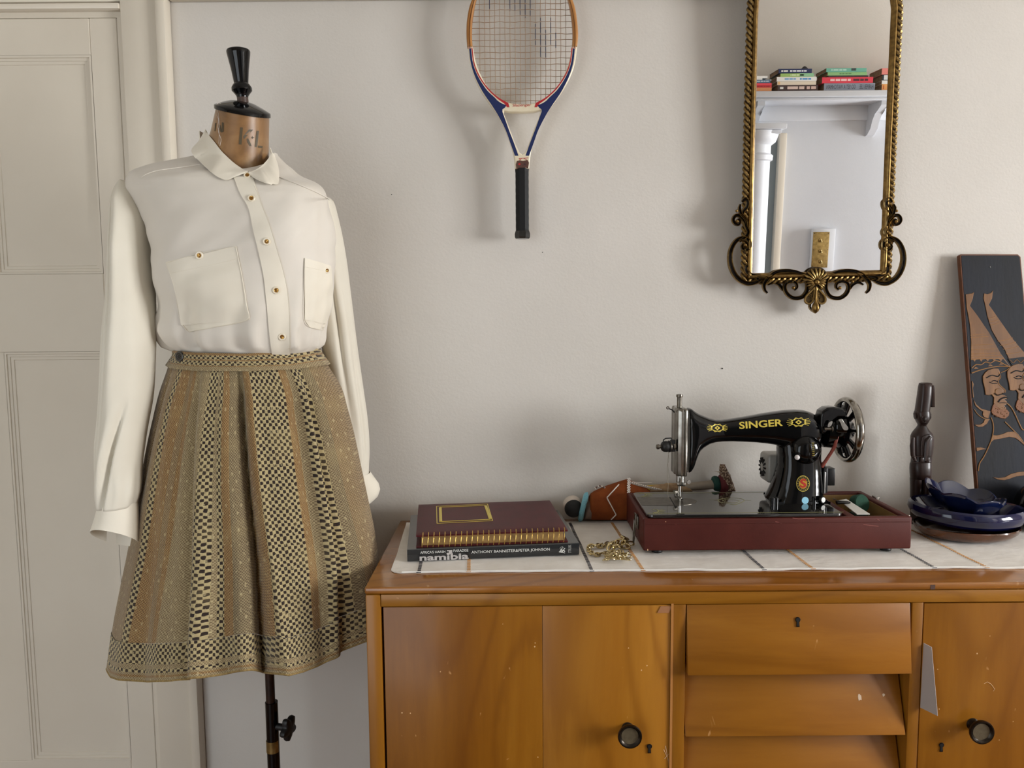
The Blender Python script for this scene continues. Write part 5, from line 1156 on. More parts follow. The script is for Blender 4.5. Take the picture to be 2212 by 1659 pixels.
def tors_fold(y):
    g = max(0, min(1, (y-560)/200)); g2 = max(0, min(1, (y-380)/80))
    def f(k, p):
        # k: 0 at viewer's left, .25 front, .5 right
        d = 0.0
        d += g*g*(.0060*math.sin(2*PI*k*13+1.0+.8*math.sin(y*.02))+.0035*math.sin(2*PI*k*23+2.2))*(1 if y < 752 else .7)
        d += g2*.0045*G(k, .09+.00012*(y-400), .018)-g2*.0050*G(k, .055, .02)
        d += .009*G(y, 500, 60)*G(k, .34, .06)+.004*G(y, 560, 90)*G(k, .15, .05)
        d -= .0055*G(y, 690, 45)*G(k, .20, .025)-.005*G(y, 715, 26)*G(k, .13, .05)
        d += .008*noise.noise(Vector((k*9, y*.009, 1.3)))+.0034*noise.noise(Vector((k*22+y*.02, y*.025, 7)))
        d -= .004*G(k, .452, .016)*g2
        d *= 1-max(0, min(1, (y-750)/10))
        c = Vector((X_(520), YD, p.z)); n = (p-c); n.z = 0; n.normalize(); return n*d
    return f
NT = 180
trows = []
ys = [330+i*4.5 for i in range(101)]
for y in ys:
    t = min(y, 780); xl = smooth_interp(t, [(r[0], r[1]) for r in rows]); xr = smooth_interp(t, [(r[0], r[2]) for r in rows]); bb_ = smooth_interp(t, [(r[0], r[3]) for r in rows])
    trows.append(fit_ring(xl, xr, P(520, t, YD-.03*max(0, min(1, (t-380)/120))).z, bb_, YD, NT, 2.25, tilt=(lambda w, b: (lambda dx, dy: min(0, dy/b)*.040*w))(max(0, (430-t)/100), bb_), fold=tors_fold(t), rot=-.10))
tors = B().loft(trows, cap=False); tors.obj('bodice', iv, bl_, smooth=180); tv = tors.bvh()
def ont(px, py, off=.0): return cast(tv, px, py, off, YD-.10)
def patch(L, R, name, m, root, th=.0011, nu=12, nv=30, bvh=None, lift=.0006, wav=None):
    L, R = spline(L, nv+1), spline(R, nv+1); bvh = bvh or tv
    def fn(u, v):
        j = round(v*nv); a, c = L[j], R[j]; x, y = a[0]+(c[0]-a[0])*u, a[1]+(c[1]-a[1])*u
        return cast(bvh, x, y, lift+(wav(u, v) if wav else 0), YD-.10)
    g = B().grid(fn, nu, nv); return solid(g, -th if False else th).obj(name, m, root, smooth=50), g
# placket
pk, _ = patch([(505, 384), (520, 420), (537, 450), (548, 500), (558, 540), (570, 600), (576, 660), (582, 720), (588, 768)], [(546, 382), (556, 412), (565, 440), (580, 480), (598, 540), (612, 590), (621, 640), (625, 700), (626, 768)], 'placket', iv2, bl_, nu=12, nv=60)
# pockets
def pocket(TL, TR, BR, BRc, BLc, BL, mids, nm='pocket'):
    L = [TL]+mids[0]+[BL]; R = [TR]+mids[1]+[BR]; nv_ = 30
    o, g = patch(L, R, nm, iv2, bl_, nu=24, nv=nv_, lift=.0010, wav=lambda u, v: .0012*math.sin(3*u+2*v)*v)
    return o
pocket((360, 566), (511, 532), (540, 690), None, None, (392, 702), ([(372, 600), (378, 622), (386, 660)], [(520, 580), (530, 640)]))
v_, f_ = None, None
def flap(poly, nm, lift=.0016, th=.0008, m=iv2, bvh=None):
    v, f = curve2d([[(x, -y) for x, y in poly]], 0, 0)
    bm = bmesh.new(); q = [bm.verts.new((p.x, p.y, 0)) for p in v]
    for t in f:
        try: bm.faces.new([q[i] for i in t])
        except ValueError: pass
    bmesh.ops.remove_doubles(bm, verts=bm.verts, dist=.001)
    for _ in range(4): 
        e = [e for e in bm.edges if e.calc_length() > 8]
        if e: bmesh.ops.subdivide_edges(bm, edges=e, cuts=1, use_grid_fill=True)
    bmesh.ops.triangulate(bm, faces=bm.faces[:])
    bm.verts.index_update(); g = B().add([cast(bvh or tv, p.co.x, -p.co.y, lift, YD-.10) for p in bm.verts], [tuple(p.index for p in fc.verts) for fc in bm.faces]); bm.free()
    return solid(g, th).obj(nm, m, bl_, smooth=50)
flap([(392, 701), (540, 689), (529, 695), (412, 717), (402, 712)], 'pocket_point', lift=.0010)
def seam(pts, r=.0007, m=iv, nm='seam', n=40, lift=.0008, bvh=None):
    return B().tube([cast(bvh or tv, x, y, lift, YD-.10) for x, y in spline(pts, n)], r, 5, flat=.6).obj(nm, m, bl_)
patch([(657, 557), (657, 600), (657, 650), (657, 690)], [(713, 574), (716, 610), (716, 650), (703, 700)], 'pocket', iv2, bl_, nu=12, nv=26, lift=.0012)
flap([(657, 690), (703, 699), (697, 713), (668, 706)], 'pocket_point', lift=.0012)
seam([(360, 567), (372, 600), (380, 630), (390, 690), (405, 714), (414, 716), (470, 706), (528, 694), (539, 685), (534, 660), (524, 600), (511, 533)], .0006, iv2, lift=.0024, n=90)
seam([(372, 590), (420, 580), (470, 570), (516, 558)], .0005, iv2, lift=.0022); seam([(362, 568), (436, 547), (511, 533)], .0006, iv2, lift=.0022)
seam([(657, 560), (656, 620), (655, 688), (668, 706), (697, 713)], .0006, iv2, lift=.0024); seam([(657, 576), (685, 582), (712, 590)], .0005, iv2, lift=.0022)
seam([(306, 384), (318, 377), (340, 370), (390, 363), (432, 357)], .0010, iv, n=90, lift=.0012); seam([(603, 384), (640, 398), (680, 415), (712, 432)], .0010, iv, n=90, lift=.0012)
seam([(548, 400), (557, 420), (566, 445), (582, 485), (600, 545), (613, 592), (622, 640), (626, 700), (627, 762)], .0006, iv2, lift=.0015, n=70)
# collar
tnv = B().add(tors.v, tors.f).add(neck.v, neck.f).bvh()
def collar(inner, outer, nm, din, dout, n=60):
    I, O = spline(inner, n), spline(outer, n)
    di = [smooth_interp(i/(n-1), din) for i in range(n)]; do = [smooth_interp(i/(n-1), dout) for i in range(n)]
    A = [P(I[i][0], I[i][1], di[i]) for i in range(n)]; Z = []
    for i in range(n):
        p = P(O[i][0], O[i][1], do[i]); h = cast(tv, O[i][0], O[i][1], .0035)
        if h is not None and h.y < p.y: p = h
        elif h is not None and i > n*.35: p = h
        Z.append(p)
    m = 20; D = [[0]*(m+1) for _ in range(n)]; Rr = [[None]*(m+1) for _ in range(n)]; Lm = [[9]*(m+1) for _ in range(n)]
    for i in range(n):
        for j in range(m+1):
            v = j/m; p = A[i].lerp(Z[i], v)+Vector((0, 0, .002*math.sin(PI*v))); D[i][j] = (p-CO).length-.004*math.sin(PI*v); Rr[i][j] = (p-CO).normalized()
            h, nn, ii, dd = tnv.ray_cast(CO, Rr[i][j])
            if h is not None: Lm[i][j] = dd-.0045
    for it in range(14):
        D = [[min(D[i][j], Lm[i][j]) for j in range(m+1)] for i in range(n)]
        D = [[(D[max(i-1, 0)][j]+D[min(i+1, n-1)][j]+D[i][max(j-1, 0)]+D[i][min(j+1, m)]+D[i][j]*2)/6 for j in range(m+1)] for i in range(n)]
    g = B().grid(lambda u, v: CO+Rr[round(u*(n-1))][round(v*m)]*min(D[round(u*(n-1))][round(v*m)], Lm[round(u*(n-1))][round(v*m)]+.002), n-1, m); return solid(g, .0010).obj(nm, iv2, bl_, smooth=60)
collar([(444, 282), (462, 305), (480, 328), (505, 352), (535, 373)], [(443, 283), (430, 305), (414, 326), (428, 348), (455, 374), (488, 392), (512, 384), (535, 375)], 'collar', [(0, 1.475), (.3, 1.445), (.6, 1.420), (1, 1.400)], [(0, 1.475), (.2, 1.46), (.5, 1.40), (.75, 1.37), (1, 1.39)])
collar([(537, 373), (555, 366), (572, 352), (584, 335), (583, 322)], [(538, 375), (552, 386), (575, 396), (600, 401), (602, 385), (598, 360), (591, 340), (584, 322)], 'collar', [(0, 1.400), (.4, 1.408), (.7, 1.43), (1, 1.462)], [(0, 1.39), (.3, 1.37), (.5, 1.375), (.8, 1.42), (1, 1.462)])
# collar round the back of the neck
bk = [];
for i in range(25):
    a = PI*(i/24)
    z = P(514, interp(i/24, [(0, 283), (.5, 292), (1, 324)]), YD).z
    x = interp(i/24, [(0, X_(446)), (1, X_(582))]); cxx = (X_(446)+X_(582))/2; rx = (X_(582)-X_(446))/2
    bk.append(((cxx-rx*math.cos(a)*1.0, YD-.005+.068*math.sin(a)), z))
b = B().grid(lambda u, v: Vector((bk[round(u*24)][0][0]+(0)*v, bk[round(u*24)][0][1]+.012*v*math.sin(PI*u), bk[round(u*24)][1]-.035*v)), 24, 5)
solid(b, .0016).obj('collar_back', iv2, bl_, smooth=60)
b = B().grid(lambda u, v: cast(nv, interp(u, [(0, 480), (.5, 515), (1, 537)]), interp(u, [(0, 332), (.5, 360), (1, 374)])+v*20, .002, YD-.05), 10, 3)
# buttons
btn = simple('pearl_button', (232, 220, 196), .25, coat=.5); bgold = simple('button_gold', (190, 146, 70), .25, .9); bdk = simple('button_centre', (112, 72, 36), .4)
def button(px, py, r, root=bl_, bvh=tv, ms=(btn, bgold, bdk), nm='button', ang=0, dflt=None):
    h, n, i_, d_ = bvh.ray_cast(CO, ray(px, py))
    if h is None: h = P(px, py, dflt or YD-.1); n = Vector((0, -1, 0))
    if n.dot(ray(px, py)) > 0: n = -n
    n = (n+Vector((0, -.6, 0))).normalized(); R = r*MPX*h.y; bo = bpy.data.objects.new(nm, None); c = h+n*.0016; bo.location = c-wloc(root); link(bo); bo.parent = root
    B().lathe([(0, 0), (R*.9, 0), (R, .0006), (R, .0017), (R*.90, .0024), (R*.66, .0024), (R*.58, .0016), (0, .0016)], c, n, 28).obj('button_rim', ms[0], bo)
    B().lathe([(0, .0016), (R*.56, .0016), (R*.50, .0022), (R*.42, .0019), (0, .0019)], c, n, 24).obj('button_centre', ms[1], bo)
    u = n.orthogonal().normalized(); w_ = n.cross(u)
    for k in range(4):
        a = PI/4+k*PI/2+ang; B().lathe([(0, 0), (R*.13, 0), (R*.13, .0004), (0, .0004)], c+n*.0019+(u*math.cos(a)+w_*math.sin(a))*R*.24, n, 8).obj('button_hole', ms[2], bo, smooth=0)
for x, y, r in ((535, 380, 7.6), (544, 429, 8), (577, 522, 8), (597, 627, 8.2), (610, 727, 8), (432, 552, 8.4), (705, 584, 6.4)): button(x, y, r)
# sleeves
def tube_fit(rws, Yf, bf, name, m, root=bl_, n=64, fold=None, e=2.0, ny=90, cap=True, Yz=None):
    y0, y1 = rws[0][0], rws[-1][0]; rr = []
    for i in range(ny+1):
        y = y0+(y1-y0)*i/ny; f = i/ny
        xl = smooth_interp(y, [(r[0], r[1]) for r in rws]); xr = smooth_interp(y, [(r[0], r[2]) for r in rws])
        Yc = interp(f, Yf); z = P((xl+xr)/2, y, Yc).z
        rr.append(fit_ring(xl, xr, z, interp(f, bf), Yc, n, e, fold=(lambda k, p, f=f, Yc=Yc, x=(xl+xr)/2: fold(k, f, p, Vector((X_(x, 600, Yc), Yc, p.z)))) if fold else None))
    b = B().loft(rr, cap=cap); b.obj(name, m, root, smooth=180); return b
def sf(kind):
    def f(k, t, p, c):
        n = (p-c); n.z = 0; L = n.length; n = n.normalized() if L > 1e-6 else Vector((0, 0, 0)); d = 0
        env = min(1, t*8)*min(1, (1-t)*10+.25)
        if kind == 'l':
            d -= .018*G(k, .16+.02*t, .020)*G(t, .2, .36)                 # long pleat from the cap
            d += .006*G(k, .24, .04)*G(t, .3, .5)
            d -= .024*G(k, .36-.16*max(0, (t-.62)/.38), .018)*max(0, min(1, (t-.66)*5))   # diagonal fold to the cuff
            d += .007*G(k, .30-.14*max(0, (t-.62)/.38), .03)*max(0, min(1, (t-.62)*4))
            d -= .013*G(k, .12, .014)*max(0, min(1, (t-.30)*2))
            d += .0025*math.sin(2*PI*k*11+t*4)*max(0, t-.85)*6
        else:
            d -= .010*G(k, .30, .02)*G(t, .4, .3); d += .005*G(k, .37, .03)*G(t, .6, .4); d -= .006*G(k, .42, .02)*G(t, .75, .25)
        d += .0022*noise.noise(Vector((k*7, t*5, 3 if kind == 'l' else 9)))
        return n*d*env
    return f
tube_fit([(393, 263, 290), (397, 255, 297), (404, 249, 302), (416, 243, 309), (436, 237, 318), (480, 233, 332), (560, 230, 336), (640, 226, 338), (720, 219, 338), (800, 213, 336), (860, 209, 331), (920, 205, 321), (960, 202, 315), (1010, 203, 309), (1060, 205, 306), (1092, 208, 298)],
         [(0, 1.47), (.1, 1.45), (.5, 1.40), (1, 1.37)], [(0, .03), (.06, .05), (.2, .062), (.7, .055), (1, .042)], 'sleeve', iv3, fold=sf('l'), ny=120, n=96)
tube_fit([(428, 690, 716), (436, 684, 722), (460, 680, 729), (500, 676, 738), (560, 676, 748), (620, 680, 756), (700, 690, 767), (780, 700, 777), (860, 712, 788), (920, 722, 795), (975, 733, 798), (1010, 742, 797), (1030, 748, 797)],
         [(0, 1.52), (.3, 1.56), (1, 1.58)], [(0, .03), (.1, .05), (.7, .05), (1, .036)], 'sleeve', iv3, fold=sf('r'), ny=100, n=80)
# cuffs: open bands
def cuff(rws, Yc, b0, b1, name, tilt, gap=None):
    rr = []
    for i, (y, xl, xr) in enumerate(rws):
        f = i/(len(rws)-1); rr.append(fit_ring(xl, xr, P((xl+xr)/2, y, Yc).z, b0+(b1-b0)*f, Yc, 64, 2.0, (lambda g: (lambda dx, dy: tilt(dx, dy)*g*g))(f)))
    g = B()
    if gap:
        a0, a1 = gap; rr = [[r[(a1+k) % 64] for k in range(64-(a1-a0))] for r in rr]; g.loft(rr, cap=False, closed=False)
    else: g.loft(rr, cap=False)
    return solid(g, .0012).obj(name, iv2, bl_, smooth=60)
cuff([(1086, 210, 296), (1100, 209, 298), (1125, 203, 299), (1145, 198, 300), (1163, 195, 301)], 1.37, .036, .040, 'cuff', lambda dx, dy: -.12*dx-.66*dy, gap=(54, 57))
cuff([(1022, 752, 799), (1032, 752, 806), (1046, 753, 817), (1056, 756, 820), (1068, 762, 816), (1077, 766, 806)], 1.585, .034, .042, 'cuff', lambda dx, dy: -.25*dx+.05*dy)
seam([(268, 396), (262, 372)], .0009, iv, lift=.001) if False else None
# ================================================================ skirt
sk = thing('skirt', (P(540, 1100, YD).x, YD, P(540, 1400, YD).z), 'knee-length pleated tweed skirt in ochre, cream and dark brown, worn on the dress form', 'skirt')
SW = [(752, 371, 692, .100), (768, 370, 696, .102), (800, 360, 712, .110), (850, 343, 738, .124), (900, 331, 751, .134), (960, 318, 765, .142), (1040, 304, 780, .150), (1120, 291, 795, .155), (1195, 279, 809, .160), (1260, 267, 818, .163), (1345, 253, 825, .166), (1440, 243, 832, .168)]
hem = [(0, 1420), (.02, 1440), (.06, 1462), (.12, 1468), (.22, 1472), (.34, 1470), (.45, 1463), (.55, 1450), (.60, 1446), (.65, 1452), (.70, 1458), (.76, 1450), (.84, 1432), (.92, 1400), (1, 1368)]
NS = 320
def skd(f, t, back):
    """radial displacement; f 0..1 across the front, t 0..1 down"""
    if back: return .006*math.sin(2*PI*f*4)*t
    d = 0.0; s = min(1, t*6)
    c1 = .545+.105*t; d += s*(-(.022+.045*t)*math.exp(-abs(f-c1)/.018)+(.006+.014*t)*G(f, c1+.040, .028)+(.003+.012*t)*G(f, c1-.07, .04))
    c2 = .845+.030*t; d += s*(.006+.014*t*(1-t)*3)*G(f, c2, .016)-s*.009*G(f, c2-.035, .022)-s*.007*G(f, c2+.030, .016)
    c3 = .10-.05*t; d -= s*.012*math.exp(-abs(f-c3)/.012)*max(0, 1-t*1.8); d += s*.005*G(f, c3+.06, .04)*max(0, 1-t)
    c4 = .33+.07*t; d += s*(.004+.006*t)*G(f, c4+.03, .04)-s*(.008+.018*t)*math.exp(-abs(f-c4+.005)/.018)
    c5 = .21+.02*t; d += s*.004*G(f, c5, .03)-s*.003*G(f, .26+.06*t, .02)
    d += t*t*(.010*math.sin(2*PI*(f*3.0+.12))+.004*math.sin(2*PI*(f*7+.3)))
    return d
def skrow(t):
    y = 768+(1440-768)*t
    xl = smooth_interp(y, [(r[0], r[1]) for r in SW]); xr = smooth_interp(y, [(r[0], r[2]) for r in SW]); b_ = smooth_interp(y, [(r[0], r[3]) for r in SW])
    base = fit_ring(xl, xr, P(540, y, YD-.03).z, b_, YD, NS, 2.1); cx = sum(p.x for p in base)/NS; out = []; fs = []
    for k, p in enumerate(base):
        back = k > NS/2; f = (1-math.cos(2*PI*k/NS))/2
        n = Vector((p.x-cx, p.y-YD, 0)).normalized(); env = 1 if not back else 1
        ed = min(1, f/.03, (1-f)/.03) if True else 1
        q = p+n*skd(f, t, back)*(ed if not back else 1)
        he = interp(f, hem) if not back else interp(f, hem)
        if q.y > YB-.012: q.y = YB-.012
        yt = 769+(he-769)*t+2.2*math.sin(PI*min(1, t*20))*0
        if back: Yref = 2*YD-q.y
        else: Yref = q.y
        if back:
            zz = P(proj(Vector((q.x, YD, q.z)))[0], yt, YD).z-.0*t
            zf = P(proj(Vector((q.x, Yref, q.z)))[0], yt, max(Yref, 1.30)).z; zz = zf
        else: zz = P(proj(q)[0], yt, q.y).z
        q.z = zz
        if q.x > SX0-.0035 and q.z < ZT+.03: q.x = SX0-.0035-.0*t
        out.append(q); fs.append(f)
    return out, fs
NR = 190
rws_, fr_ = zip(*[skrow(i/NR) for i in range(NR+1)])
def remap(f, t):
    """stripe coordinate: undo the drift of the stripes down the flare"""
    top = [0, .18, .22, .31, .42, .45, .48, .60, .77, .83, .90, 1]; bot = [0, .10, .145, .26, .41, .48, .52, .68, .81, .855, .97, 1]; ref = [0, .16, .20, .30, .42, .46, .50, .64, .79, .85, .92, 1]
    b = [a+(c-a)*t for a, c in zip(top, bot)]
    return interp(f, list(zip(b, ref)))
HB = .895
def tweed(name, mode):
    m = M(name, (170, 145, 95), .9, 0, .2)
    uv = m.node('ShaderNodeUVMap'); uv.uv_map = 'Weave'; sp_ = m.node('ShaderNodeSeparateXYZ'); m.L.new(uv.outputs[0], sp_.inputs[0]); u, v = sp_.outputs[0], sp_.outputs[1]
    us = m.node('ShaderNodeUVMap'); us.uv_map = 'Stripe'; s2 = m.node('ShaderNodeSeparateXYZ'); m.L.new(us.outputs[0], s2.inputs[0]); s, t = s2.outputs[0], s2.outputs[1]
    nz = m.node('ShaderNodeTexNoise'); nz.inputs['Scale'].default_value = .55; nz.inputs['Detail'].default_value = 2; m.L.new(uv.outputs[0], nz.inputs['Vector'])
    nw = m.math('SUBTRACT', nz.outputs['Fac'], .5)
    u2 = m.math('ADD', u, m.math('MULTIPLY', nw, .55)); v2 = m.math('ADD', v, m.math('MULTIPLY', nw, -1.1))
    cu = m.math('SINE', m.math('MULTIPLY', u2, PI)); cv = m.math('SINE', m.math('MULTIPLY', v2, PI))
    chk = m.math('MULTIPLY', cu, cv); chk = m.math('MULTIPLY', m.math('ADD', chk, .05), 6.0); chk = m.math('ADD', chk, .45, True)   # coarse checks
    fu = m.math('SINE', m.math('MULTIPLY', u2, PI*2.6)); fv = m.math('SINE', m.math('MULTIPLY', v2, PI*2.3))
    fine = m.math('ADD', m.math('MULTIPLY', m.math('MULTIPLY', fu, fv), 1.6), .5, True)
    sl = m.math('MULTIPLY', m.math('SINE', m.math('MULTIPLY', v2, PI*.42)), m.math('SINE', m.math('MULTIPLY', u2, PI*.9))); slub = m.math('MULTIPLY', m.math('GREATER_THAN', sl, .72), m.math('GREATER_THAN', nz.outputs['Fac'], .52))
    big = m.node('ShaderNodeTexNoise'); big.inputs['Scale'].default_value = 9; big.inputs['Detail'].default_value = 4; m.L.new(us.outputs[0], big.inputs['Vector'])
    thr = m.node('ShaderNodeTexNoise'); thr.inputs['Scale'].default_value = 1.3; thr.inputs['Detail'].default_value = 3; m.L.new(uv.outputs[0], thr.inputs['Vector'])
    bg = ((154, 132, 98), (116, 94, 64)); oc = ((162, 132, 86), (114, 82, 50)); ck = ((180, 163, 120), (40, 30, 26)); cr = ((168, 151, 114), (122, 104, 76)); gy = ((148, 133, 100), (100, 84, 62))
    if mode == 'body':
        seq = [(0, bg), (.158, ck), (.186, oc), (.25, bg), (.275, oc), (.30, cr), (.395, ck), (.452, cr), (.468, ck), (.492, oc), (.52, gy), (.60, oc), (.64, ck), (.785, oc), (.825, cr), (.85, ck), (.905, gy), (.94, bg)]
        key = s; isck = [(0, 0), (.158, 1), (.186, 0), (.395, 1), (.452, 0), (.468, 1), (.492, 0), (.64, 1), (.785, 0), (.85, 1), (.905, 0)]
    else:
        seq = [(0, ck), (.52, ck), (.56, cr), (.68, ck), (.78, cr), (.84, oc), (.90, cr)] if mode == 'hem' else [(0, oc), (.14, ck), (.36, oc), (.44, ck), (.70, oc), (.76, cr)]
        key = t; isck = [(0, 1), (.56, 0), (.68, 1), (.78, 0)] if mode == 'hem' else [(0, 0), (.14, 1), (.36, 0), (.44, 1), (.70, 0)]
    lt = m.ramp(key, [(p, c[0]) for p, c in seq], 'CONSTANT'); dk = m.ramp(key, [(p, c[1]) for p, c in seq], 'CONSTANT')
    msk = m.ramp(key, [(p, (255*c,)*3) for p, c in isck], 'CONSTANT')
    mm = m.node('ShaderNodeMix', data_type='FLOAT'); m.L.new(msk, mm.inputs[0]); m.L.new(fine, mm.inputs[2]); m.L.new(chk, mm.inputs[3])
    c = m.mix(mm.outputs[0], dk, lt)
    c = m.mix(m.math('MULTIPLY', slub, .38), c, (214, 198, 152))
    c = m.mix(m.math('MULTIPLY', m.math('SUBTRACT', thr.outputs['Fac'], .45, True), 1.0), c, (96, 74, 46))
    c = m.mix(m.math('MULTIPLY', m.math('SUBTRACT', big.outputs['Fac'], .5, True), .8), c, (182, 162, 114))
    m.color(c); h = m.math('ADD', m.math('MULTIPLY', m.math('ABSOLUTE', m.math('MULTIPLY', cu, cv)), .8), m.math('MULTIPLY', m.math('ABSOLUTE', m.math('MULTIPLY', fu, fv)), .6)); m.bump(h, .55, .001); m.bump(thr.outputs['Fac'], .4, .001)
    m.set('Sheen Weight', .3); return m.m
NCU, CELL = 84.0, .0059
i_h = [round(NR*interp((k if k <= NS/2 else NS-k)/(NS/2), [(0, .86), (.5, .885), (1, .90)])) for k in range(NS)]
RH = round(NR*.885)
def skpart(r0, r1, name, mode, m, push=0.0):
    rows_ = []; cx = X_(560)
    for i in range(r0, r1+1):
        rows_.append([p+Vector((p.x-cx, p.y-YD, 0)).normalized()*push if (p.x < SX0-.006) else p for p in rws_[i]])
    g = B().loft(rows_, cap=False)
    def wv(vi):
        i, k = divmod(vi, NS); f = fr_[r0+i][k]; back = k > NS/2; t = (r0+i)/NR; z = rws_[0][k].z-rws_[r0+i][k].z
        sc = remap(f, t) if mode == 'body' else f
        return ((sc if not back else 2-sc)*NCU*(1 if mode != 'hem' else 1.35), z/CELL)
    def sv(vi):
        i, k = divmod(vi, NS); t = (r0+i)/NR; return (remap(fr_[r0+i][k], t), (i/(r1-r0)))
    return g, g.obj(name, m, sk, smooth=180, uv={'Weave': wv, 'Stripe': sv})
tb = tweed('tweed', 'body'); th_ = tweed('tweed_hem', 'hem'); tw_ = tweed('tweed_waistband', 'waist')
skpart(6, RH, 'skirt_body', 'body', tb); skpart(RH, NR, 'hem_band', 'hem', th_, .0012)
# turned-under rim of the hem
g = B().tube([p for p in rws_[NR]], .0022, 6, closed=True); g.obj('hem_edge', simple('tweed_edge', (160, 136, 84), .9, var=(120, 96, 58), vs=300), sk)
# waistband
wb = []
for i in range(15):
    f = i/14; y = interp(f, [(0, 748), (.1, 750), (1, 802)])
    xl = interp(y, [(748, 371), (768, 371), (802, 358)]); xr = interp(y, [(748, 690), (768, 697), (802, 714)])
    r = fit_ring(xl, xr, P(540, y, YD-.03).z, .108+.006*f, YD, NS, 2.1)
    out = []
    for k, p in enumerate(r):
        fk = (1-math.cos(2*PI*k/NS))/2; yt = interp(f, [(0, interp(fk, [(0, 752), (.06, 757), (.3, 762), (.6, 764), (.85, 760), (.95, 752), (1, 748)])), (1, interp(fk, [(0, 786), (.1, 795), (.3, 801), (.6, 802), (.85, 798), (1, 788)]))])
        yy = p.y if k <= NS/2 else 2*YD-p.y
        p.z = P(proj(Vector((p.x, yy, p.z)))[0], yt, yy).z; out.append(p)
    wb.append(out)
gw = B().loft(wb, cap=False); gwv = gw.bvh()
def wv(vi):
    i, k = divmod(vi, NS); f = (1-math.cos(2*PI*k/NS))/2; return ((f if k <= NS/2 else 2-f)*62, i*.63)
def sv(vi):
    i, k = divmod(vi, NS); return ((1-math.cos(2*PI*k/NS))/2, i/14)
gw.obj('waistband', tw_, sk, smooth=180, uv={'Weave': wv, 'Stripe': sv})
dkb = simple('dark_horn_button', (40, 36, 32), .3, coat=.4)
button(390, 770, 11.5, root=sk, bvh=gwv, ms=(dkb, simple('horn_centre', (52, 46, 40), .35), mt['dark']), nm='waist_button')
# ================================================================ beaded doll
YO = 1.700
dl = thing('beaded_doll', P(1330, 1110, YO), 'beaded rust-orange cloth doll lying against the wall behind the sewing machine case', 'doll')
def Z4(x, y): return (1210+.1853*x, 990+.1853*y)
rust = M('rust_cloth', (130, 64, 26), .85, 0, .2); rust.color(rust.ramp(rust.noise(26), [(.3, (108, 50, 18)), (.7, (140, 72, 30))])); rust.bump(rust.noise(700), .4, .0006); rust = rust.m
def hloft(rows, name, m, root, Yc=YO, b=.026, n=28, e=2.0, smooth=60):
    """loft along x: rows (x, ytop, ybottom) in detail pixels"""
    rings = []
    for r in rows:
        x, a, c = r[:3]; bb = r[3] if len(r) > 3 else b
        p, q = P(*Z4(x, a), Yc), P(*Z4(x, c), Yc); m_, h = (p+q)/2, (p-q).length/2
        rings.append([Vector((m_.x+(p.x-q.x)/2*math.sin(2*PI*k/n), Yc+bb*math.cos(2*PI*k/n), m_.z+(p.z-q.z)/2*math.sin(2*PI*k/n))) for k in range(n)])
    b_ = B().loft(rings); b_.obj(name, m, root, smooth=smooth); return b_
hd = P(*Z4(142, 578), YO-.004)
B().ball(hd+Vector((.001, .005, .005)), 21.5*MPX*YO, 28, 16, (1, .9, 1)).obj('head', simple('pale_head', (206, 192, 178), .6), dl)
b = B()
for k in range(9):
    a = -.5+k*.12
pts = hd+Vector((.0020, -.0060, .0005))
B().ball(pts, 20.0*MPX*YO, 28, 18, (.98, .86, 1)).obj('face', simple('black_yarn', (14, 14, 15), .7, bump=.6, bs=900), dl)
for k in range(12):
    z = -.016+.0030*k; r = math.sqrt(max(0, (.0193)**2-z*z)); B().tube([pts+Vector((r*.99*math.sin(t), -r*.88*math.cos(t), z)) for t in [-1.2+.2*i for i in range(13)]], .0006, 5).obj('yarn_row', simple('black_yarn_line', (24, 24, 26), .8), dl)
bead_b = simple('pale_blue_beads', (120, 176, 188), .4)
rc = (P(*Z4(300, 430), YO)+P(*Z4(240, 705), YO))/2; v1 = (P(*Z4(303, 430), YO)-P(*Z4(238, 705), YO))/2; v2 = Vector((-.003, -.026, .006))
B().tube([rc+v1*math.cos(a)+v2*math.sin(a) for a in [2*PI*k/40 for k in range(40)]], .0060, 10, closed=True).obj('bead_collar', bead_b, dl)
for k in range(44):
    a = 2*PI*k/44; c = rc+v1*math.cos(a)+v2*math.sin(a)
    rad = (v1*math.cos(a)+v2*math.sin(a)).normalized(); B().tube([c+rad*.0050+Vector((-.003, -.001, .0005)), c+rad*.0063, c+rad*.0050+Vector((.003, -.001, .0015))], .0008, 5).obj('bead_row', bead_b, dl)
hloft([(285, 600, 705, .015), (300, 540, 706, .018), (355, 480, 712, .022)], 'neck', simple('grey_cloth', (112, 92, 80), .8), dl)
bd = hloft([(340, 440, 705, .020), (360, 410, 712, .024), (400, 382, 714, .027), (480, 345, 716, .029), (560, 315, 716, .030), (640, 288, 716, .030), (720, 262, 716, .030), (775, 245, 716, .029), (830, 262, 700, .027), (900, 290, 690, .025), (980, 330, 680, .022), (1060, 372, 660, .018)], 'body', rust, dl)
bdv = bd.bvh(); whb = simple('white_beads', (226, 216, 206), .4)
def ond(x, y, off=.001): return cast(bdv, *Z4(x, y), off, YO-.02)
for a, c in (((686, 308), (545, 460)), ((548, 465), (652, 655)), ((652, 655), (595, 710))):
    B().tube([ond(a[0]+(c[0]-a[0])*i/10, a[1]+(c[1]-a[1])*i/10) for i in range(11)], .0013, 8).obj('bead_bar', whb, dl)
for i in range(13):
    y = 240+i*13.5; c = ond(790+(3 if i % 2 else -3), y, .0015) if i else P(*Z4(790, 238), YO-.004)
    B().ball(c, .0018, 8, 5).obj('bead', whb, dl); B().ball(c+Vector((.0035, 0, .0005)), .0016, 8, 5).obj('bead', whb, dl)
grb = simple('grey_beads', (176, 164, 150), .4)
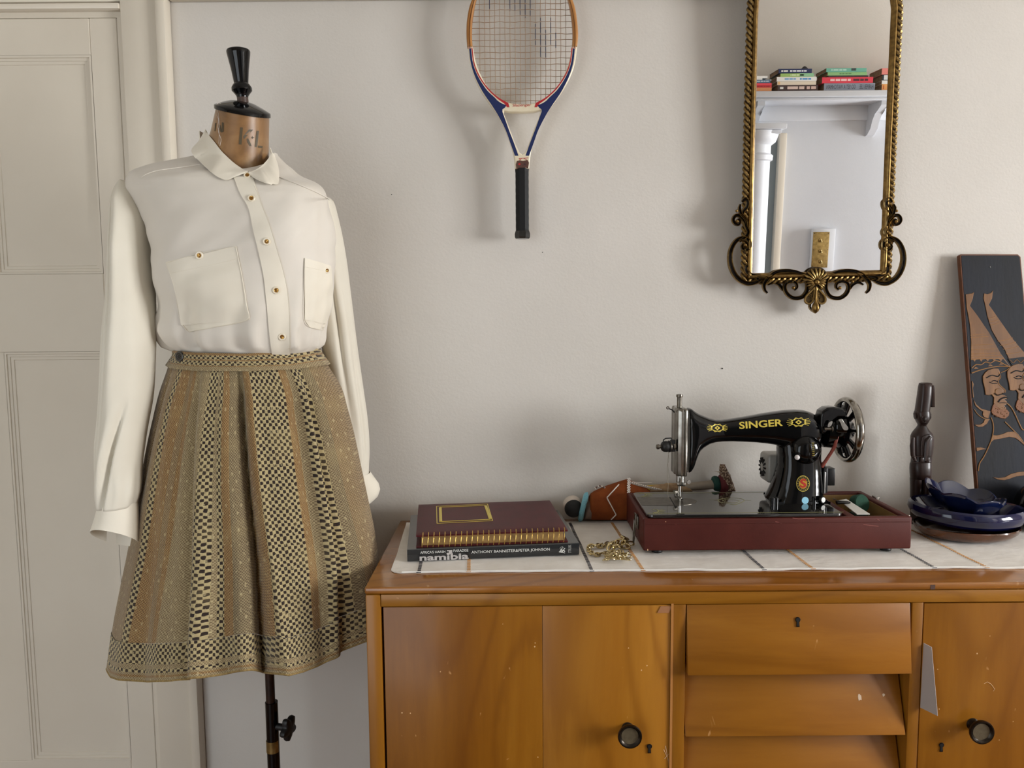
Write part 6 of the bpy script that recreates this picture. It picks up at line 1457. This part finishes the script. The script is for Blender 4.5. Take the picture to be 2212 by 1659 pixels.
for i in range(34):
    f = i/33; x, y = 815+(1240-815)*f, 275+(378-275)*f**.9
    c = P(*Z4(x, y), YO-.012); B().ball(c, .0016, 7, 4).obj('bead', grb if i % 2 else whb, dl); B().ball(c+Vector((.0005, .001, -.003)), .0015, 7, 4).obj('bead', grb, dl)
B().tube([P(*Z4(820, 268), YO-.002), P(*Z4(900, 285), YO-.002), P(*Z4(1070, 284), YO)], .0008, 6).obj('bead_string', whb, dl)
for k in range(9):
    x, y = 405+k*20+random.uniform(-3, 3), 362-26*math.sin(PI*min(1, k/6))-12; B().ball(P(*Z4(x, y), YO-.006), .0024, 8, 5).obj('hair_bead', simple('brown_beads', (92, 66, 56), .5) if k % 2 else grb, dl)
hloft([(850, 300, 420, .010), (1000, 318, 420, .010), (1200, 300, 400, .010), (1250, 290, 385, .010)], 'yellow_cord', simple('yellow_band', (190, 156, 40), .6), dl, Yc=YO+.006)
skn = M('hide', (150, 118, 84), .8); skn.color(skn.ramp(skn.noise(40), [(.3, (112, 84, 58)), (.7, (176, 146, 108))])); skn = skn.m
hloft([(1040, 330, 400, .010), (1150, 305, 400, .013), (1280, 292, 402, .015), (1400, 290, 400, .015), (1500, 318, 396, .014), (1535, 372, 392, .008)], 'hide_wrap', skn, dl, Yc=YO)
hloft([(1380, 300, 380, .011), (1535, 285, 372, .012), (1700, 264, 362, .012), (1790, 252, 356, .012)], 'wooden_stick', wood('grey_stick', [(112, 100, 86), (146, 134, 118), (168, 156, 140)], 'x', 30, .6, 0, scr=False), dl)
grn = simple('green_yarn', (16, 62, 52), .8, bump=.6, bs=600); drd = simple('dark_red_yarn', (92, 28, 30), .8, bump=.6, bs=600)
hloft([(1768, 235, 300, .006), (1778, 215, 350, .014), (1800, 206, 378, .018), (1830, 208, 384, .018), (1860, 225, 384, .014)], 'green_ring', grn, dl)
hloft([(1842, 220, 384, .010), (1860, 195, 390, .018), (1895, 185, 394, .021), (1930, 188, 396, .021), (1945, 205, 396, .016)], 'red_ring', drd, dl)
cap = hloft([(1868, 80, 180, .010), (1880, 72, 250, .018), (1915, 74, 330, .022), (1930, 100, 384, .022), (1975, 190, 392, .020), (2020, 320, 396, .014), (2036, 372, 398, .008)], 'cap', simple('brown_cap', (96, 72, 56), .8), dl)
cv_ = cap.bvh(); bb_ = [simple('cap_bead_%d' % i, c, .4) for i, c in enumerate(((178, 152, 128), (150, 122, 100), (196, 176, 152)))]
for i in range(210):
    x, y = random.uniform(1866, 2036), random.uniform(74, 396); h = cast(cv_, *Z4(x, y), .0006)
    if h is not None: B().ball(h, .0015, 6, 4).obj('cap_bead', random.choice(bb_), dl)
for a, c in (((1800, 150), (1862, 158)), ((1850, 120), (1872, 130)), ((1835, 170), (1866, 150))): B().tube([P(*Z4(*a), YO-.006), P(*Z4(*c), YO-.006)], [.0005, .0012], 6).obj('fringe', bb_[2], dl)
# ================================================================ gold chain
ch = thing('gold_chain', PZ(1315, 1190, ZR), 'heavy gold-coloured link chain heaped on the runner beside the maroon case', 'chain')
chm = simple('chain_gold', (222, 204, 158), .2, 1.0, var=(164, 146, 104), vs=120)
def Z7(x, y): return (1255+.06555*x, 1130+.06555*y)
def link_(c, d, up, L, w_, r, m=chm, twist=0, nm='link'):
    d = d.normalized(); up = (up-d*up.dot(d)).normalized(); s = d.cross(up)
    u = s*math.cos(twist)+up*math.sin(twist)
    B().tube([c+d*(L*math.cos(a))+u*(w_*math.sin(a)) for a in [2*PI*k/18 for k in range(18)]], r, 8, closed=True).obj(nm, m, ch)
def chain_path(pts, L, w_, r, z0=.0, tw=.5):
    P3 = [PZ(*Z7(x, y), ZR+z) for x, y, z in pts]; q = spline([tuple(p) for p in P3], 200); q = [Vector(p) for p in q]; acc = 0; nxt = 0; k = 0
    for i in range(1, 200):
        acc += (q[i]-q[i-1]).length
        if acc >= nxt:
            link_(q[i], q[i]-q[i-1], Vector((0, 0, 1)), L*1.12, w_*1.1, r*1.18, twist=(tw if k % 2 else -tw)+random.uniform(-.15, .15)); nxt = acc+L*1.35; k += 1
chain_path([(640, 700, .004), (520, 740, .005), (420, 730, .005), (300, 760, .004), (250, 860, .003), (330, 970, .003), (480, 1040, .003), (640, 1000, .003), (760, 980, .004)], .0062, .0036, .00135)
chain_path([(640, 760, .003), (760, 740, .003), (880, 680, .003), (1000, 640, .004), (1050, 600, .004)], .0078, .0036, .0013, tw=.8)
chain_path([(980, 800, .006), (1080, 680, .011), (1200, 640, .013), (1330, 620, .014), (1440, 560, .013), (1520, 620, .007), (1600, 680, .003), (1700, 650, .003)], .0092, .0058, .0017, tw=.9)
chain_path([(1040, 820, .005), (1140, 760, .010), (1260, 760, .008), (1340, 720, .005), (1480, 760, .003), (1600, 730, .003)], .0085, .0050, .0016, tw=.7)
for i in range(46):
    a = random.uniform(0, 2*PI); x, y = random.uniform(800, 1540), random.uniform(960, 1200); c = PZ(*Z7(x, y), ZR+random.uniform(.002, .009))
    link_(c, Vector((math.cos(a), math.sin(a), random.uniform(-.4, .4))), Vector((random.uniform(-.6, .6), 0, 1)), random.uniform(.0050, .0078), random.uniform(.0026, .0042), .0012, twist=random.uniform(-1.2, 1.2))
c = PZ(*Z7(1440, 480), ZR+.016); link_(c, Vector((1, .1, -.5)), Vector((0, -.8, 1)), .0085, .0065, .0020, twist=.8)
link_(PZ(*Z7(1220, 1000), ZR+.008), Vector((.4, 1, .5)), Vector((0, 0, 1)), .0095, .0055, .0018, twist=.2)
# ================================================================ dishes
def zd(x, y): return (1900+.1446*x, 1000+.1446*y)
cobalt = M('cobalt_glaze', (14, 26, 92), .09, 0, .6); cobalt.color(cobalt.ramp(cobalt.noise(14, detail=5), [(.3, (6, 9, 36)), (.7, (10, 18, 66))])); cobalt.set('Coat Weight', .1); cobalt = cobalt.m
brn = simple('brown_glaze', (96, 52, 20), .15, var=(60, 32, 14), vs=18, coat=.6)
YQ = 1.565; zb0 = ZR
def dish(cx, Yc, a, b, prof, rot=0, tilt=(0, 0), n=96, lob=None):
    rings = []
    for r, z in prof:
        ring = []
        for k in range(n):
            t = 2*PI*k/n; x, y = a*r*math.cos(t), b*r*math.sin(t); zz = z
            if lob: dr, dz = lob(t, r, z); x *= 1+dr; y *= 1+dr; zz += dz
            xx = x*math.cos(rot)-y*math.sin(rot); yy = x*math.sin(rot)+y*math.cos(rot)
            ring.append((cx+xx, Yc+yy, zz+tilt[0]*xx+tilt[1]*yy))
        rings.append(ring)
    return B().loft(rings)
xc_ = P(2086, 1150, YQ).x
bt_ = thing('brown_dish', (xc_, YQ, ZR), 'shallow oval brown glazed dish on the runner, underneath the two blue dishes', 'dish')
dish(xc_, YQ, .104, .078, [(.0, .0), (.74, .0), (.86, .004), (.96, .013), (1.0, .0225), (.985, .0250), (.95, .0235), (.88, .013), (.75, .007), (0, .006)], n=80).obj('bowl', brn, bt_) if False else None
d_ = dish(xc_, YQ, .104, .078, [(.0, ZR), (.74, ZR), (.86, ZR+.004), (.96, ZR+.012), (1.0, ZR+.021), (.985, ZR+.0235), (.95, ZR+.0220), (.88, ZR+.013), (.75, ZR+.007), (0, ZR+.006)], n=80); d_.obj('bowl', brn, bt_)
z1_ = ZR+.0245
bo_ = thing('blue_oval_dish', (xc_+.002, YQ+.004, z1_), 'dark cobalt-blue oval dish with thick rolled rim, between brown dish and ruffled bowl', 'dish')
dish(xc_+.004, YQ+.006, .116, .088, [(.0, z1_), (.70, z1_), (.84, z1_+.003), (.95, z1_+.012), (1.0, z1_+.024), (.985, z1_+.034), (.94, z1_+.039), (.88, z1_+.037), (.82, z1_+.028), (.70, z1_+.016), (0, z1_+.012)], n=96,
     lob=lambda t, r, z: (.02*math.sin(3*t+1)*r, .003*math.sin(2*t+2.4)*max(0, r-.5)), tilt=(-.05, 0)).obj('bowl', cobalt, bo_)
z2_ = z1_+.020
gl_ = M('blue_glass', (30, 46, 110), .06, 0, .6); gl_.color(gl_.ramp(gl_.noise(22, detail=5), [(.3, (10, 14, 40)), (.7, (24, 36, 76))])); gl_.set('Transmission Weight', .25); gl_.set('Coat Weight', .5); gl_.bump(gl_.noise(60, detail=3), .15, .002); gl_ = gl_.m
rb = thing('ruffled_bowl', (xc_-.002, YQ+.006, z2_), 'small ruffled blue glass bowl with petal-like rim, on top of the stack of dishes', 'bowl')
xr_ = P(2088, 1080, YQ).x
dish(xr_, YQ+.008, .080, .066, [(.0, z2_), (.46, z2_), (.60, z2_+.006), (.78, z2_+.020), (.92, z2_+.032), (1.0, z2_+.041), (1.0, z2_+.0445), (.96, z2_+.0445), (.86, z2_+.033), (.66, z2_+.016), (.40, z2_+.007), (0, z2_+.006)], n=120, rot=.3,
     lob=lambda t, r, z: ((.055*abs(math.sin(3.5*t+.6))-.02)*r**3, (.010*(abs(math.sin(3.5*t+.6))-.4)-.006*math.cos(t))*max(0, r-.4)/.6), tilt=(-.13, .10)).obj('bowl', gl_, rb)
vz = thing('black_vase', (P(2248, 1120, 1.60).x, 1.60, ZR), 'glossy black rounded object at the right edge, beside the blue dishes', 'ornament')
B().lathe([(0, 0), (.028, 0)]+spline([(.03, .001), (.044, .02), (.050, .045), (.046, .07), (.034, .088), (.016, .10), (.001, .104)], 26), (P(2248, 1120, 1.60).x, 1.60, ZR+.0005), n=64).obj('shell', simple('black_glaze', (8, 8, 9), .15, coat=.3), vz)
# ================================================================ carved figurine
YG = 1.665
fg = thing('carved_figurine', (P(1990, 1100, YG).x, YG, ZR), 'slender dark wood carving of a man in a tall hat, beside the blue dishes', 'figurine')
eb = M('ebony', (30, 19, 16), .36, 0, .35); eb.color(eb.ramp(eb.noise(30, (1, 1, .2), 4), [(.3, (30, 18, 15)), (.7, (58, 38, 32))])); eb.set('Coat Weight', .12); eb = eb.m
def Z8(x, y): return (1940+.1807*x, 800+.1807*y)
def vloft(rows, name, m, root, Yc=YG, n=28, e=2.4, dy=0, smooth=55):
    rings = []
    for y, xl, xr, b in rows:
        p, q = P(*Z8(xl, y), Yc), P(*Z8(xr, y), Yc); c, h = (p+q)/2, (q.x-p.x)/2
        rings.append([Vector((c.x+h*math.copysign(abs(math.cos(t))**(2/e), math.cos(t)), Yc+dy+b*math.copysign(abs(math.sin(t))**(2/e), math.sin(t)), c.z)) for t in [2*PI*k/n for k in range(n)]])
    B().loft(rings).obj(name, m, root, smooth=smooth)
vloft([(148, 280, 385, .008), (155, 258, 398, .011), (200, 248, 400, .013), (300, 236, 392, .014), (400, 222, 378, .0145), (470, 212, 368, .015), (485, 210, 366, .015)], 'hat', eb, fg)
vloft([(175, 376, 412, .004), (430, 372, 414, .004), (434, 374, 412, .003)], 'hat_tail', eb, fg, e=5, dy=-.006)
for k in range(4): B().tube([P(*Z8(378+k*9, 190), YG-.0105), P(*Z8(376+k*9, 428), YG-.0105)], .0006, 5).obj('tail_groove', mt['dark'], fg)
vloft([(480, 212, 366, .014), (500, 200, 374, .015), (540, 206, 372, .016), (580, 214, 366, .016), (610, 224, 352, .015), (635, 238, 338, .013), (650, 242, 330, .010), (668, 238, 332, .010)], 'head', eb, fg)
for x0, x1 in ((188, 212), (366, 386)): vloft([(505, x0, x1, .003), (520, x0+2, x1-2, .006), (560, x0+8, x1-4, .006), (585, x0+14, x1-8, .003)], 'ear', eb, fg)
B().ball(P(*Z8(318, 585), YG-.015), .0042, 12, 8, (.8, 1, 1.6)).obj('nose', eb, fg); B().ball(P(*Z8(310, 622), YG-.013), .0034, 12, 6, (1.6, .8, .6)).obj('mouth', eb, fg)
for x in (285, 345): B().ball(P(*Z8(x, 560), YG-.014), .0026, 10, 6, (1.5, .7, .7)).obj('eye', eb, fg)
vloft([(662, 240, 332, .010), (690, 222, 348, .012), (720, 196, 368, .014), (750, 174, 396, .016), (785, 160, 412, .018), (830, 156, 416, .018), (900, 160, 412, .018), (980, 164, 405, .017), (1040, 166, 398, .016), (1100, 160, 392, .016), (1120, 152, 388, .018), (1170, 150, 388, .019), (1230, 152, 388, .019), (1285, 156, 386, .018), (1296, 160, 380, .015)], 'torso', eb, fg)
B().tube([P(*Z8(x, y), YG-.0175) for x, y in ((380, 765), (330, 775), (290, 800), (280, 860), (276, 940), (278, 1015))], .0011, 6).obj('arm_edge', eb, fg)
B().tube([P(*Z8(x, y), YG-.016) for x, y in ((385, 790), (345, 830), (330, 900), (325, 1000), (318, 1080))], [.004, .006, .0055, .005, .004], 10).obj('arm', eb, fg)
B().tube([P(*Z8(x, y), YG-.013) for x, y in ((180, 800), (172, 900), (176, 1010), (205, 1080))], [.004, .0055, .005, .004], 10).obj('arm', eb, fg)
for y in (1028, 1104): B().tube([P(*Z8(x, y), YG-.0175) for x in (168, 240, 320, 392)], .0008, 6).obj('belt_edge', eb, fg)
for x in (232, 300): B().box(P(*Z8(x-22, 1060), YG).x, P(*Z8(x+22, 1060), YG).x, YG-.0195, YG-.012, P(*Z8(x, 1098), YG-.015).z, P(*Z8(x, 1038), YG-.015).z, .0015).obj('hand', eb, fg)
zf_ = ZR
for xl, xr in ((152, 272), (276, 366)):
    vloft([(1290, xl, xr, .014), (1400, xl+2, xr-2, .013), (1600, xl+2, xr-6, .012), (1800, xl+4, xr-8, .012), (1860, xl, xr-4, .014)], 'leg', eb, fg)
p = P(*Z8(255, 1865), YG); zt_ = p.z
B().box(P(*Z8(140, 1865), YG).x, P(*Z8(380, 1865), YG).x, YG-.02, YG+.02, ZR, zt_+.004, .002).obj('base', eb, fg)
# ================================================================ carved panel
n0 = P(2068, 552, 1.712); b0 = P(2109, 1068, 1.650)
pu = Vector((1, 0, 0)); pv = (n0-b0)
pn = pv.cross(pu).normalized()*-1
# plane: contains left edge direction, tilted back to the wall
up = Vector((0, n0.y-b0.y, n0.z-b0.z)).normalized(); bpn = Plane(b0, (1, 0, 0), up)
cb_ = thing('carved_plaque', b0, 'dark carved wood panel of two bearded men in pointed hats, leaning on the wall', 'wall plaque')
grd = M('blue_black_stain', (34, 38, 46), .55, 0, .2); grd.color(grd.ramp(grd.noise(9, (1, 1, .25), 5), [(.3, (26, 25, 26)), (.55, (30, 33, 41)), (.75, (40, 47, 60))])); grd.bump(grd.noise(160, (1, 1, .2)), .3, .0008); grd = grd.m
cw = wood('carved_brown', [(86, 52, 20), (122, 80, 36), (146, 100, 50)], 'z', 40, .45, .1, scr=False); ltw = simple('carved_line', (150, 106, 60), .5)
dw = (2212-2108)
def edge_pts():
    tl, tr_ = bpn.px(2073, 549), bpn.px(2204, 549); bl = bpn.px(2112, 1068)
    d = Vector(bl)-Vector(tl); s = (ZR-b0.z)/up.z
    k = (s-tl[1])/d.y
    B_ = Vector(tl)+d*k; wv_ = Vector(tr_)-Vector(tl); 
    return [tuple(B_), tuple(B_+Vector((wv_.length*1.06, 0))), (tr_[0]+.001, tr_[1]-.006), (tr_[0]-.005, tr_[1]), (tl[0]+.003, tl[1]), (tl[0], tl[1]-.003)]
ep = edge_pts(); ep = [ep[0], ep[1], ep[2], ep[3], ep[4], ep[5]]
bpn.plate([ep], -.012, 0, .0012, pix=False).obj('board', simple('board_edge', (112, 62, 28), .45, var=(84, 44, 18), vs=60), cb_)
ins = offset(ep, -.0030); bpn.plate([ins], -.002, .0006, 0, pix=False).obj('stained_ground', grd, cb_, smooth=0)
def Z9(x, y): return (2060+.1808*x, 540+.1808*y)      # upper crop
def Z10(x, y): return (2060+.1929*x, 780+.1929*y)     # lower crop
lim = max(p[0] for p in ep)-.002
def cl_(pts): return [(min(x, 2330), y) for x, y in pts]
cq = offset([ep[0], ep[1], (ep[2][0]+.0, ep[3][1]), ep[4]], -.0032)
def clip(poly):
    for i in range(4):
        a, c = Vector(cq[i]), Vector(cq[(i+1) % 4]); e = c-a; out = []
        ins_ = lambda p: e.x*(p[1]-a.y)-e.y*(p[0]-a.x) >= -1e-9
        for j in range(len(poly)):
            p, q = poly[j-1], poly[j]
            if ins_(p) != ins_(q):
                d0 = e.x*(p[1]-a.y)-e.y*(p[0]-a.x); d1 = e.x*(q[1]-a.y)-e.y*(q[0]-a.x); t = d0/(d0-d1); out.append((p[0]+(q[0]-p[0])*t, p[1]+(q[1]-p[1])*t))
            if ins_(q): out.append(q)
        poly = out
        if not poly: break
    return poly
def inside(p): return all((cq[(i+1) % 4][0]-cq[i][0])*(p[1]-cq[i][1])-(cq[(i+1) % 4][1]-cq[i][1])*(p[0]-cq[i][0]) >= 0 for i in range(4))
def rel(pts, Z=Z9, h=.0012, m=cw, nm='relief', bev=.0005, z0=.0004):
    q = clip([bpn.px(*Z(*p)) for p in pts])
    if len(q) > 2: bpn.plate([q], z0, z0+h, bev, pix=False).obj(nm, m, cb_, smooth=60)
def lin2(pts, r=.0007, Z=Z9, m=ltw, h=.0012, nm='carved_line', n=None):
    q = [bpn.px(*Z(*p)) for p in pts]; q = [p for p in spline(q, n or max(8, len(q)*6)) if inside(p)]
    if len(q) > 1: B().tube([bpn.w(x, y, h) for x, y in q], r, 6).obj(nm, m, cb_)
rel([(138, 530), (215, 520), (240, 505), (222, 590), (190, 668), (270, 770), (420, 990), (560, 1240), (672, 1392), (540, 1385), (400, 1410), (280, 1440), (195, 1480), (200, 1300), (205, 1100), (190, 900), (165, 760), (145, 660)], nm='pointed_hat')
rel([(360, 520), (400, 528), (440, 515), (466, 485), (455, 580), (415, 655), (480, 745), (560, 860), (700, 1060), (850, 1240), (1010, 1420), (1010, 1300+60), (840, 1345), (690, 1375), (655, 1300), (600, 1180), (520, 1080), (450, 960), (400, 800), (372, 660), (352, 580)], nm='pointed_hat')
for y0, xa_, xb_ in ((1020, 192, 380), (1048, 196, 410), (1140, 205, 462), (1195, 205, 500), (1245, 205, 545), (1275, 205, 570)): lin2([(xa_, y0), ((xa_+xb_)/2, y0-8), (xb_, y0-14)], .0006, h=.0017)
for x0, y0, x1, y1 in ((410, 820, 500, 790), (420, 855, 530, 835), (430, 890, 545, 870), (520, 1090, 700, 1050), (545, 1140, 740, 1100), (580, 1185, 770, 1150), (620, 1240, 815, 1210)): lin2([(x0, y0), ((x0+x1)/2, (y0+y1)/2+8), (x1, y1)], .0006, h=.0017)
zg = [(200, 1420), (260, 1370), (320, 1372), (370, 1340), (430, 1352), (480, 1325), (540, 1335), (600, 1370), (640, 1385)]
rel([(200, 1310), (590, 1305), (660, 1388), (540, 1382), (400, 1405), (290, 1432), (200, 1466)], h=.0013, m=grd, nm='hat_band', bev=0, z0=.0006)
lin2(zg, .0011, h=.0021); lin2([(200, 1310), (380, 1300), (590, 1302)], .0009, h=.0020); lin2([(195, 1478), (290, 1442), (400, 1412), (540, 1390), (672, 1396)], .0011, h=.0020)
for k in range(5): x = 218+k*78; rel([(x, 1300), (x+50, 1298), (x+26, 1338)], h=.0019, nm='band_triangle', bev=.0003)
for x, y in ((260, 1410), (430, 1378), (560, 1362)): rel([(x-28, y+12), (x-6, y-14), (x+22, y-2), (x+30, y+8)], h=.0019, nm='band_triangle', bev=.0003)
rel([(645, 1300), (820, 1278), (1010, 1320), (1010, 1380), (840, 1348), (690, 1378)], h=.0013, m=grd, nm='hat_band', bev=0, z0=.0006)
for k in range(7): lin2([(660+k*45, 1310+(k % 2)*40), (700+k*45, 1350-(k % 2)*40)], .0006, h=.0021)
lin2([(560, 1465), (620, 1440), (672, 1400)], .0008)
# faces, beards
def face(dx, dy, s=1.0):
    T = lambda pts: [(x+dx, y+dy) for x, y in pts]
    rel(T([(345, 130), (380, 100), (440, 82), (495, 84), (512, 120), (518, 175), (496, 210), (498, 245), (530, 290), (572, 325), (574, 350), (545, 362), (520, 375), (560, 380), (596, 402), (590, 425), (560, 430), (588, 450), (592, 480), (560, 500), (580, 520), (582, 545), (540, 550), (480, 520), (440, 470), (445, 410), (420, 375), (390, 384), (350, 378), (340, 300), (322, 230), (320, 170)]), Z10, .0020, cw, 'face', .0009)
    lin2(T([(360, 188), (420, 160), (490, 172), (508, 150)]), .0013, Z10, mt['dark'], .0024, 'brow'); lin2(T([(395, 235), (430, 250), (480, 248)]), .0010, Z10, mt['dark'], .0024, 'eye'); lin2(T([(420, 228), (450, 218), (488, 232)]), .0011, Z10, grd, .0024, 'eyelid')
    rel(T([(455, 320), (480, 305), (520, 310), (548, 330), (540, 355), (520, 372), (480, 380), (452, 362)]), Z10, .0030, cw, 'nostril', .0014)
    lin2(T([(448, 362), (480, 384), (515, 375), (545, 360)]), .0008, Z10, mt['dark'], .0034, 'nose_line'); lin2(T([(490, 460), (520, 425), (570, 405), (596, 410)]), .0016, Z10, grd, .0024, 'moustache'); lin2(T([(505, 468), (550, 466), (590, 470)]), .0007, Z10, mt['dark'], .0024, 'lip_line')
    lin2(T([(500, 130), (518, 178), (492, 220), (502, 260), (572, 330), (566, 352)]), .0009, Z10, ltw, .0024, 'profile_line')
    rel(T([(470, 440), (490, 480), (510, 500), (560, 545), (590, 540), (618, 575), (612, 610), (575, 645), (520, 640), (460, 612), (425, 590), (414, 560), (430, 500)]), Z10, .0018, simple('beard_brown', (120, 70, 30), .6, bump=.6, bs=500), 'beard', .0010)
    random.seed(5)
    for k in range(34):
        x, y = random.uniform(432, 602), random.uniform(505, 628)
        if ((x-520)/95)**2+((y-575)/62)**2 < 1 and inside(bpn.px(*Z10(x+dx, y+dy))): q = bpn.px(*Z10(x+dx, y+dy)); B().ball(bpn.w(q[0], q[1], .0022), .0011, 6, 4).obj('beard_curl', cw, cb_)
face(0, 0)
def tr2(p): return p
face(272, -52)
rel([(178, 212), (205, 225), (222, 260), (212, 300), (216, 350), (222, 400), (205, 425), (190, 380)], Z10, .0013, cw, 'face_edge')
rel([(218, 430), (250, 485), (300, 530), (370, 552), (408, 560), (400, 590), (385, 640), (340, 632), (320, 600), (326, 565), (290, 545), (240, 500)], Z10, .0013, cw, 'collar_relief')
lin2([(225, 540), (270, 600), (330, 640), (395, 655)], .0008, Z10)
rel([(228, 712), (290, 712), (330, 690), (345, 650), (395, 652), (370, 700), (320, 735), (270, 738)], Z10, .0013, cw, 'drape_relief')
lin2([(415, 632), (438, 700), (440, 780), (425, 860), (400, 930), (340, 1060), (285, 1150), (272, 1230)], .0011, Z10)
rel([(430, 828), (480, 832), (540, 818), (600, 792), (670, 790), (720, 820), (760, 880), (788, 945), (740, 900), (690, 862), (620, 848), (540, 865), (450, 880), (410, 910)], Z10, .0013, cw, 'drape_relief')
lin2([(570, 680), (640, 750), (700, 810), (750, 870), (790, 940)], .0010, Z10); lin2([(590, 470), (640, 520), (690, 610), (730, 700), (770, 770), (800, 760)], .0012, Z10)
rel([(240, 970), (300, 966), (366, 984), (300, 995), (256, 1010)], Z10, .0013, cw, 'drape_relief')
rel([(430, 1298), (500, 1310), (570, 1300), (640, 1262), (720, 1242), (800, 1236), (860, 1240), (850, 1280), (780, 1282), (700, 1290), (620, 1318), (560, 1334), (490, 1326)], Z10, .0013, cw, 'drape_relief')
lin2([(2+430, 195), (436, 212)], .0008, Z9, simple('pin', (210, 210, 205), .3, .8))
